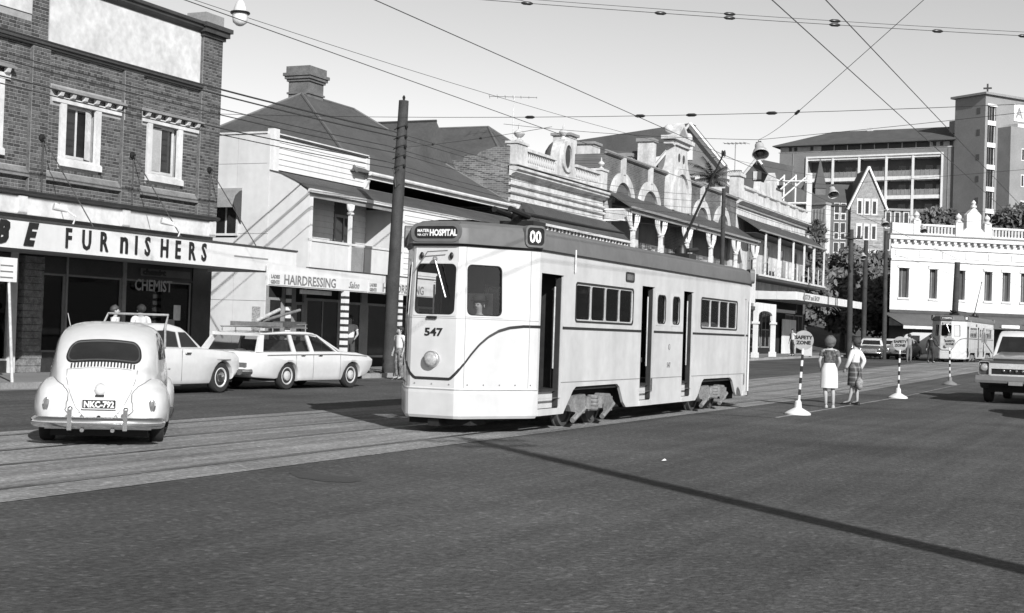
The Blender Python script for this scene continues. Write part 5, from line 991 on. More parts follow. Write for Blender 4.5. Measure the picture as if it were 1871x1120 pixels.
    for sx in (1, -1):
        X = 1.105 * sx; D = (0, 1) if sx > 0 else (0, -1); fl = (lambda a, c: (a, c)) if sx > 0 else (lambda a, c: (-c, -a)); b = B(); g = B()
        H = [fl(*d) + (.5, 2.38) for d in doors] + [fl(*d) + (1.70, 2.28) for d in gw + sw_]
        holed(b, (X, 0), D, -5.86, 5.86, .735, 2.72, H, .045); holed(g, (X - .046 * sx, 0), D, -5.86, 5.86, .735, 2.72, H, .005)
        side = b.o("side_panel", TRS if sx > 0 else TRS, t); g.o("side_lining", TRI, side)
        A1 = [(-4.93, .25), (-4.80, .25), (-4.64, .40), (-4.42, .60), (-4.30, .655), (-2.45, .665), (-2.33, .61), (-2.12, .34), (-1.98, .255), (-1.31, .25), (-1.31, .735), (-4.93, .735)]
        A2 = [(1.71, .25), (2.0, .25), (2.16, .34), (2.42, .61), (2.55, .665), (4.45, .665), (4.62, .60), (4.85, .34), (4.98, .25), (5.48, .25), (5.48, .735), (1.71, .735)]
        for P in (A1, [(-.63, .25), (1.09, .25), (1.09, .735), (-.63, .735)], A2, [(5.60, .25), (5.86, .25), (5.86, .735), (5.60, .735)], [(-5.86, .25), (-5.79, .25), (-5.79, .735), (-5.86, .735)]):
            B().prism(P, 'x', X - .045 * sx, X).o("skirt_panel", TRS, t)
        for a, c in [(-4.93, -1.31), (-.63, 1.09), (1.71, 5.48)]: box("skirt_seam", TRIM, side, X, X + .004 * sx, a, c, .728, .742)
        bd = [-5.86] + [q for d in doors for q in d] + [5.86]
        for a, c in zip(bd[::2], bd[1::2]): box("belt_line", TRB, side, X, X + .008 * sx, a, c, 1.555, 1.595)
        for a, c in doors:
            dm = a > 5; box("door_sill", TRS, t, X - .04 * sx, X + .01 * sx, a, c, .25, .345); box("step_riser", TRS, t, X - .13 * sx, X - .11 * sx, a, c, .345, .60); box("step_tread", TRIM, t, X - .62 * sx, X - .11 * sx, a, c, .60, .614)
            if not dm:
                box("step_riser", mat("worn_step_grey", .2, .7, .3, 3, 20), t, X - .62 * sx, X - .60 * sx, a, c, .60, .93); box("folded_door", mat("tram_door_grey", .20, .5, .2, 2, 10), t, X - .12 * sx, X - .02 * sx, c - .05, c - .035, .36, 2.34); box("door_edge", TRI, t, X - .10 * sx, X - .02 * sx, c - .075, c - .055, .36, 2.34)
                B().tube([(X - .06 * sx, c - .2, .95), (X - .06 * sx, c - .2, 2.2)], .016, 6).o("grab_pole", METAL, t)
        for a, c in gw:
            n = 4; fr = None
            for k in range(n):
                y0 = a + (c - a) * k / n; y1 = a + (c - a) * (k + 1) / n; cy_ = (y0 + y1) / 2; w = y1 - y0; b = B()
                ring_frame(b, rrect(w + .012, .594, .004), rrect(w - .045, .54, .05), lambda p: (X - .03 * sx, cy_ + p[0], 1.99 + p[1]), lambda p: (X - .004 * sx, cy_ + p[0], 1.99 + p[1])); fr = b.o("saloon_window", mat("window_bar_grey", .42, .4), t); B().box(X - .022 * sx, X - .018 * sx, y0 + .02, y1 - .02, 1.71, 2.27).o("pane", thin_glass("tram_saloon_glass", .75), fr)
            b = B(); w = c - a; cy_ = (a + c) / 2; ring_frame(b, rrect(w + .06, .64, .07), rrect(w - .0, .58, .06), lambda p: (X - .02 * sx, cy_ + p[0], 1.99 + p[1]), lambda p: (X + .008 * sx, cy_ + p[0], 1.99 + p[1])); b.o("window_surround", TRB, side)
        for a, c in sw_:
            cy_ = (a + c) / 2; w = c - a; b = B(); ring_frame(b, rrect(w + .02, .60, .01), rrect(w - .10, .52, .10), lambda p: (X - .03 * sx, cy_ + p[0], 1.99 + p[1]), lambda p: (X + .006 * sx, cy_ + p[0], 1.99 + p[1])); fr = b.o("door_side_window", TRS, t); B().box(X - .022 * sx, X - .018 * sx, a + .02, c - .02, 1.71, 2.27).o("pane", thin_glass("tram_saloon_glass", .75), fr)
            b = B(); ring_frame(b, rrect(w - .085, .535, .10), rrect(w - .125, .495, .09), lambda p: (X + .0 * sx, cy_ + p[0], 1.99 + p[1]), lambda p: (X + .009 * sx, cy_ + p[0], 1.99 + p[1])); b.o("rubber_seal", TRB, fr)
        b = B(); ring_frame(b, rrect(.42, .17, .04), rrect(.36, .11, .03), lambda p: (X, -1.98 + p[0], 2.50 + p[1]), lambda p: (X + .015 * sx, -1.98 + p[0], 2.50 + p[1])); sg = b.o("side_sign_box", TRB, t); box("side_blind", mat("side_blind_grey", .12, .4, .5, 12, 40), sg, X + .001 * sx, X + .006 * sx, -2.17, -1.79, 2.44, 2.56)
        text("fleet_number", number, .13, DL, t, (X + .004 * sx, .27 * sx if sx > 0 else .27, .92), D, .001, .003, 0, 1.05, 'CENTER'); B().lathe([(.055, 0), (.055, .004)], (X, .28, 1.30), 14, 'x').o("crest", DL, t); text("fleet_number", "8", .10, TRS, t, (X + .006 * sx, .25 if sx > 0 else .31, 1.265), D, .001, .002)
        B().tube([(X + .03 * sx, -4.55, 2.45), (X + .03 * sx, -4.55, 2.80)], .014, 6).o("rope_bracket", WHITE, t)
        for a, c in [(-5.86, 5.86)]: box("gutter", TRB, t, X - .01 * sx, X + .022 * sx, a, c, 2.70, 2.722)
        B().tube([(X + .035 * sx, 5.74, .35), (X + .035 * sx, 5.74, 2.35)], .02, 6).o("grab_pole", WHITE, t)
    # roof
    per = END + [(-x, -y) for x, y in END]; pn = [n.copy() for n in EN] + [Vector((-n.x, -n.y)) for n in EN]
    b = B(); b.loft([[(per[i][0] + pn[i].x * o, per[i][1] + pn[i].y * o, z) for i in range(len(per))] for z, o in ((2.722, .0), (2.724, .03), (2.80, .025), (2.95, .0), (3.01, -.05), (3.06, -.18), (3.09, -.45))] , (True, False))
    b.loft([[(per[i][0] + pn[i].x * o, per[i][1] + pn[i].y * o, z) for i in range(len(per))] for z, o in ((3.09, -.45), (3.11, -.9))]); b.o("roof", TRG, t, 25)
    for k in range(len(END) - 1):
        pass
    for f in (1, -1):
        b = B()
        for i in range(len(END) - 1): b.poly([pt(i, 2.69, .012, f), pt(i + 1, 2.69, .012, f), pt(i + 1, 2.722, .034, f), pt(i, 2.722, .034, f)])
        b.o("gutter", TRB, t)
    # interior
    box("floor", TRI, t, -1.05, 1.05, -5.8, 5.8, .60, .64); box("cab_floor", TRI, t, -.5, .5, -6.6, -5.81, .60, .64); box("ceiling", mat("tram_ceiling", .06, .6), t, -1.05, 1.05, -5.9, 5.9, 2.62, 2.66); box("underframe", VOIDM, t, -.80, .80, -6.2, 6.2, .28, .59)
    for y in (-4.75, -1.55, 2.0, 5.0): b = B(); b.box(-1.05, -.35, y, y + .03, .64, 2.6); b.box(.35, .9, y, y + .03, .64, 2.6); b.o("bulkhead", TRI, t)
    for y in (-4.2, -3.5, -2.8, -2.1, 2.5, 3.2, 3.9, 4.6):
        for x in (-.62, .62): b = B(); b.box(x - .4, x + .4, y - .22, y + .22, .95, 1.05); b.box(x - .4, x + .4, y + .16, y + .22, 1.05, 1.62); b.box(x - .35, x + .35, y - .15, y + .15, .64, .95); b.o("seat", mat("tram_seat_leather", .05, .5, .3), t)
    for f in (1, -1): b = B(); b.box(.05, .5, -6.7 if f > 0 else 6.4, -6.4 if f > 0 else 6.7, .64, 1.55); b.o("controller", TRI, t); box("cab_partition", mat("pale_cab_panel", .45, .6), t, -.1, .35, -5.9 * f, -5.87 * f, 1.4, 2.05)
    # bogies
    for yb in (-3.35, 3.5):
        bo = None
        for sx in (-1, 1):
            bg = B()
            x0, x1 = .93 * sx, 1.02 * sx; P = [(yb - 1.0, .36), (yb - .8, .50), (yb - .35, .52), (yb - .2, .44), (yb + .2, .44), (yb + .35, .52), (yb + .8, .50), (yb + 1.0, .36), (yb + .92, .26), (yb + .72, .24), (yb + .55, .36), (yb + .3, .24), (yb - .3, .24), (yb - .55, .36), (yb - .72, .24), (yb - .92, .26)]
            bg.prism(P, 'x', x0, x1)
            for yy in (yb - .62, yb + .62): bg.box(x1, x1 + .07 * sx, yy - .12, yy + .12, .22, .46)
            for q in range(4): bg.lathe([(.085, 0), (.10, .02), (.10, .045), (.085, .065)], (1.04 * sx, yb - .05 + .0 * q, .25 + q * .062), 12)
            bg.lathe([(.07, 0), (.07, .2)], (1.03 * sx, yb + .25, .28), 10); bg.lathe([(.07, 0), (.07, .2)], (1.03 * sx, yb - .28, .28), 10)
            bg.tube([(1.06 * sx, yb - .95, .12), (1.06 * sx, yb - .45, .30)], .045, 6); bg.tube([(1.06 * sx, yb + .35, .13), (1.06 * sx, yb + .85, .33)], .045, 6)
            bo = bg.o("bogie_frame", BOG, t, 35)
        for yy in (yb - .62, yb + .62):
            b = B()
            for sx in (1, -1): b.lathe([(.10, -.06), (.335, -.06), (.355, -.055), (.355, -.03), (.33, -.02), (.33, .05), (.28, .055), (.26, .02), (.12, .02), (.10, .05)], (.72 * sx, yy, .33), 28, 'x')
            b.tube([(-.95, yy, .33), (.95, yy, .33)], .06, 8); b.o("wheelset", mat("wheel_iron", .06, .6, .3, 4, 20), bo, 35)
    # trolley pole
    for f, up in ((1, 1), (-1, 0)):
        b = B(); b.box(-.3, .3, 4.1 * f - .25, 4.1 * f + .25, 3.06, 3.28); b.lathe([(.14, 0), (.12, .12), (.08, .2)], (0, 4.25 * f, 3.28), 12); b.tube([(-.14, 4.2 * f, 3.36), (-.14, 4.9 * f, 3.42)], .05, 8); b.tube([(.14, 4.2 * f, 3.36), (.14, 4.9 * f, 3.42)], .05, 8); tb = b.o("trolley_base", BLACK, t, 40)
        b = B()
        if up: b.tube([(0, 4.15, 3.42), (0, 7.15, 5.80)], [.035, .02], 8); b.lathe([(.05, -.03), (.085, -.03), (.05, 0), (.085, .03), (.05, .03)], (0, 7.2, 5.84), 12, 'x')
        else: b.tube([(0, -4.15, 3.42), (0, -1.0, 3.44), (0, .6, 3.46)], [.035, .028, .02], 8)
        b.o("trolley_pole", BLACK, tb, 40)
    b = B(); b.box(-.35, -.28, -3.6, 3.6, 3.07, 3.15); b.box(.28, .35, -3.6, 3.6, 3.07, 3.15); b.o("roof_walkway", TRG, t)
    return t
tram = make_tram("tram", "near tram with cream body, grey roof, number 547 and hospital destination", "547", "00", "HOSPITAL")
tram.location = (-9.555, 25.18, 0.006)
tram2 = copy_tree(tram, None, "distant tram stopped in front of the white corner building")
tram2.location = (-12.75, 103.0, ground_z(97) + .0); tram2.rotation_euler = (0, 0, R(-2.0))
DARKU = mat("dark_uniform_cloth", .025, .85, .2, 5, 30)
person("tram driver in dark cap and jacket behind the windscreen of the near tram", (-9.35, 19.15, .30), math.pi, 1.68, DARKU, DARKU, sleeves='long', hat=DARKU, shoes=BLACK, arms={'R': ((.3, .12, 1.15), (.25, .34, 1.12)), 'L': ((-.3, .1, 1.15), (-.2, .34, 1.16))})
GREYC = mat("grey_cloth", .18, .85, .2, 5, 30); PALE = mat("white_shirt_cloth", .58, .85, .06, 5, 30); DARKC = mat("charcoal_trouser_cloth", .05, .9, .2, 5, 30)
sit = {'R': ((.095, .42, .92), (.095, .40, .5)), 'L': ((-.095, .42, .92), (-.095, .40, .5))}
person("passenger in dark coat at the first saloon window of the near tram", (-9.1, 21.2, .12), math.pi, 1.66, DARKU, DARKC, sleeves='long', shoes=BLACK, feet=sit, seated=True, group="tram passengers")
person("passenger in grey coat at the second saloon window of the near tram", (-9.1, 21.9, .12), math.pi, 1.6, GREYC, DARKC, sleeves='long', shoes=BLACK, feet=sit, seated=True, group="tram passengers")

# ================================================================== cars
def inset(P, d):
    n = len(P); A = sum(P[i][0] * P[(i + 1) % n][1] - P[(i + 1) % n][0] * P[i][1] for i in range(n)); s = 1 if A > 0 else -1; out = []
    for i in range(n):
        a, p, c = Vector(P[i - 1]), Vector(P[i]), Vector(P[(i + 1) % n]); d1, d2 = (p - a).normalized(), (c - p).normalized(); nn = Vector((-d1.y - d2.y, d1.x + d2.x)) * s
        nn = nn.normalized() if nn.length > 1e-6 else Vector((0, 0)); out.append(tuple(p + nn * d))
    return out
def pillow(name, P, hw, m, parent, wf=None, rnd=.05, zc=(), yc=(), smooth=32, cut=None):
    """car body: side outline (y,z) carried across the width, rounded at the edges, then shaped in plan and section by wf(y,z)"""
    b = B(); st = [(-hw, rnd), (-hw + rnd * .3, rnd * .3), (-hw + rnd, 0), (hw - rnd, 0), (hw - rnd * .3, rnd * .3), (hw, rnd)]
    b.loft([[(x, p[0], p[1]) for p in inset(P, d)] for x, d in st]); bm = bmesh.new(); me = b.mesh(name, m); bm.from_mesh(me)
    for z in zc: bmesh.ops.bisect_plane(bm, geom=bm.verts[:] + bm.edges[:] + bm.faces[:], plane_co=(0, 0, z), plane_no=(0, 0, 1))
    for y in yc: bmesh.ops.bisect_plane(bm, geom=bm.verts[:] + bm.edges[:] + bm.faces[:], plane_co=(0, y, 0), plane_no=(0, 1, 0))
    if wf:
        for v in bm.verts: v.co.x *= wf(v.co.y, v.co.z)
    bmesh.ops.recalc_face_normals(bm, faces=bm.faces[:]); bm.to_mesh(me); bm.free()
    me.polygons.foreach_set("use_smooth", [True] * len(me.polygons)); me.set_sharp_from_angle(angle=R(smooth)); ob = link(name, me, parent)
    if cut:
        for c in cut:
            k = bpy.data.objects.new("k", B().box(*c).mesh("k", m)); COL.objects.link(k); md = ob.modifiers.new("b", 'BOOLEAN'); md.object = k; md.operation = 'DIFFERENCE'; md.solver = 'EXACT'
            dg = bpy.context.evaluated_depsgraph_get(); m2 = bpy.data.meshes.new_from_object(ob.evaluated_get(dg)); ob.modifiers.clear(); ob.data = m2; bpy.data.objects.remove(k)
    return ob
def bvh_of(ob):
    me = ob.data; return BVHTree.FromPolygons([v.co for v in me.vertices], [p.vertices[:] for p in me.polygons])
def patch(name, m, parent, P, bvh, face, off=.006, cuts=6, th=0.0):
    """piece laid on a body: outline as seen along `face` ('+x','-x','-y','+y'), projected onto the body surface"""
    bm = bmesh.new(); ax = face[1]; sg = 1 if face[0] == '+' else -1
    mk = (lambda p: (0, p[0], p[1])) if ax == 'x' else (lambda p: (p[0], 0, p[1]))
    bm.faces.new([bm.verts.new(mk(p)) for p in P]); zs = [p[1] for p in P]; us = [p[0] for p in P]
    for k in range(1, cuts): bmesh.ops.bisect_plane(bm, geom=bm.verts[:] + bm.edges[:] + bm.faces[:], plane_co=(0, 0, min(zs) + (max(zs) - min(zs)) * k / cuts), plane_no=(0, 0, 1))
    for k in range(1, cuts): bmesh.ops.bisect_plane(bm, geom=bm.verts[:] + bm.edges[:] + bm.faces[:], plane_co=mk((min(us) + (max(us) - min(us)) * k / cuts, 0)), plane_no=(0, 1, 0) if ax == 'x' else (1, 0, 0))
    dr = Vector((-sg, 0, 0)) if ax == 'x' else Vector((0, -sg, 0))
    for v in bm.verts:
        o = v.co.copy() - dr * 6; h = bvh.ray_cast(o, dr)
        if h[0] is not None: v.co = h[0] - dr * off
    bmesh.ops.recalc_face_normals(bm, faces=bm.faces[:]); me = bpy.data.meshes.new(name); bm.to_mesh(me); bm.free(); me.materials.append(m); me.polygons.foreach_set("use_smooth", [True] * len(me.polygons)); return link(name, me, parent)
def wheel(parent, x, y, r=.32, w=.16, rim=CARW, cap=CHROME, ww=None):
    s = 1 if x > 0 else -1; b = B(); b.lathe([(r * .62, -w / 2), (r * .93, -w / 2), (r, -w * .32), (r, w * .32), (r * .93, w / 2), (r * .80, w / 2 + .006), (r * .66, w / 2), (r * .62, w / 2 - .02)], (0, 0, 0), 32, 'x'); wh = inst("wheel", b.mesh("wheel", RUBBER, 40), parent, Matrix.Translation((x, y, r)) @ Matrix.Rotation(0 if s > 0 else math.pi, 4, 'Z'))
    b = B(); b.lathe([(r * .64, w / 2 - .03), (r * .64, w / 2 - .005), (r * .58, w / 2 + .0), (r * .5, w / 2 - .035), (r * .36, w / 2 - .03), (r * .34, w / 2 - .02), (.001, w / 2 - .02)], (0, 0, 0), 24, 'x'); link("rim", b.mesh("rim", rim, 40), wh)
    b = B(); b.lathe([(r * .36, w / 2 - .02), (r * .34, w / 2 + .008), (r * .2, w / 2 + .03), (.001, w / 2 + .036)], (0, 0, 0), 20, 'x'); link("hubcap", b.mesh("hubcap", cap, 40), wh)
    if ww: b = B(); b.lathe([(r * .66, w / 2 + .004), (r * .80, w / 2 + .010)], (0, 0, 0), 28, 'x'); link("whitewall", b.mesh("whitewall", ww), wh)
    return wh
def arch(yc, r, z0, n=9): return [(yc - r * math.cos(math.pi * k / n), z0 + r * 1.02 * math.sin(math.pi * k / n)) for k in range(n + 1)]
def glaze(parent, cab, quads, m=DGLASS, sides=('+x', '-x')):
    bv = bvh_of(cab)
    for f in sides:
        for q in quads: w = patch("window", m, parent, q, bv, f, .005); patch("window_rubber", TRIM, w, [(a + (a - sum(p[0] for p in q) / len(q)) * .05, z + (z - sum(p[1] for p in q) / len(q)) * .08) for a, z in q], bv, f, .002)
# ---- white sedan with roof rack bar (centre of rear and front axles at y 22.3 and 24.85)
def old_sedan(name, label, paint, loc, rz, group=None, rack=False, tail=-2.28):
    t = thing(name, label, "car", loc, rz, group)
    P = [(tail + .03, .40), (tail, .62), (tail + .08, .86), (-1.5, .93), (-1.0, .95), (.9, .93), (1.5, .90), (2.0, .85), (2.15, .75), (2.17, .55), (2.12, .42), (2.02, .36)] + arch(1.50, .38, .28)[::-1] + [(1.08, .20), (-.68, .20)] + arch(-1.1, .38, .28)[::-1] + [(-1.55, .28)]
    wf = lambda y, z: (1 - .05 * max(0, (abs(z - .58) - .1)) / .25) * (1 - .10 * max(0, (abs(y) - 1.3) / .9) ** 2)
    bd = pillow("body", P, .86, paint, t, wf, .06, (.3, .42, .55, .68, .8), (-1.7, -.6, 0, .6, 1.8))
    C_ = [(-1.45, .90), (-1.15, 1.26), (-.95, 1.36), (-.5, 1.43), (-.1, 1.43), (.28, 1.36), (.42, 1.28), (.85, .92)]
    cb = pillow("cabin", C_, .80, paint, t, lambda y, z: 1 - .20 * max(0, z - .9) / .5, .07, (1.0, 1.1, 1.2, 1.3), (-.8, -.3, .2))
    glaze(t, cb, [[(.12, .965), (.66, .965), (.36, 1.255), (.12, 1.26)], [(-.95, .975), (.02, .965), (.02, 1.26), (-.25, 1.29), (-.75, 1.27), (-.92, 1.15)]]); bv = bvh_of(cb)
    patch("windscreen", DGLASS, t, [(-.62, .97), (.62, .97), (.54, 1.27), (-.54, 1.27)], bv, '+y', .005); patch("rear_window", DGLASS, t, [(-.60, .98), (.60, .98), (.5, 1.24), (-.5, 1.24)], bv, '-y', .005)
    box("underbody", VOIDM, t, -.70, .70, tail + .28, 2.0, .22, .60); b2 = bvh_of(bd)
    for y in (1.5, -1.1):
        for x in (.70, -.70): wheel(t, x, y, .325, .16, CARW, CHROME)
    for s in (1, -1):
        B().lathe([(.10, 0), (.105, .03), (.08, .06), (.01, .08)], (.60 * s, 2.12, .66), 16, 'y').o("headlamp", CHROME, t, 40); B().lathe([(.07, -.05), (.07, .0), (.01, .01)], (.66 * s, tail + .02, .68), 12, 'y').o("tail_lamp", mat("tail_lamp_red", .12, .3), t, 40)
        box("door_handle", CHROME, t, .85 * s, .885 * s, .18, .34, .83, .855); box("fender_flash", TRIM, t, .838 * s, .866 * s, 1.25, 1.72, .70, .715); box("door_line", TRIM, t, .862 * s, .868 * s, .06, .066, .28, .92)
    for y, s in ((2.16, 1), (tail, -1)): b = B(); b.tube([(-.84, y - .1 * s, .43), (-.7, y + .05 * s, .43), (0, y + .09 * s, .43), (.7, y + .05 * s, .43), (.84, y - .1 * s, .43)], .065, 8); b.o("bumper", CHROME, t, 50)
    b = B(); [b.box(-.5, .5, 2.14, 2.17, .50 + k * .05, .525 + k * .05) for k in range(4)]; b.o("grille", CHROME, t)
    if rack:
        b = B(); b.tube([(.80, -.42, .95), (.79, -.42, 1.36), (.76, -.30, 1.60), (-.76, -.30, 1.60), (-.79, -.42, 1.36), (-.80, -.42, .95)], .024, 8); b.o("pipe_hoop", mat("worn_pipe", .3, .5, .3), t, 40)
    return t
old_sedan("sedan_with_pipe_hoop", "white sedan with a pipe hoop over its roof, half hidden by the rounded car", CARW, (-18.92, 23.32, 0), 0, rack=True, tail=-1.72)
# ---- white station wagon with open tailgate and loaded roof
wg_ = thing("station_wagon", "white station wagon with open tailgate and loaded roof rack", "car", (-18.98, 28.50, 0), R(-5))
P = [(-2.38, .34), (-2.44, .48), (-2.40, .66), (-2.22, .86), (-1.6, .865), (.95, .885), (1.7, .86), (2.25, .78), (2.42, .70), (2.40, .56), (2.28, .40), (2.15, .30), (1.95, .26)] + arch(1.50, .36, .26)[::-1] + [(1.1, .19), (-.55, .19)] + arch(-.95, .36, .26)[::-1] + [(-1.4, .24), (-2.1, .28)]
bd = pillow("body", P, .90, CARW, wg_, lambda y, z: (1 - .06 * max(0, abs(z - .60) - .08) / .25) * (1 - .09 * max(0, (abs(y) - 1.4) / 1.0) ** 2), .06, (.3, .42, .55, .66, .76), (-1.8, -.4, .3, .9, 1.9), cut=[(-.66, .66, -2.7, -.9, .47, 1.2)])
box("cargo_floor", mat("cargo_mat", .05, .9), wg_, -.655, .655, -2.36, -.9, .45, .478)
b = B(); b.prism([(-1.86, 1.21), (-1.76, 1.27), (-1.0, 1.325), (-.2, 1.33), (.12, 1.30), (.28, 1.23), (.22, 1.21), (-.2, 1.27), (-1.0, 1.27), (-1.76, 1.225)], 'x', -.69, .69)
me = b.mesh("roof_panel", CARW); link("roof_panel", me, wg_); 
for s in (1, -1):
    def pil(pts): 
        b = B(); b.loft([[(x_ * s, y_, z_) for x_, y_, z_ in pts[0]], [(x_ * s, y_, z_) for x_, y_, z_ in pts[1]]]); b.o("pillar", CARW, wg_)
    for yb0, yb1, yt0, yt1 in ((-2.08, -1.86, -1.82, -1.68), (-.80, -.68, -.82, -.72), (-.12, .0, -.18, -.08), (.88, .96, .20, .28)):
        pil([[(.84, yb0, .85), (.84, yb1, .85), (.78, yb1, .85), (.78, yb0, .85)], [(.70, yt0, 1.25), (.70, yt1, 1.25), (.64, yt1, 1.25), (.64, yt0, 1.25)]])
    for y0, y1, t0, t1 in ((-1.86, -.80, -1.68, -.82), (-.68, -.12, -.72, -.18), (.0, .88, -.08, .20)): b = B(); b.add([(.80 * s, y0, .865), (.80 * s, y1, .865), (.672 * s, t1, 1.245), (.672 * s, t0, 1.245)], [(0, 1, 2, 3)]); b.o("window", thin_glass("car_glass", .5), wg_)
    b = B(); b.tube([(.70 * s, -1.84, 1.255), (.70 * s, -1.0, 1.285), (.70 * s, .0, 1.285), (.68 * s, .25, 1.25), (.84 * s, .95, .90)], .022, 6); b.o("drip_rail", CARW, wg_)
    for y in (-.55, .1): box("door_handle", CHROME, wg_, .885 * s, .92 * s, y, y + .13, .78, .80)
    for y in (-.74, -.10, .95): box("door_line", TRIM, wg_, .903 * s, .907 * s, y, y + .006, .27, .84)
    b = B(); b.tube([(.885 * s, -1.75, .79), (.895 * s, -1.0, .805), (.895 * s, .9, .82), (.87 * s, 2.1, .78)], .010, 5); b.o("side_crease", mat("crease_shadow_trim", .35, .4), wg_)
    B().lathe([(.085, -.04), (.085, .01), (.01, .03)], (.66 * s, 2.36, .60), 14, 'y').o("headlamp", CHROME, wg_, 40); b = B(); b.box(.62 * s, .82 * s, -2.44, -2.38, .52, .62); b.o("tail_lamp", mat("tail_lamp_red", .12), wg_)
    for y in (1.50, -.95): wheel(wg_, .74 * s, y, .315, .16, mat("painted_wheel", .42, .5, .2, 3, 20), mat("worn_hubcap", .4, .4, .2, 3, 20))
b = B(); b.add([(-.78, .92, .88), (.78, .92, .88), (.64, .25, 1.23), (-.64, .25, 1.23)], [(0, 1, 2, 3)]); b.o("windscreen", thin_glass("car_glass", .5), wg_)
b = B(); b.prism([(-2.44, .47), (-2.90, .44), (-2.90, .48), (-2.44, .51)], 'x', -.62, .62); b.o("tailgate", CARW, wg_)
b = B(); b.tube([(-.88, -2.28, .42), (-.8, -2.46, .42), (0, -2.52, .42), (.8, -2.46, .42), (.88, -2.28, .42)], .06, 8); b.o("bumper", CHROME, wg_, 50); b = B(); b.tube([(-.86, 2.3, .40), (-.7, 2.44, .40), (0, 2.48, .40), (.7, 2.44, .40), (.86, 2.3, .40)], .055, 8); b.o("bumper", CHROME, wg_, 50)
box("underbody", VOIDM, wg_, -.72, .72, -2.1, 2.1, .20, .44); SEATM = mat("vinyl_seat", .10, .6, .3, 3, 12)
for y in (-.75, .05): b = B(); b.box(-.68, .68, y - .1, y, .75, 1.12); b.box(-.68, .68, y, y + .45, .60, .78); b.o("seat", SEATM, wg_)
CLOTHB = [mat("bundle_%d" % i, v, .9, .3, 6, 30, bump=.5, bscale=14) for i, v in enumerate((.14, .35, .07, .5))]
for k, (x, y, z, r, sc) in enumerate(((-.35, -2.0, .60, .2, (1.4, 1, .7)), (.25, -1.9, .58, .22, (1.3, 1.1, .6)), (.1, -1.5, .68, .22, (1.2, 1, .9)), (-.3, -1.3, .72, .24, (1, 1, .8)), (.35, -1.35, .70, .2, (1, 1, .8)))): tag(B().ball((x - 18.98 + y * .087, y + 28.50 - x * .087, z), r, 12, 8, sc).o("luggage_bundle", CLOTHB[k % 4], None, 60), ["grey bundle at the far corner of the wagon's open cargo floor", "pale bundle by the near corner of the wagon's open cargo floor", "dark bundle in the middle of the wagon's cargo space", "light bundle against the wagon's rear seat, far side", "grey bundle against the wagon's rear seat, near side"][k], "bundle", "luggage in the wagon")
rk = B()
for x in (-.55, .55): rk.tube([(x, -1.7, 1.40), (x, .05, 1.42)], .014, 6); rk.tube([(x, -.55, 1.50), (x, .05, 1.50)], .014, 6)
for y in (-1.66, -1.2, -.55, .0): rk.tube([(-.6, y, 1.41), (.6, y, 1.41)], .014, 6); [rk.tube([(x, y, 1.30), (x, y, 1.50 if y > -.6 else 1.41)], .014, 6) for x in (-.55, .55)]
rk.tube([(-.55, .05, 1.50), (.55, .05, 1.50)], .014, 6); rk.tube([(-.55, -.55, 1.50), (.55, -.55, 1.50)], .014, 6); rk.o("roof_rack", METAL, wg_, 40)
tag(B().box(-19.35, -18.5, 26.75, 27.6, 1.43, 1.53).o("folded_canvas", CLOTHB[0]), "flat grey canvas load at the rear of the wagon's roof rack", "canvas load", "roof rack load")
tag(B().box(-19.3, -18.45, 27.65, 28.5, 1.43, 1.56).o("wooden_box_load", CLOTHB[2]), "low dark load at the front of the wagon's roof rack", "roof load", "roof rack load")
tag(B().tube([(-18.75, 26.9, 1.55), (-18.7, 27.75, 1.83)], .04, 8).o("timber_pole", CLOTHB[1], None, 40), "shorter pole slanting up at the rear of the wagon's roof load", "pole", "poles on the wagon")
tag(B().tube([(-18.8, 27.2, 1.55), (-18.6, 28.45, 1.84)], .035, 8).o("timber_pole", CLOTHB[0], None, 40), "longer pole slanting up over the middle of the wagon's roof load", "pole", "poles on the wagon")
b = B(); [b.box(-18.98 + .04 * k, -18.96 + .04 * k, 27.02, 27.10, 1.55, 1.68) for k in range(3)]
# ---- beetle
bt = thing("beetle_car", "white rounded two door car seen from behind on the tram tracks", "car", (-12.50, 14.72, 0), math.atan2(.60, .80))
ST = [(-2.02, .40, .30), (-2.0, .47, .36), (-1.96, .57, .42), (-1.88, .70, .48), (-1.78, .82, .525), (-1.62, .955, .565), (-1.42, 1.09, .61), (-1.2, 1.215, .645), (-.95, 1.33, .67), (-.65, 1.415, .695), (-.3, 1.46, .71), (.1, 1.46, .715), (.4, 1.41, .70), (.62, 1.33, .69), (.92, 1.05, .67), (1.2, .95, .56), (1.55, .86, .44), (1.85, .70, .34), (2.0, .50, .26)]
b = B(); loops = []
for y, zt, wb in ST:
    l = []; zb = min(.80, .28 + (zt - .28) * .62); n = 13
    for k in range(n + 1):
        z = zb + (zt - zb) * math.sin(math.pi / 2 * k / n); q = (z - zb) / (zt - zb); l.append((wb * (1 - .16 * q) * max(0, 1 - q ** 8) ** .36, z))
    kn = max(0, min(1, (-y - 1.1) / .7)); pts = [(wb * (.90 - .45 * kn), .27), (wb * (.97 - .38 * kn), .40), (wb * (1 - .22 * kn), .55 if zb > .6 else (zb + .27) / 2)] + l; loops.append([(x, y, z) for x, z in pts] + [(-x, y, z) for x, z in pts[-2::-1]])
b.loft(loops); bb_ = b.o("body", CARW, bt, 50); bv = bvh_of(bb_)
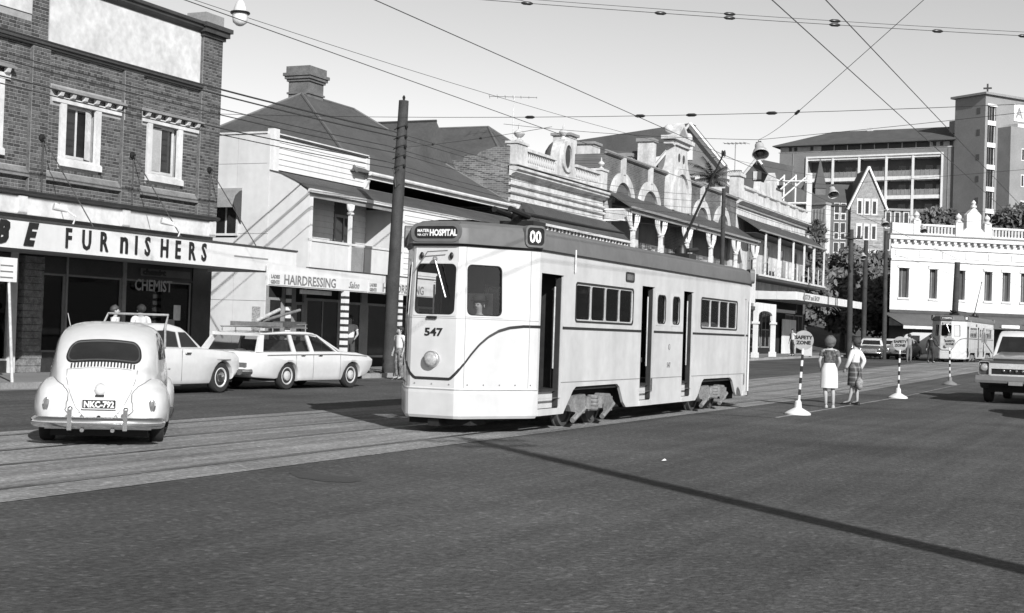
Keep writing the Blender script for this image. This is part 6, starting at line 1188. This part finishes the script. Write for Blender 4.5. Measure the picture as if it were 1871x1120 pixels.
def fender(y, ry, s, top=.385, rx=.315, cx=.475):
    """swelling mudguard: squared-off ellipsoid, cut level at the bottom"""
    b = B(); loops = []; n = 18
    se = lambda c, e: math.copysign(abs(c) ** e, c)
    for k in range(n + 1):
        a = -math.pi / 2 + math.pi * k / n; q = max(abs(math.cos(a)) ** .72, .01); yy = y + ry * se(math.sin(a), .9); l = []
        for j in range(18):
            p = 2 * math.pi * j / 18; z = .42 + top * q * se(math.sin(p), .85); l.append(((cx + rx * q * se(math.cos(p), .75)) * s, yy, max(z, .27)))
        loops.append(l)
    b.loft(loops); return b.o("fender", CARW, bt, 60)
for s in (1, -1):
    fb = fender(-1.30, .70, s); fender(1.35, .60, s, .36); fv = bvh_of(fb); bead = []
    for k in range(24):
        z = .34 + k * .021; hit = None
        for q in range(60):
            x = .06 + q * .0125; h1 = bv.ray_cast(Vector((x * s, -8, z)), Vector((0, 1, 0))); h2 = fv.ray_cast(Vector((x * s, -8, z)), Vector((0, 1, 0)))
            if h2[0] is not None and (h1[0] is None or h2[0].y < h1[0].y): hit = h2[0]; break
        if hit is not None: bead.append(hit + Vector((0, -.004, 0)))
    if len(bead) > 3: B().tube(bead, .0055, 5).o("fender_bead", mat("bead_grey", .12, .6), bt)
    b = B(); b.box(.60 * s, .80 * s, -.75, .85, .26, .31); b.o("running_board", BLACK, bt)
    tl = B().lathe([(.052, -.02), (.055, .0), (.045, .025), (.005, .035)], (0, 0, 0), 16, 'y', 1.35, .85); m_ = tl.mesh("tail_lamp", mat("tail_lamp_red", .12), 50); tl_ = inst("tail_lamp", m_, bt, Matrix.Translation((.585 * s, -1.955, .475)) @ Matrix.Rotation(math.pi, 4, 'Z')); link("lamp_bezel", B().lathe([(.058, -.03), (.066, -.01), (.066, .005), (.056, .012)], (0, 0, 0), 16, 'y', 1.35, .85).mesh("lamp_bezel", CHROME, 50), tl_)
    for y in (-1.22, 1.22): wheel(bt, .64 * s, y, .315, .16, CARW, CHROME)
    patch("side_window", DGLASS, bt, [(-.02, 1.0), (.60, 1.0), (.42, 1.30), (-.02, 1.345)], bv, ('+' if s > 0 else '-') + 'x', .004, 6); patch("side_window", DGLASS, bt, [(-1.0, 1.0), (-.12, 1.0), (-.12, 1.345), (-.5, 1.32), (-.85, 1.2)], bv, ('+' if s > 0 else '-') + 'x', .004, 6)
    b = B(); b.box(.31 * s - .025, .31 * s + .025, -2.24, -2.13, .20, .44); b.ball((.31 * s, -2.18, .44), .035, 8, 5); b.o("overrider", CHROME, bt, 40)
    B().tube([(.17 * s, -2.2, .20), (.17 * s, -1.9, .21)], .024, 10).o("exhaust_pipe", CHROME, bt, 40); B().tube([(.72 * s, -.2, .86), (.74 * s, .0, .86)], .012, 6).o("door_handle", CHROME, bt)
def RW(w, h, r):
    P = rrect(w, h, r, 6); D = []
    for p, q in zip(P, P[1:] + P[:1]):
        L_ = math.hypot(q[0] - p[0], q[1] - p[1]); n = max(1, int(L_ / .04)); D += [(p[0] + (q[0] - p[0]) * k / n, p[1] + (q[1] - p[1]) * k / n) for k in range(n)]
    return [(x * (1 - .05 * (z / .12)), 1.11 + z - .035 * (x / .44) ** 2) for x, z in D]
rw = patch("rear_window", DGLASS, bt, RW(.80, .20, .08), bv, '-y', .010, 9)
def ringpatch(name, m, par, O, I, off):
    b = B(); dr = Vector((0, 1, 0)); f = lambda p, q: (lambda h: (h[0] - dr * q) if h[0] is not None else Vector((p[0], -1.8, p[1])))(bv.ray_cast(Vector((p[0], -8, p[1])), dr)); ring_frame(b, O, I, lambda p: f(p, 0), lambda p: f(p, off)); return b.o(name, m, par, 40)
ringpatch("window_trim", CHROME, rw, RW(.835, .232, .095), RW(.80, .20, .08), .016); ringpatch("window_rubber", BLACK, rw, RW(.865, .262, .11), RW(.835, .232, .095), .013)
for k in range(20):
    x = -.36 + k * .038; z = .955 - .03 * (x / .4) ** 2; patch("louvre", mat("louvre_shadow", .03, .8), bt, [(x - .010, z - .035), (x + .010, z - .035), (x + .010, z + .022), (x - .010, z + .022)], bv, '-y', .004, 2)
lid = [(-.41, .885), (-.2, .905), (0, .91), (.2, .905), (.41, .885), (.40, .78), (.35, .62), (.27, .45), (.17, .335), (-.17, .335), (-.27, .45), (-.35, .62), (-.40, .78)]
patch("engine_lid_gap", TRIM, bt, lid, bv, '-y', .002, 9); patch("engine_lid", CARW, bt, [(x * .968, .62 + (z - .62) * .968) for x, z in lid], bv, '-y', .009, 9)
b = B(); b.lathe([(.075, -.06), (.07, .02), (.045, .05), (.01, .055)], (0, 0, 0), 16, 'y', 1.1, .9); inst("plate_lamp", b.mesh("plate_lamp", CARW, 50), bt, Matrix.Translation((0, -1.93, .655)) @ Matrix.Rotation(math.pi, 4, 'Z')); B().box(-.05, .05, -1.995, -1.95, .585, .60).o("lamp_lens", BLACK, bt)
np_ = B().box(-.195, .195, -2.055, -2.04, .435, .552).o("number_plate", BLACK, bt); ringb = B(); ring_frame(ringb, rrect(.39, .117, .01), rrect(.375, .10, .01), lambda p: (p[0], -2.056, .4935 + p[1]), lambda p: (p[0], -2.060, .4935 + p[1])); ringb.o("plate_border", PALE if False else WHITE, np_); text("plate_number", "NKC-792", .098, WHITE, np_, (0, -2.058, .459), (1, 0), .002, .004, 0, .88, 'CENTER')
b = B(); b.tube([(-.70, -1.98, .285), (-.66, -2.08, .285), (-.55, -2.14, .285), (0, -2.18, .285), (.55, -2.14, .285), (.66, -2.08, .285), (.70, -1.98, .285)], .066, 10); bp = b.o("bumper", CHROME, bt, 50)
B().box(-.6, .6, -2.02, -1.8, .20, .30).o("rear_valance", CARW, bt); box("underbody", VOIDM, bt, -.55, .55, -1.85, 1.7, .11, .34); B().ball((0, -2.02, .335), .03, 8, 5).o("lid_latch", BLACK, bt)  # near-black underbody box deepened to stand in for the shade beneath the car
B().tube([(-.55, .55, 1.25), (-.62, .55, 1.55)], .006, 5).o("aerial", METAL, bt)
# ---- truck coming towards the camera
tk = thing("pickup_truck", "dark bonneted truck with pale cab facing the camera", "truck", (-3.45, 42.4, .005), R(180 - 3))
TG = mat("truck_grey_enamel", .055, .35, .15, 1, 8, coat=.4); TW = mat("truck_pale_enamel", .62, .35, .08, 1, 8, coat=.4)
P = [(2.40, .55), (2.48, .75), (2.47, 1.02), (2.40, 1.14), (2.0, 1.20), (.7, 1.25), (-.7, 1.22), (-.75, .50), (.85, .45)] + arch(1.55, .45, .38)[::-1][::-1] + [(2.1, .45)]
P = [(-.75, .50), (1.05, .45)] + arch(1.55, .45, .38) + [(2.1, .45), (2.40, .55), (2.48, .75), (2.47, 1.02), (2.40, 1.14), (2.0, 1.20), (.7, 1.25), (-.7, 1.22)]
pillow("body", P, 1.0, TG, tk, lambda y, z: 1 - .06 * max(0, z - 1.0) / .25, .07, (.6, .8, 1.0, 1.12), (.2, .9, 2.2), 40)
pillow("bonnet", [(2.30, 1.13), (2.38, 1.20), (2.0, 1.30), (.8, 1.38), (.55, 1.38), (.55, 1.13)], .72, mat("truck_bonnet_sheen_grey", .26, .3, .15, 1, 8, coat=.5), tk, lambda y, z: 1 - .12 * max(0, y - 1) / 1.4, .06, (1.2, 1.3), (1, 1.6))  # bonnet paler than the body: the sheen on top is put into its grey
cb = pillow("cab", [(.78, 1.20), (.35, 1.86), (.15, 1.96), (-.4, 1.98), (-.62, 1.92), (-.72, 1.2)], .92, TW, tk, lambda y, z: 1 - .14 * max(0, z - 1.2) / .75, .07, (1.4, 1.6, 1.8), (0, .4)); glaze(tk, cb, [[(-.5, 1.28), (.52, 1.28), (.22, 1.78), (-.5, 1.80)]]); patch("windscreen", DGLASS, tk, [(-.80, 1.29), (.80, 1.29), (.70, 1.81), (-.70, 1.81)], bvh_of(cb), '+y', .006, 8)
b = B(); b.box(-1.0, 1.0, -2.9, -.85, .75, 1.25); b.o("tray", TG, tk); box("chassis", VOIDM, tk, -.75, .75, -2.8, 2.2, .30, .75)
b = B(); b.prism([(2.38, .55), (2.60, .55), (2.62, .62), (2.60, .74), (2.38, .74)], 'x', -1.03, 1.03); b.o("bumper", mat("painted_bumper", .15, .35, .1, 2, 10), tk)
b = B(); b.box(-.68, .68, 2.44, 2.50, .78, .93); b.o("grille_void", BLACK, tk); b = B(); b.box(-.70, .70, 2.45, 2.54, .93, 1.07); b.box(-.70, -.64, 2.45, 2.54, .76, .93); b.box(.64, .70, 2.45, 2.54, .76, .93); b.box(-.7, .7, 2.45, 2.52, .74, .78); b.o("grille", mat("grille_pale_enamel", .42, .35), tk)
for k in range(-2, 3): B().ball((k * .16, 2.52, .88), .035, 8, 5).o("grille_letter", CHROME, tk, 40)
for s in (1, -1):
    b = B(); ring_frame(b, rrect(.30, .38, .06), rrect(.27, .34, .05), lambda p: (.83 * s + p[0], 2.44, .93 + p[1]), lambda p: (.83 * s + p[0], 2.50, .93 + p[1])); b.o("headlamp_bezel", CHROME, tk); B().lathe([(.10, 0), (.105, .04), (.08, .075), (.01, .09)], (.83 * s, 2.44, .95), 18, 'y').o("headlamp", mat("truck_lens", .5, .1, .2, 20, 40, metal=.5), tk, 40)
    for y in (1.55, -1.75): wheel(tk, .84 * s, y, .38, .2, TW, CHROME)
    b = B(); b.tube([(.93 * s, .62, 1.32), (1.12 * s, .70, 1.62), (1.14 * s, .70, 1.90)], .016, 6); mo = b.o("mirror_arm", CHROME, tk, 40); B().box(1.08 * s, 1.22 * s, .69, .71, 1.62, 1.84).o("mirror_glass", METAL, mo)
box("number_plate", TRIM, tk, -.18, .18, 2.62, 2.635, .50, .60); box("front_axle_beam", TRIM, tk, -.6, .6, 1.5, 1.58, .30, .38)
for x, lab in ((.42, "truck driver in pale shirt behind the windscreen"), (-.30, "passenger in pale shirt beside the truck driver")):
    w_ = Matrix.Rotation(R(177), 4, 'Z') @ Vector((x, -.25, 0)); person(lab, (-3.45 + w_.x, 42.4 + w_.y, .12), R(177), 1.66, PALE, DARKC, feet=sit, seated=True)
# ---- cars standing beyond the safety zone
DKP = mat("dark_car_enamel", .06, .25, .1, 1, 8, coat=.5); GRP = mat("grey_car_enamel", .20, .3, .1, 1, 8, coat=.5)
two = old_sedan("parked_sedan", "two tone sedan parked nearest beyond the women, dark body under white roof", DKP, (-18.3, 99.0, ground_z(99)), R(186), "cars standing by the far shops"); [c.data.materials.__setitem__(0, CARW) for c in two.children if c.name.startswith("cabin")]
for lab, paint, loc, rz in (("pale sedan parked behind the women, close to the shop awning", CARW, (-20.0, 105.0, ground_z(105)), 184), ("white sedan with its boot towards the far awning", CARW, (-19.0, 111, ground_z(111)), 182), ("grey sedan just behind the middle safety zone disc", GRP, (-16.6, 101.5, ground_z(101)), 176), ("dark sedan standing beside the distant tram", DKP, (-9.2, 100.5, ground_z(100)), 180)):
    old_sedan("parked_sedan", lab, paint, loc, R(rz), "cars standing by the far shops")
old_sedan("moving_sedan", "grey sedan whose shadow falls on the road before the truck", GRP, (-1.28, 33.7, .004), R(180))
vn = thing("delivery_van", "white delivery van parked behind the two men by the distant tram", "van", (-15.6, 106, ground_z(106)), R(92))
pillow("body", [(-2.1, .35), (-2.15, 1.0), (-2.05, 1.8), (-1.8, 1.92), (1.0, 1.92), (1.5, 1.75), (1.95, 1.1), (2.1, .95), (2.1, .4)], .88, CARW, vn, None, .08); bx_ = B()
for s in (1, -1):
    for y in (-1.2, 1.25): wheel(vn, .78 * s, y, .32, .16)
    B().add([(.885 * s, .5, 1.15), (.885 * s, 1.5, 1.15), (.885 * s, 1.2, 1.7), (.885 * s, .5, 1.7)], [(0, 1, 2, 3)]).o("window", DGLASS, vn); box("bumper", CHROME, vn, -.8, .8, 2.1 * s, 2.2 * s, .4, .55)

# ================================================================== street furniture
def pole(label, base, top, r0=.17, r1=.13, arms=(), group="timber poles", m=WOODP, caps=True):
    t = thing("timber_pole_standard", label, "pole", base, world=True, group=group); a, c = Vector(base), Vector(top); b = B()
    b.tube([a - Vector((0, 0, .3)), a.lerp(c, .3), a.lerp(c, .7), c], [r0, r0 * .96, (r0 + r1) / 2, r1], 14); b.o("shaft", m, t, 50)
    for k, (f, dx, dy, L_) in enumerate(arms):
        p = a.lerp(c, f); d = Vector((dx, dy, 0)).normalized(); bb = B(); o = d.cross(Vector((0, 0, 1))) * (r0 + .05); q, w = p - d * L_ + o, p + d * L_ + o; bb.tube([q, w], .055, 4); ar = bb.o("cross_arm", m, t)
        for s in (-1, -.55, .55, 1): e = p + d * L_ * s * .95 + o; B().lathe([(.02, 0), (.045, .03), (.05, .06), (.035, .08), (.045, .11), (.01, .14)], (e.x, e.y, e.z + .05), 8).o("insulator", PORC, ar, 40)
    return t
# big pole by the hairdresser, leaning, with insulators spiralling up its sides
PB, PT = (-21.30, 37.50, .13), (-21.05, 37.45, 8.35)
mp_ = pole("thick leaning timber pole at the kerb between wagon and near tram", PB, PT, .20, .15)
pa, pc = Vector(PB), Vector(PT)
for k in range(5):
    for s in (-1, 1):
        p = pa.lerp(pc, .755 + (4 - k) * .036); e = p + Vector((s * .2, -.08 * s, -.02)); B().lathe([(.02, 0), (.04, .02), (.045, .06), (.02, .09)], (e.x, e.y, e.z), 8).o("insulator", PORC, mp_, 40)
    p = pa.lerp(pc, .755 + (4 - k) * .036); B().tube([p + Vector((-.2, -.12, -.06)), p + Vector((0, -.19, 0)), p + Vector((.2, -.06, .08))], .016, 6).o("strap", BLACK, mp_)
B().tube([pa.lerp(pc, .72) + Vector((-.1, -.16, .2)), pa.lerp(pc, .69) + Vector((0, -.2, -.1)), pa.lerp(pc, .68) + Vector((.12, -.17, .1))], .02, 6).o("cable_loop", CABLE, mp_); B().lathe([(.03, 0), (.05, .1), (.02, .16)], (pc.x, pc.y, pc.z), 8).o("pole_cap", PORC, mp_)
pole("dark pole beside the trees at the far awning", (-19.6, 97.7, .5), (-19.65, 97.6, 9.2), .2, .15, [(.93, .9, .4, .7)])
pole("slim pale tipped pole in front of the white corner building", (-17.45, 98.8, .5), (-17.5, 98.6, 9.2), .16, .12)
pole("leaning pole behind the distant tram front", (-13.15, 100.5, .5), (-13.0, 100.4, 7.2), .22, .18)
pole("dark pole close behind the far awning post", (-19.0, 99.5, .5), (-19.0, 99.5, 8.6), .18, .14)
pole("slim dark pole in front of the hotel verandah", (-21.3, 72.6, .3), (-21.35, 72.6, 9.4), .13, .10)
# pole on the near right hand kerb: only its shadow on the road is in the picture
pole("tall pole with cross arm whose shadow crosses the road", (4.35, 5.45, 0), (4.35, 5.45, 9.75), .16, .13, [(.985, .55, .83, .75), (.94, .55, .83, .55)])
# hanging street lamps
LAMP_TOPS = []
def street_lamp(label, p, s=1.0, tilt=0.0, hang=0.22):
    t = thing("hanging_street_lamp", label, "street lamp", p, tilt, "hanging street lamps"); SH = mat("enamelled_lamp_shade", .34, .45, .15, 3, 10)
    B().lathe([(.05, .42), (.13, .40), (.14, .22), (.20, .16), (.25, .02), (.24, .0), (.19, .14), (.12, .2), (.1, .38)], (0, 0, 0), 20).o("shade", SH, t, 40) if s < 2 else None
    B().lathe([(.10, .30), (.13, .1), (.12, .02), (.02, -.02)], (0, 0, 0), 14).o("globe", DGLASS, t, 40); B().tube([(0, 0, .4), (0, 0, .4 + hang)], .015, 6).o("hanger", METAL, t); B().box(-.08, .08, -.05, .05, .40, .5).o("bracket", BLACK, t)
    t.scale = (s, s, s); t.rotation_euler = (R(-34), R(-16), tilt * .2)
    q = Vector(p) + t.rotation_euler.to_matrix() @ Vector((0, 0, (.4 + hang) * s)); LAMP_TOPS.append(q); return t
street_lamp("large lamp shade hung over the road left of the hospital", (-11.4, 42.6, 7.15), 1.05, .4)
street_lamp("second lamp shade along the road, in front of the gothic building", (-13.3, 62, 7.9), 1.0, .8)
street_lamp("lamp shade hung before the end of the white corner building", (-15.4, 86.4, 8.6), 1.0, 1.2)
street_lamp("lamp shade hung before the balustrade of the white corner building", (-13.3, 87.4, 8.3), .9, 1.2)
street_lamp("lamp shade beside the dark pole and trees", (-18.5, 96.2, 7.2), .9, 1.0)
# flush globe lamp at the top of the picture
tl = thing("glass_globe_lamp", "pale glass lamp with dark brim hanging at the top of the picture", "street lamp", (-14.75, 20.35, 6.86), group="hanging street lamps")
B().lathe([(.135, .0), (.13, -.1), (.12, -.15), (.06, -.2), (.01, -.215)], (0, 0, 0), 18).o("glass_bowl", mat("frosted_lamp_glass", .62, .35, .1, 6, 20), tl, 50); B().lathe([(.165, .0), (.175, .02), (.165, .035), (.12, .04)], (0, 0, 0), 18).o("brim", BLACK, tl, 40); B().lathe([(.12, .04), (.11, .1), (.07, .2), (.03, .25)], (0, 0, 0), 16).o("lamp_head", SHEET, tl, 40); B().tube([(0, 0, .25), (0, 0, 1.2)], .015, 6).o("hanger", METAL, tl)
# safety zone signs
def zone_sign(label, x, y, txt, lean=(0, 0), base_m=WHITE):
    z = ground_z(y) + .006; t = thing("safety_zone_sign", label, "sign", (x, y, z), group="safety zone signs"); DG = mat("sign_disc_grey", .30, .5, .1, 3, 10)
    B().lathe([(.26, 0), (.26, .03), (.22, .06), (.13, .11), (.075, .14), (.065, .26), (.05, .27), (.05, .29)], (0, 0, 0), 24).o("base", base_m, t, 40); H = 1.34; px = lambda h: (lean[0] * h, lean[1] * h, h)
    n = 9
    for k in range(n): a, c = .28 + (H - .28) * k / n, .28 + (H - .28) * (k + 1) / n; B().tube([px(a), px(c)], .026, 10).o("post_band", WHITE if k % 2 == 0 else BLACK, t)
    c = Vector(px(H + .17)); vd = Vector((-x, -y, 0)).normalized(); r_ = Vector((-vd.y, vd.x, 0)); b = B(); o = [(.20 * math.cos(2 * math.pi * k / 28), .20 * math.sin(2 * math.pi * k / 28)) for k in range(28)]
    b.loft([[c + r_ * p[0] + Vector((0, 0, p[1])) + vd * q for p in o] for q in (-.012, .012)]); d = b.o("disc", DG, t)
    for k, s_ in enumerate(txt): q = c + vd * .016 + Vector((0, 0, .025 - .105 * k)); text("lettering", s_, .098, BLACK, d, q, (r_.x, r_.y), .001, .005, 0, 1.05, 'CENTER')
    return t
zone_sign("nearest round safety zone sign on striped post, left of the two women", -6.75, 28.7, ("SAFETY", "ZONE"), (.045, .02))
zone_sign("middle round sign on striped post, right of the two women", -6.7, 40.3, ("SAFETY", "ZONE"), (.01, .0))
zone_sign("farthest round safety zone sign on striped post, in front of the distant tram", -7.05, 53.3, ("SAFETY", "ZONE"), (-.03, 0), mat("shaded_grey_base", .16, .7))
# leaning kerbside sign at the picture's edge
ps_ = thing("kerbside_parking_sign", "leaning white kerbside sign on a pale post outside the furniture shop", "sign", (-21.35, 22.15, .12), world=True)
B().tube([(-21.35, 22.15, .1), (-21.38, 21.98, 2.2)], [.034, .03], 10).o("post", mat("pale_post", .5, .6, .2, 3, 12, streak=.3), ps_, 40); b = B(); b.box(-21.36, -21.345, 21.62, 22.16, 2.17, 2.66); pl = b.o("plate", WHITE, ps_); [box("print_line", DL, pl, -21.344, -21.342, 21.7, 22.05, 2.24 + k * .12, 2.27 + k * .12) for k in range(3)]
# ================================================================== people in the street
LADYH = mat("bouffant_hair", .10, .7, .3, 12, 60, bump=.7, bscale=60); BLOUSE = mat("patterned_dark_blouse", .085, .85, .95, 9, 22); SKW = mat("white_skirt_cloth", .60, .85, .04, 4, 20); SANDAL = mat("pale_sandal", .30, .6)
person("woman in dark patterned blouse and white skirt seen from behind, beside the nearest safety sign", (-6.95, 32.5, .006), R(18), 1.58, BLOUSE, None, SKW, .47, 'short', LADYH, SANDAL, {'R': ((.24, -.02, 1.10), (.19, .10, .95)), 'L': ((-.24, -.02, 1.10), (-.20, .10, .93))}, {'R': ((.09, .02, .48), (.11, -.01, .08)), 'L': ((-.09, .02, .48), (-.06, -.02, .08))}, female=True, bouffant=1.26, group="women waiting in the safety zone")
def tartan():
    m = mat("tartan_skirt_cloth", .045, .9, .2, 5, 30); nt = m.node_tree; N = nt.nodes; L = nt.links; cc = next(n for n in N if n.type == 'COMBINE_COLOR'); src = cc.inputs[0].links[0].from_socket; tc = N.new("ShaderNodeTexCoord"); out = src
    for ax, sc in (('X', 3.2), ('Z', 2.6)):
        w = N.new("ShaderNodeTexWave"); w.bands_direction = ax; w.inputs["Scale"].default_value = sc; w.inputs["Distortion"].default_value = 0; L.new(tc.outputs["Object"], w.inputs[0]); mr = N.new("ShaderNodeMapRange"); mr.inputs[1].default_value = .7; mr.inputs[2].default_value = .9; mr.inputs[3].default_value = 0; mr.inputs[4].default_value = .08; L.new(w.outputs[1], mr.inputs[0]); ad = N.new("ShaderNodeMath"); L.new(out, ad.inputs[0]); L.new(mr.outputs[0], ad.inputs[1]); out = ad.outputs[0]
    for i in range(3): L.new(out, cc.inputs[i])
    return m
person("woman in white blouse and tartan skirt with a string bag, farther of the two women", (-6.78, 34.6, .006), R(75), 1.60, PALE, None, tartan(), .48, 'long', HAIRM, BLACK, {'R': ((.22, -.14, 1.10), (.20, -.02, .86)), 'L': ((-.24, .04, 1.10), (-.20, .16, .90))}, {'R': ((.09, .03, .48), (.10, -.03, .08)), 'L': ((-.09, .02, .48), (-.10, .10, .08))}, female=True, bouffant=1.08, group="women waiting in the safety zone")
bg = thing("string_bag", "bulging string bag hanging from the hand of the woman in tartan", "bag", (-6.64, 34.45, .42)); B().ball((0, 0, .1), .12, 12, 8, (.8, .9, 1.25)).o("bag_body", mat("string_bag_mesh", .22, .9, .5, 14, 60), bg, 60); b = B(); b.tube([(-.06, 0, .2), (-.01, 0, .42), (.06, 0, .2)], .01, 5); b.o("bag_handle", CABLE, bg)
z = ground_z(90)
person("man in white shirt and dark trousers on the footpath behind the nearest safety sign", (-21.55, 89.6, z + .13), R(150), 1.70, PALE, DARKC, hair=HAIRM, shoes=BLACK)
person("man in grey shirt and trousers with back turned, in front of the white van", (-14.43, 90.3, ground_z(90)), R(10), 1.74, mat("khaki_shirt", .22, .9, .15, 5, 30), mat("grey_trousers", .12, .9, .15, 5, 30), hair=HAIRM, shoes=BLACK, arms={'R': ((.28, .02, 1.12), (.10, .2, 1.10)), 'L': ((-.28, .02, 1.12), (-.10, .2, 1.10))})
person("man in dark suit walking beside the distant tram", (-13.25, 91.2, ground_z(91)), R(-20), 1.72, DARKU, DARKU, sleeves='long', hair=HAIRM, shoes=BLACK, arms={'R': ((.24, .05, 1.1), (.36, .22, .98)), 'L': ((-.24, -.05, 1.1), (-.26, -.04, .86))}, feet={'R': ((.09, .10, .50), (.10, .12, .09)), 'L': ((-.09, -.02, .50), (-.09, -.16, .12))})
person("man in white shirt leaning by the striped post of the hairdressing shop", (-23.2, 38.35, .13), R(200), 1.68, PALE, DARKC, hair=HAIRM, shoes=BLACK, arms={'R': ((.26, .1, 1.08), (.24, .28, .95)), 'L': ((-.25, .02, 1.1), (-.22, .2, 1.0))})
person("youth in pale shirt at the kerb between timber pole and near tram", (-20.1, 36.0, .0), R(160), 1.52, PALE, mat("patterned_shorts", .16, .9, .7, 14, 40), hair=HAIRM, shoes=BLACK)
person("pedestrian in white shirt on the footpath above the sedan's roof, left of the pair", (-23.0, 27.15, .13), R(-60), 1.66, PALE, DARKC, hair=mat("brown_hair", .06, .6, .3, 20, 90), shoes=BLACK, group="pedestrians by the chemist window")
person("pedestrian in white shirt on the footpath by the rack bar, right of the pair", (-22.8, 27.85, .13), R(60), 1.70, PALE, DARKC, hair=HAIRM, shoes=BLACK, group="pedestrians by the chemist window")
b = B(); b.add([(-5.47, 16.32, .008), (-5.43, 16.33, .012), (-5.42, 16.37, .015), (-5.46, 16.36, .02), (-5.44, 16.35, .035)], [(0, 1, 4), (1, 2, 4), (2, 3, 4), (3, 0, 4)]); tag(b.o("paper_scrap", WHITE), "small crumpled white paper scrap lying on the open road", "litter")
tag(B().box(-21.45, -21.0, 92.3, 92.75, ground_z(92) + .135, ground_z(92) + .85).o("white_bin", SHEET), "white box standing on the kerb beside the man in white shirt", "bin")
# ================================================================== overhead wires
TW_ = "overhead tram wires"; CW = mat("copper_trolley_wire", .06, .5)
wire("trolley_wire", (-9.75, -6, 5.86), (-9.75, 112, 6.0), "contact wire above the near tram's track", 0, .0075, 40, TW_, CW)
wire("trolley_wire", (-12.3, -6, 5.86), (-12.3, 112, 6.0), "contact wire above the farther tram track", 0, .0075, 40, TW_, CW)
wire("trolley_wire", (-4.55, 6, 5.75), (-5.2, 100, 6.2), "steep wire in front of the hospital roof, left of the pair", 0, .0075, 40, TW_, CW)
wire("trolley_wire", (-3.95, 6, 5.80), (-4.7, 100, 6.3), "steep wire meeting the hospital tower, right of the pair", 0, .0075, 40, TW_, CW)
def span(label, a, c, spots, sag=.12, r=.006):
    t = thing("span_wire", label, "wire", a, world=True, group="span wires across the street"); A, C_ = Vector(a), Vector(c); f = lambda q: A.lerp(C_, q) - Vector((0, 0, sag * 4 * q * (1 - q))); B().tube([f(k / 16) for k in range(17)], r, 5).o("cable", CABLE, t)
    for q in spots:
        p = f(q); d = (f(min(1, q + .01)) - f(q - .01)).normalized(); b = B(); b.tube([p - d * .11, p - d * .06, p + d * .06, p + d * .11], [.012, .033, .033, .012], 10); b.o("insulator", PORC, t, 40)
    return t
span("span wire across the street just beyond the near tram's front, four insulators", (-20.9, 26.9, 6.35), (6, 27.2, 6.15), (.325, .415, .455, .515), .35)
span("higher span wire at the top of the picture, lower of two strands", (-20.6, 17.0, 7.75), (4, 33.5, 7.75), (.29, .40, .485, .53, .60, .67, .73), .25); span("higher span wire at the top of the picture, upper of two strands", (-20.6, 17.0, 7.84), (4, 33.5, 7.83), (.285, .395, .53, .6), .26, .005)
span("slanting span wire rising to the right from the lamp hanger", (-7.2, 29.4, 6.2), (-1.2, 22.5, 8.9), (.02,), .02); wire("lamp_hanger_wire", (-7.2, 29.4, 6.2), tuple(LAMP_TOPS[0]), "wire running back from the span wire to the large lamp shade", .05, .006, 10, "span wires across the street")
span("pull off wire from the timber pole to the far track wire", (-21.2, 37.3, 6.9), (-12.3, 28.5, 6.0), (.3, .62), .05)
# service wires along the left kerb, carried by the timber pole
for k in range(6):
    z0 = 7.45 - .24 * k; dx = (-.2, .2)[k % 2]; lab = ["topmost", "second", "third", "fourth", "fifth", "lowest"][k]
    wire("service_wire", (-21.25 + dx, 37.2, z0), (-21.3 + dx, 6.0, z0 + .35), "%s of six service wires running from the timber pole past the brick shop" % lab, .35, (.024, .020, .013, .014, .016, .013)[k], 18, "service wires on the left kerb")
    wire("service_wire", (-21.25 + dx, 37.2, z0), (-21.35 + dx * .5, 72.6, z0 + 1.6 - .1 * k), "%s of six service wires running from the timber pole past the verandahs" % lab, .5, .009, 18, "service wires on the left kerb")
wire("feeder_wire", (-17.2, 10, 7.6), (-13.0, 60, 8.4), "thin feeder wire over the roofs in the sky, left side", .6, .006, 20, "span wires across the street")
for k in range(3): wire("service_wire", (-21.3, 72.6, 8.9 - .3 * k), (-19.64, 97.6, 8.9 - .25 * k), "%s wire between the verandah pole and the dark far pole" % ("upper", "middle", "lower")[k], .3, .014, 12, "service wires by the far shops")

for k, q in enumerate(LAMP_TOPS):
    nm = ("large first lamp shade", "second lamp shade before the gothic building", "lamp shade at the white building corner", "lamp shade before the white balustrade", "lamp shade beside the far dark pole")[k]
    wire("lamp_span_wire", (-21.0, q.y + 1.5, q.z + 1.0), tuple(q), "thin wire from the shop side holding the %s" % nm, .1, .008, 10, "wires holding the street lamps"); wire("lamp_span_wire", tuple(q), (9.0, q.y - 2.0, q.z + 1.6), "thin wire from the far kerb side holding the %s" % nm, .15, .008, 14, "wires holding the street lamps")
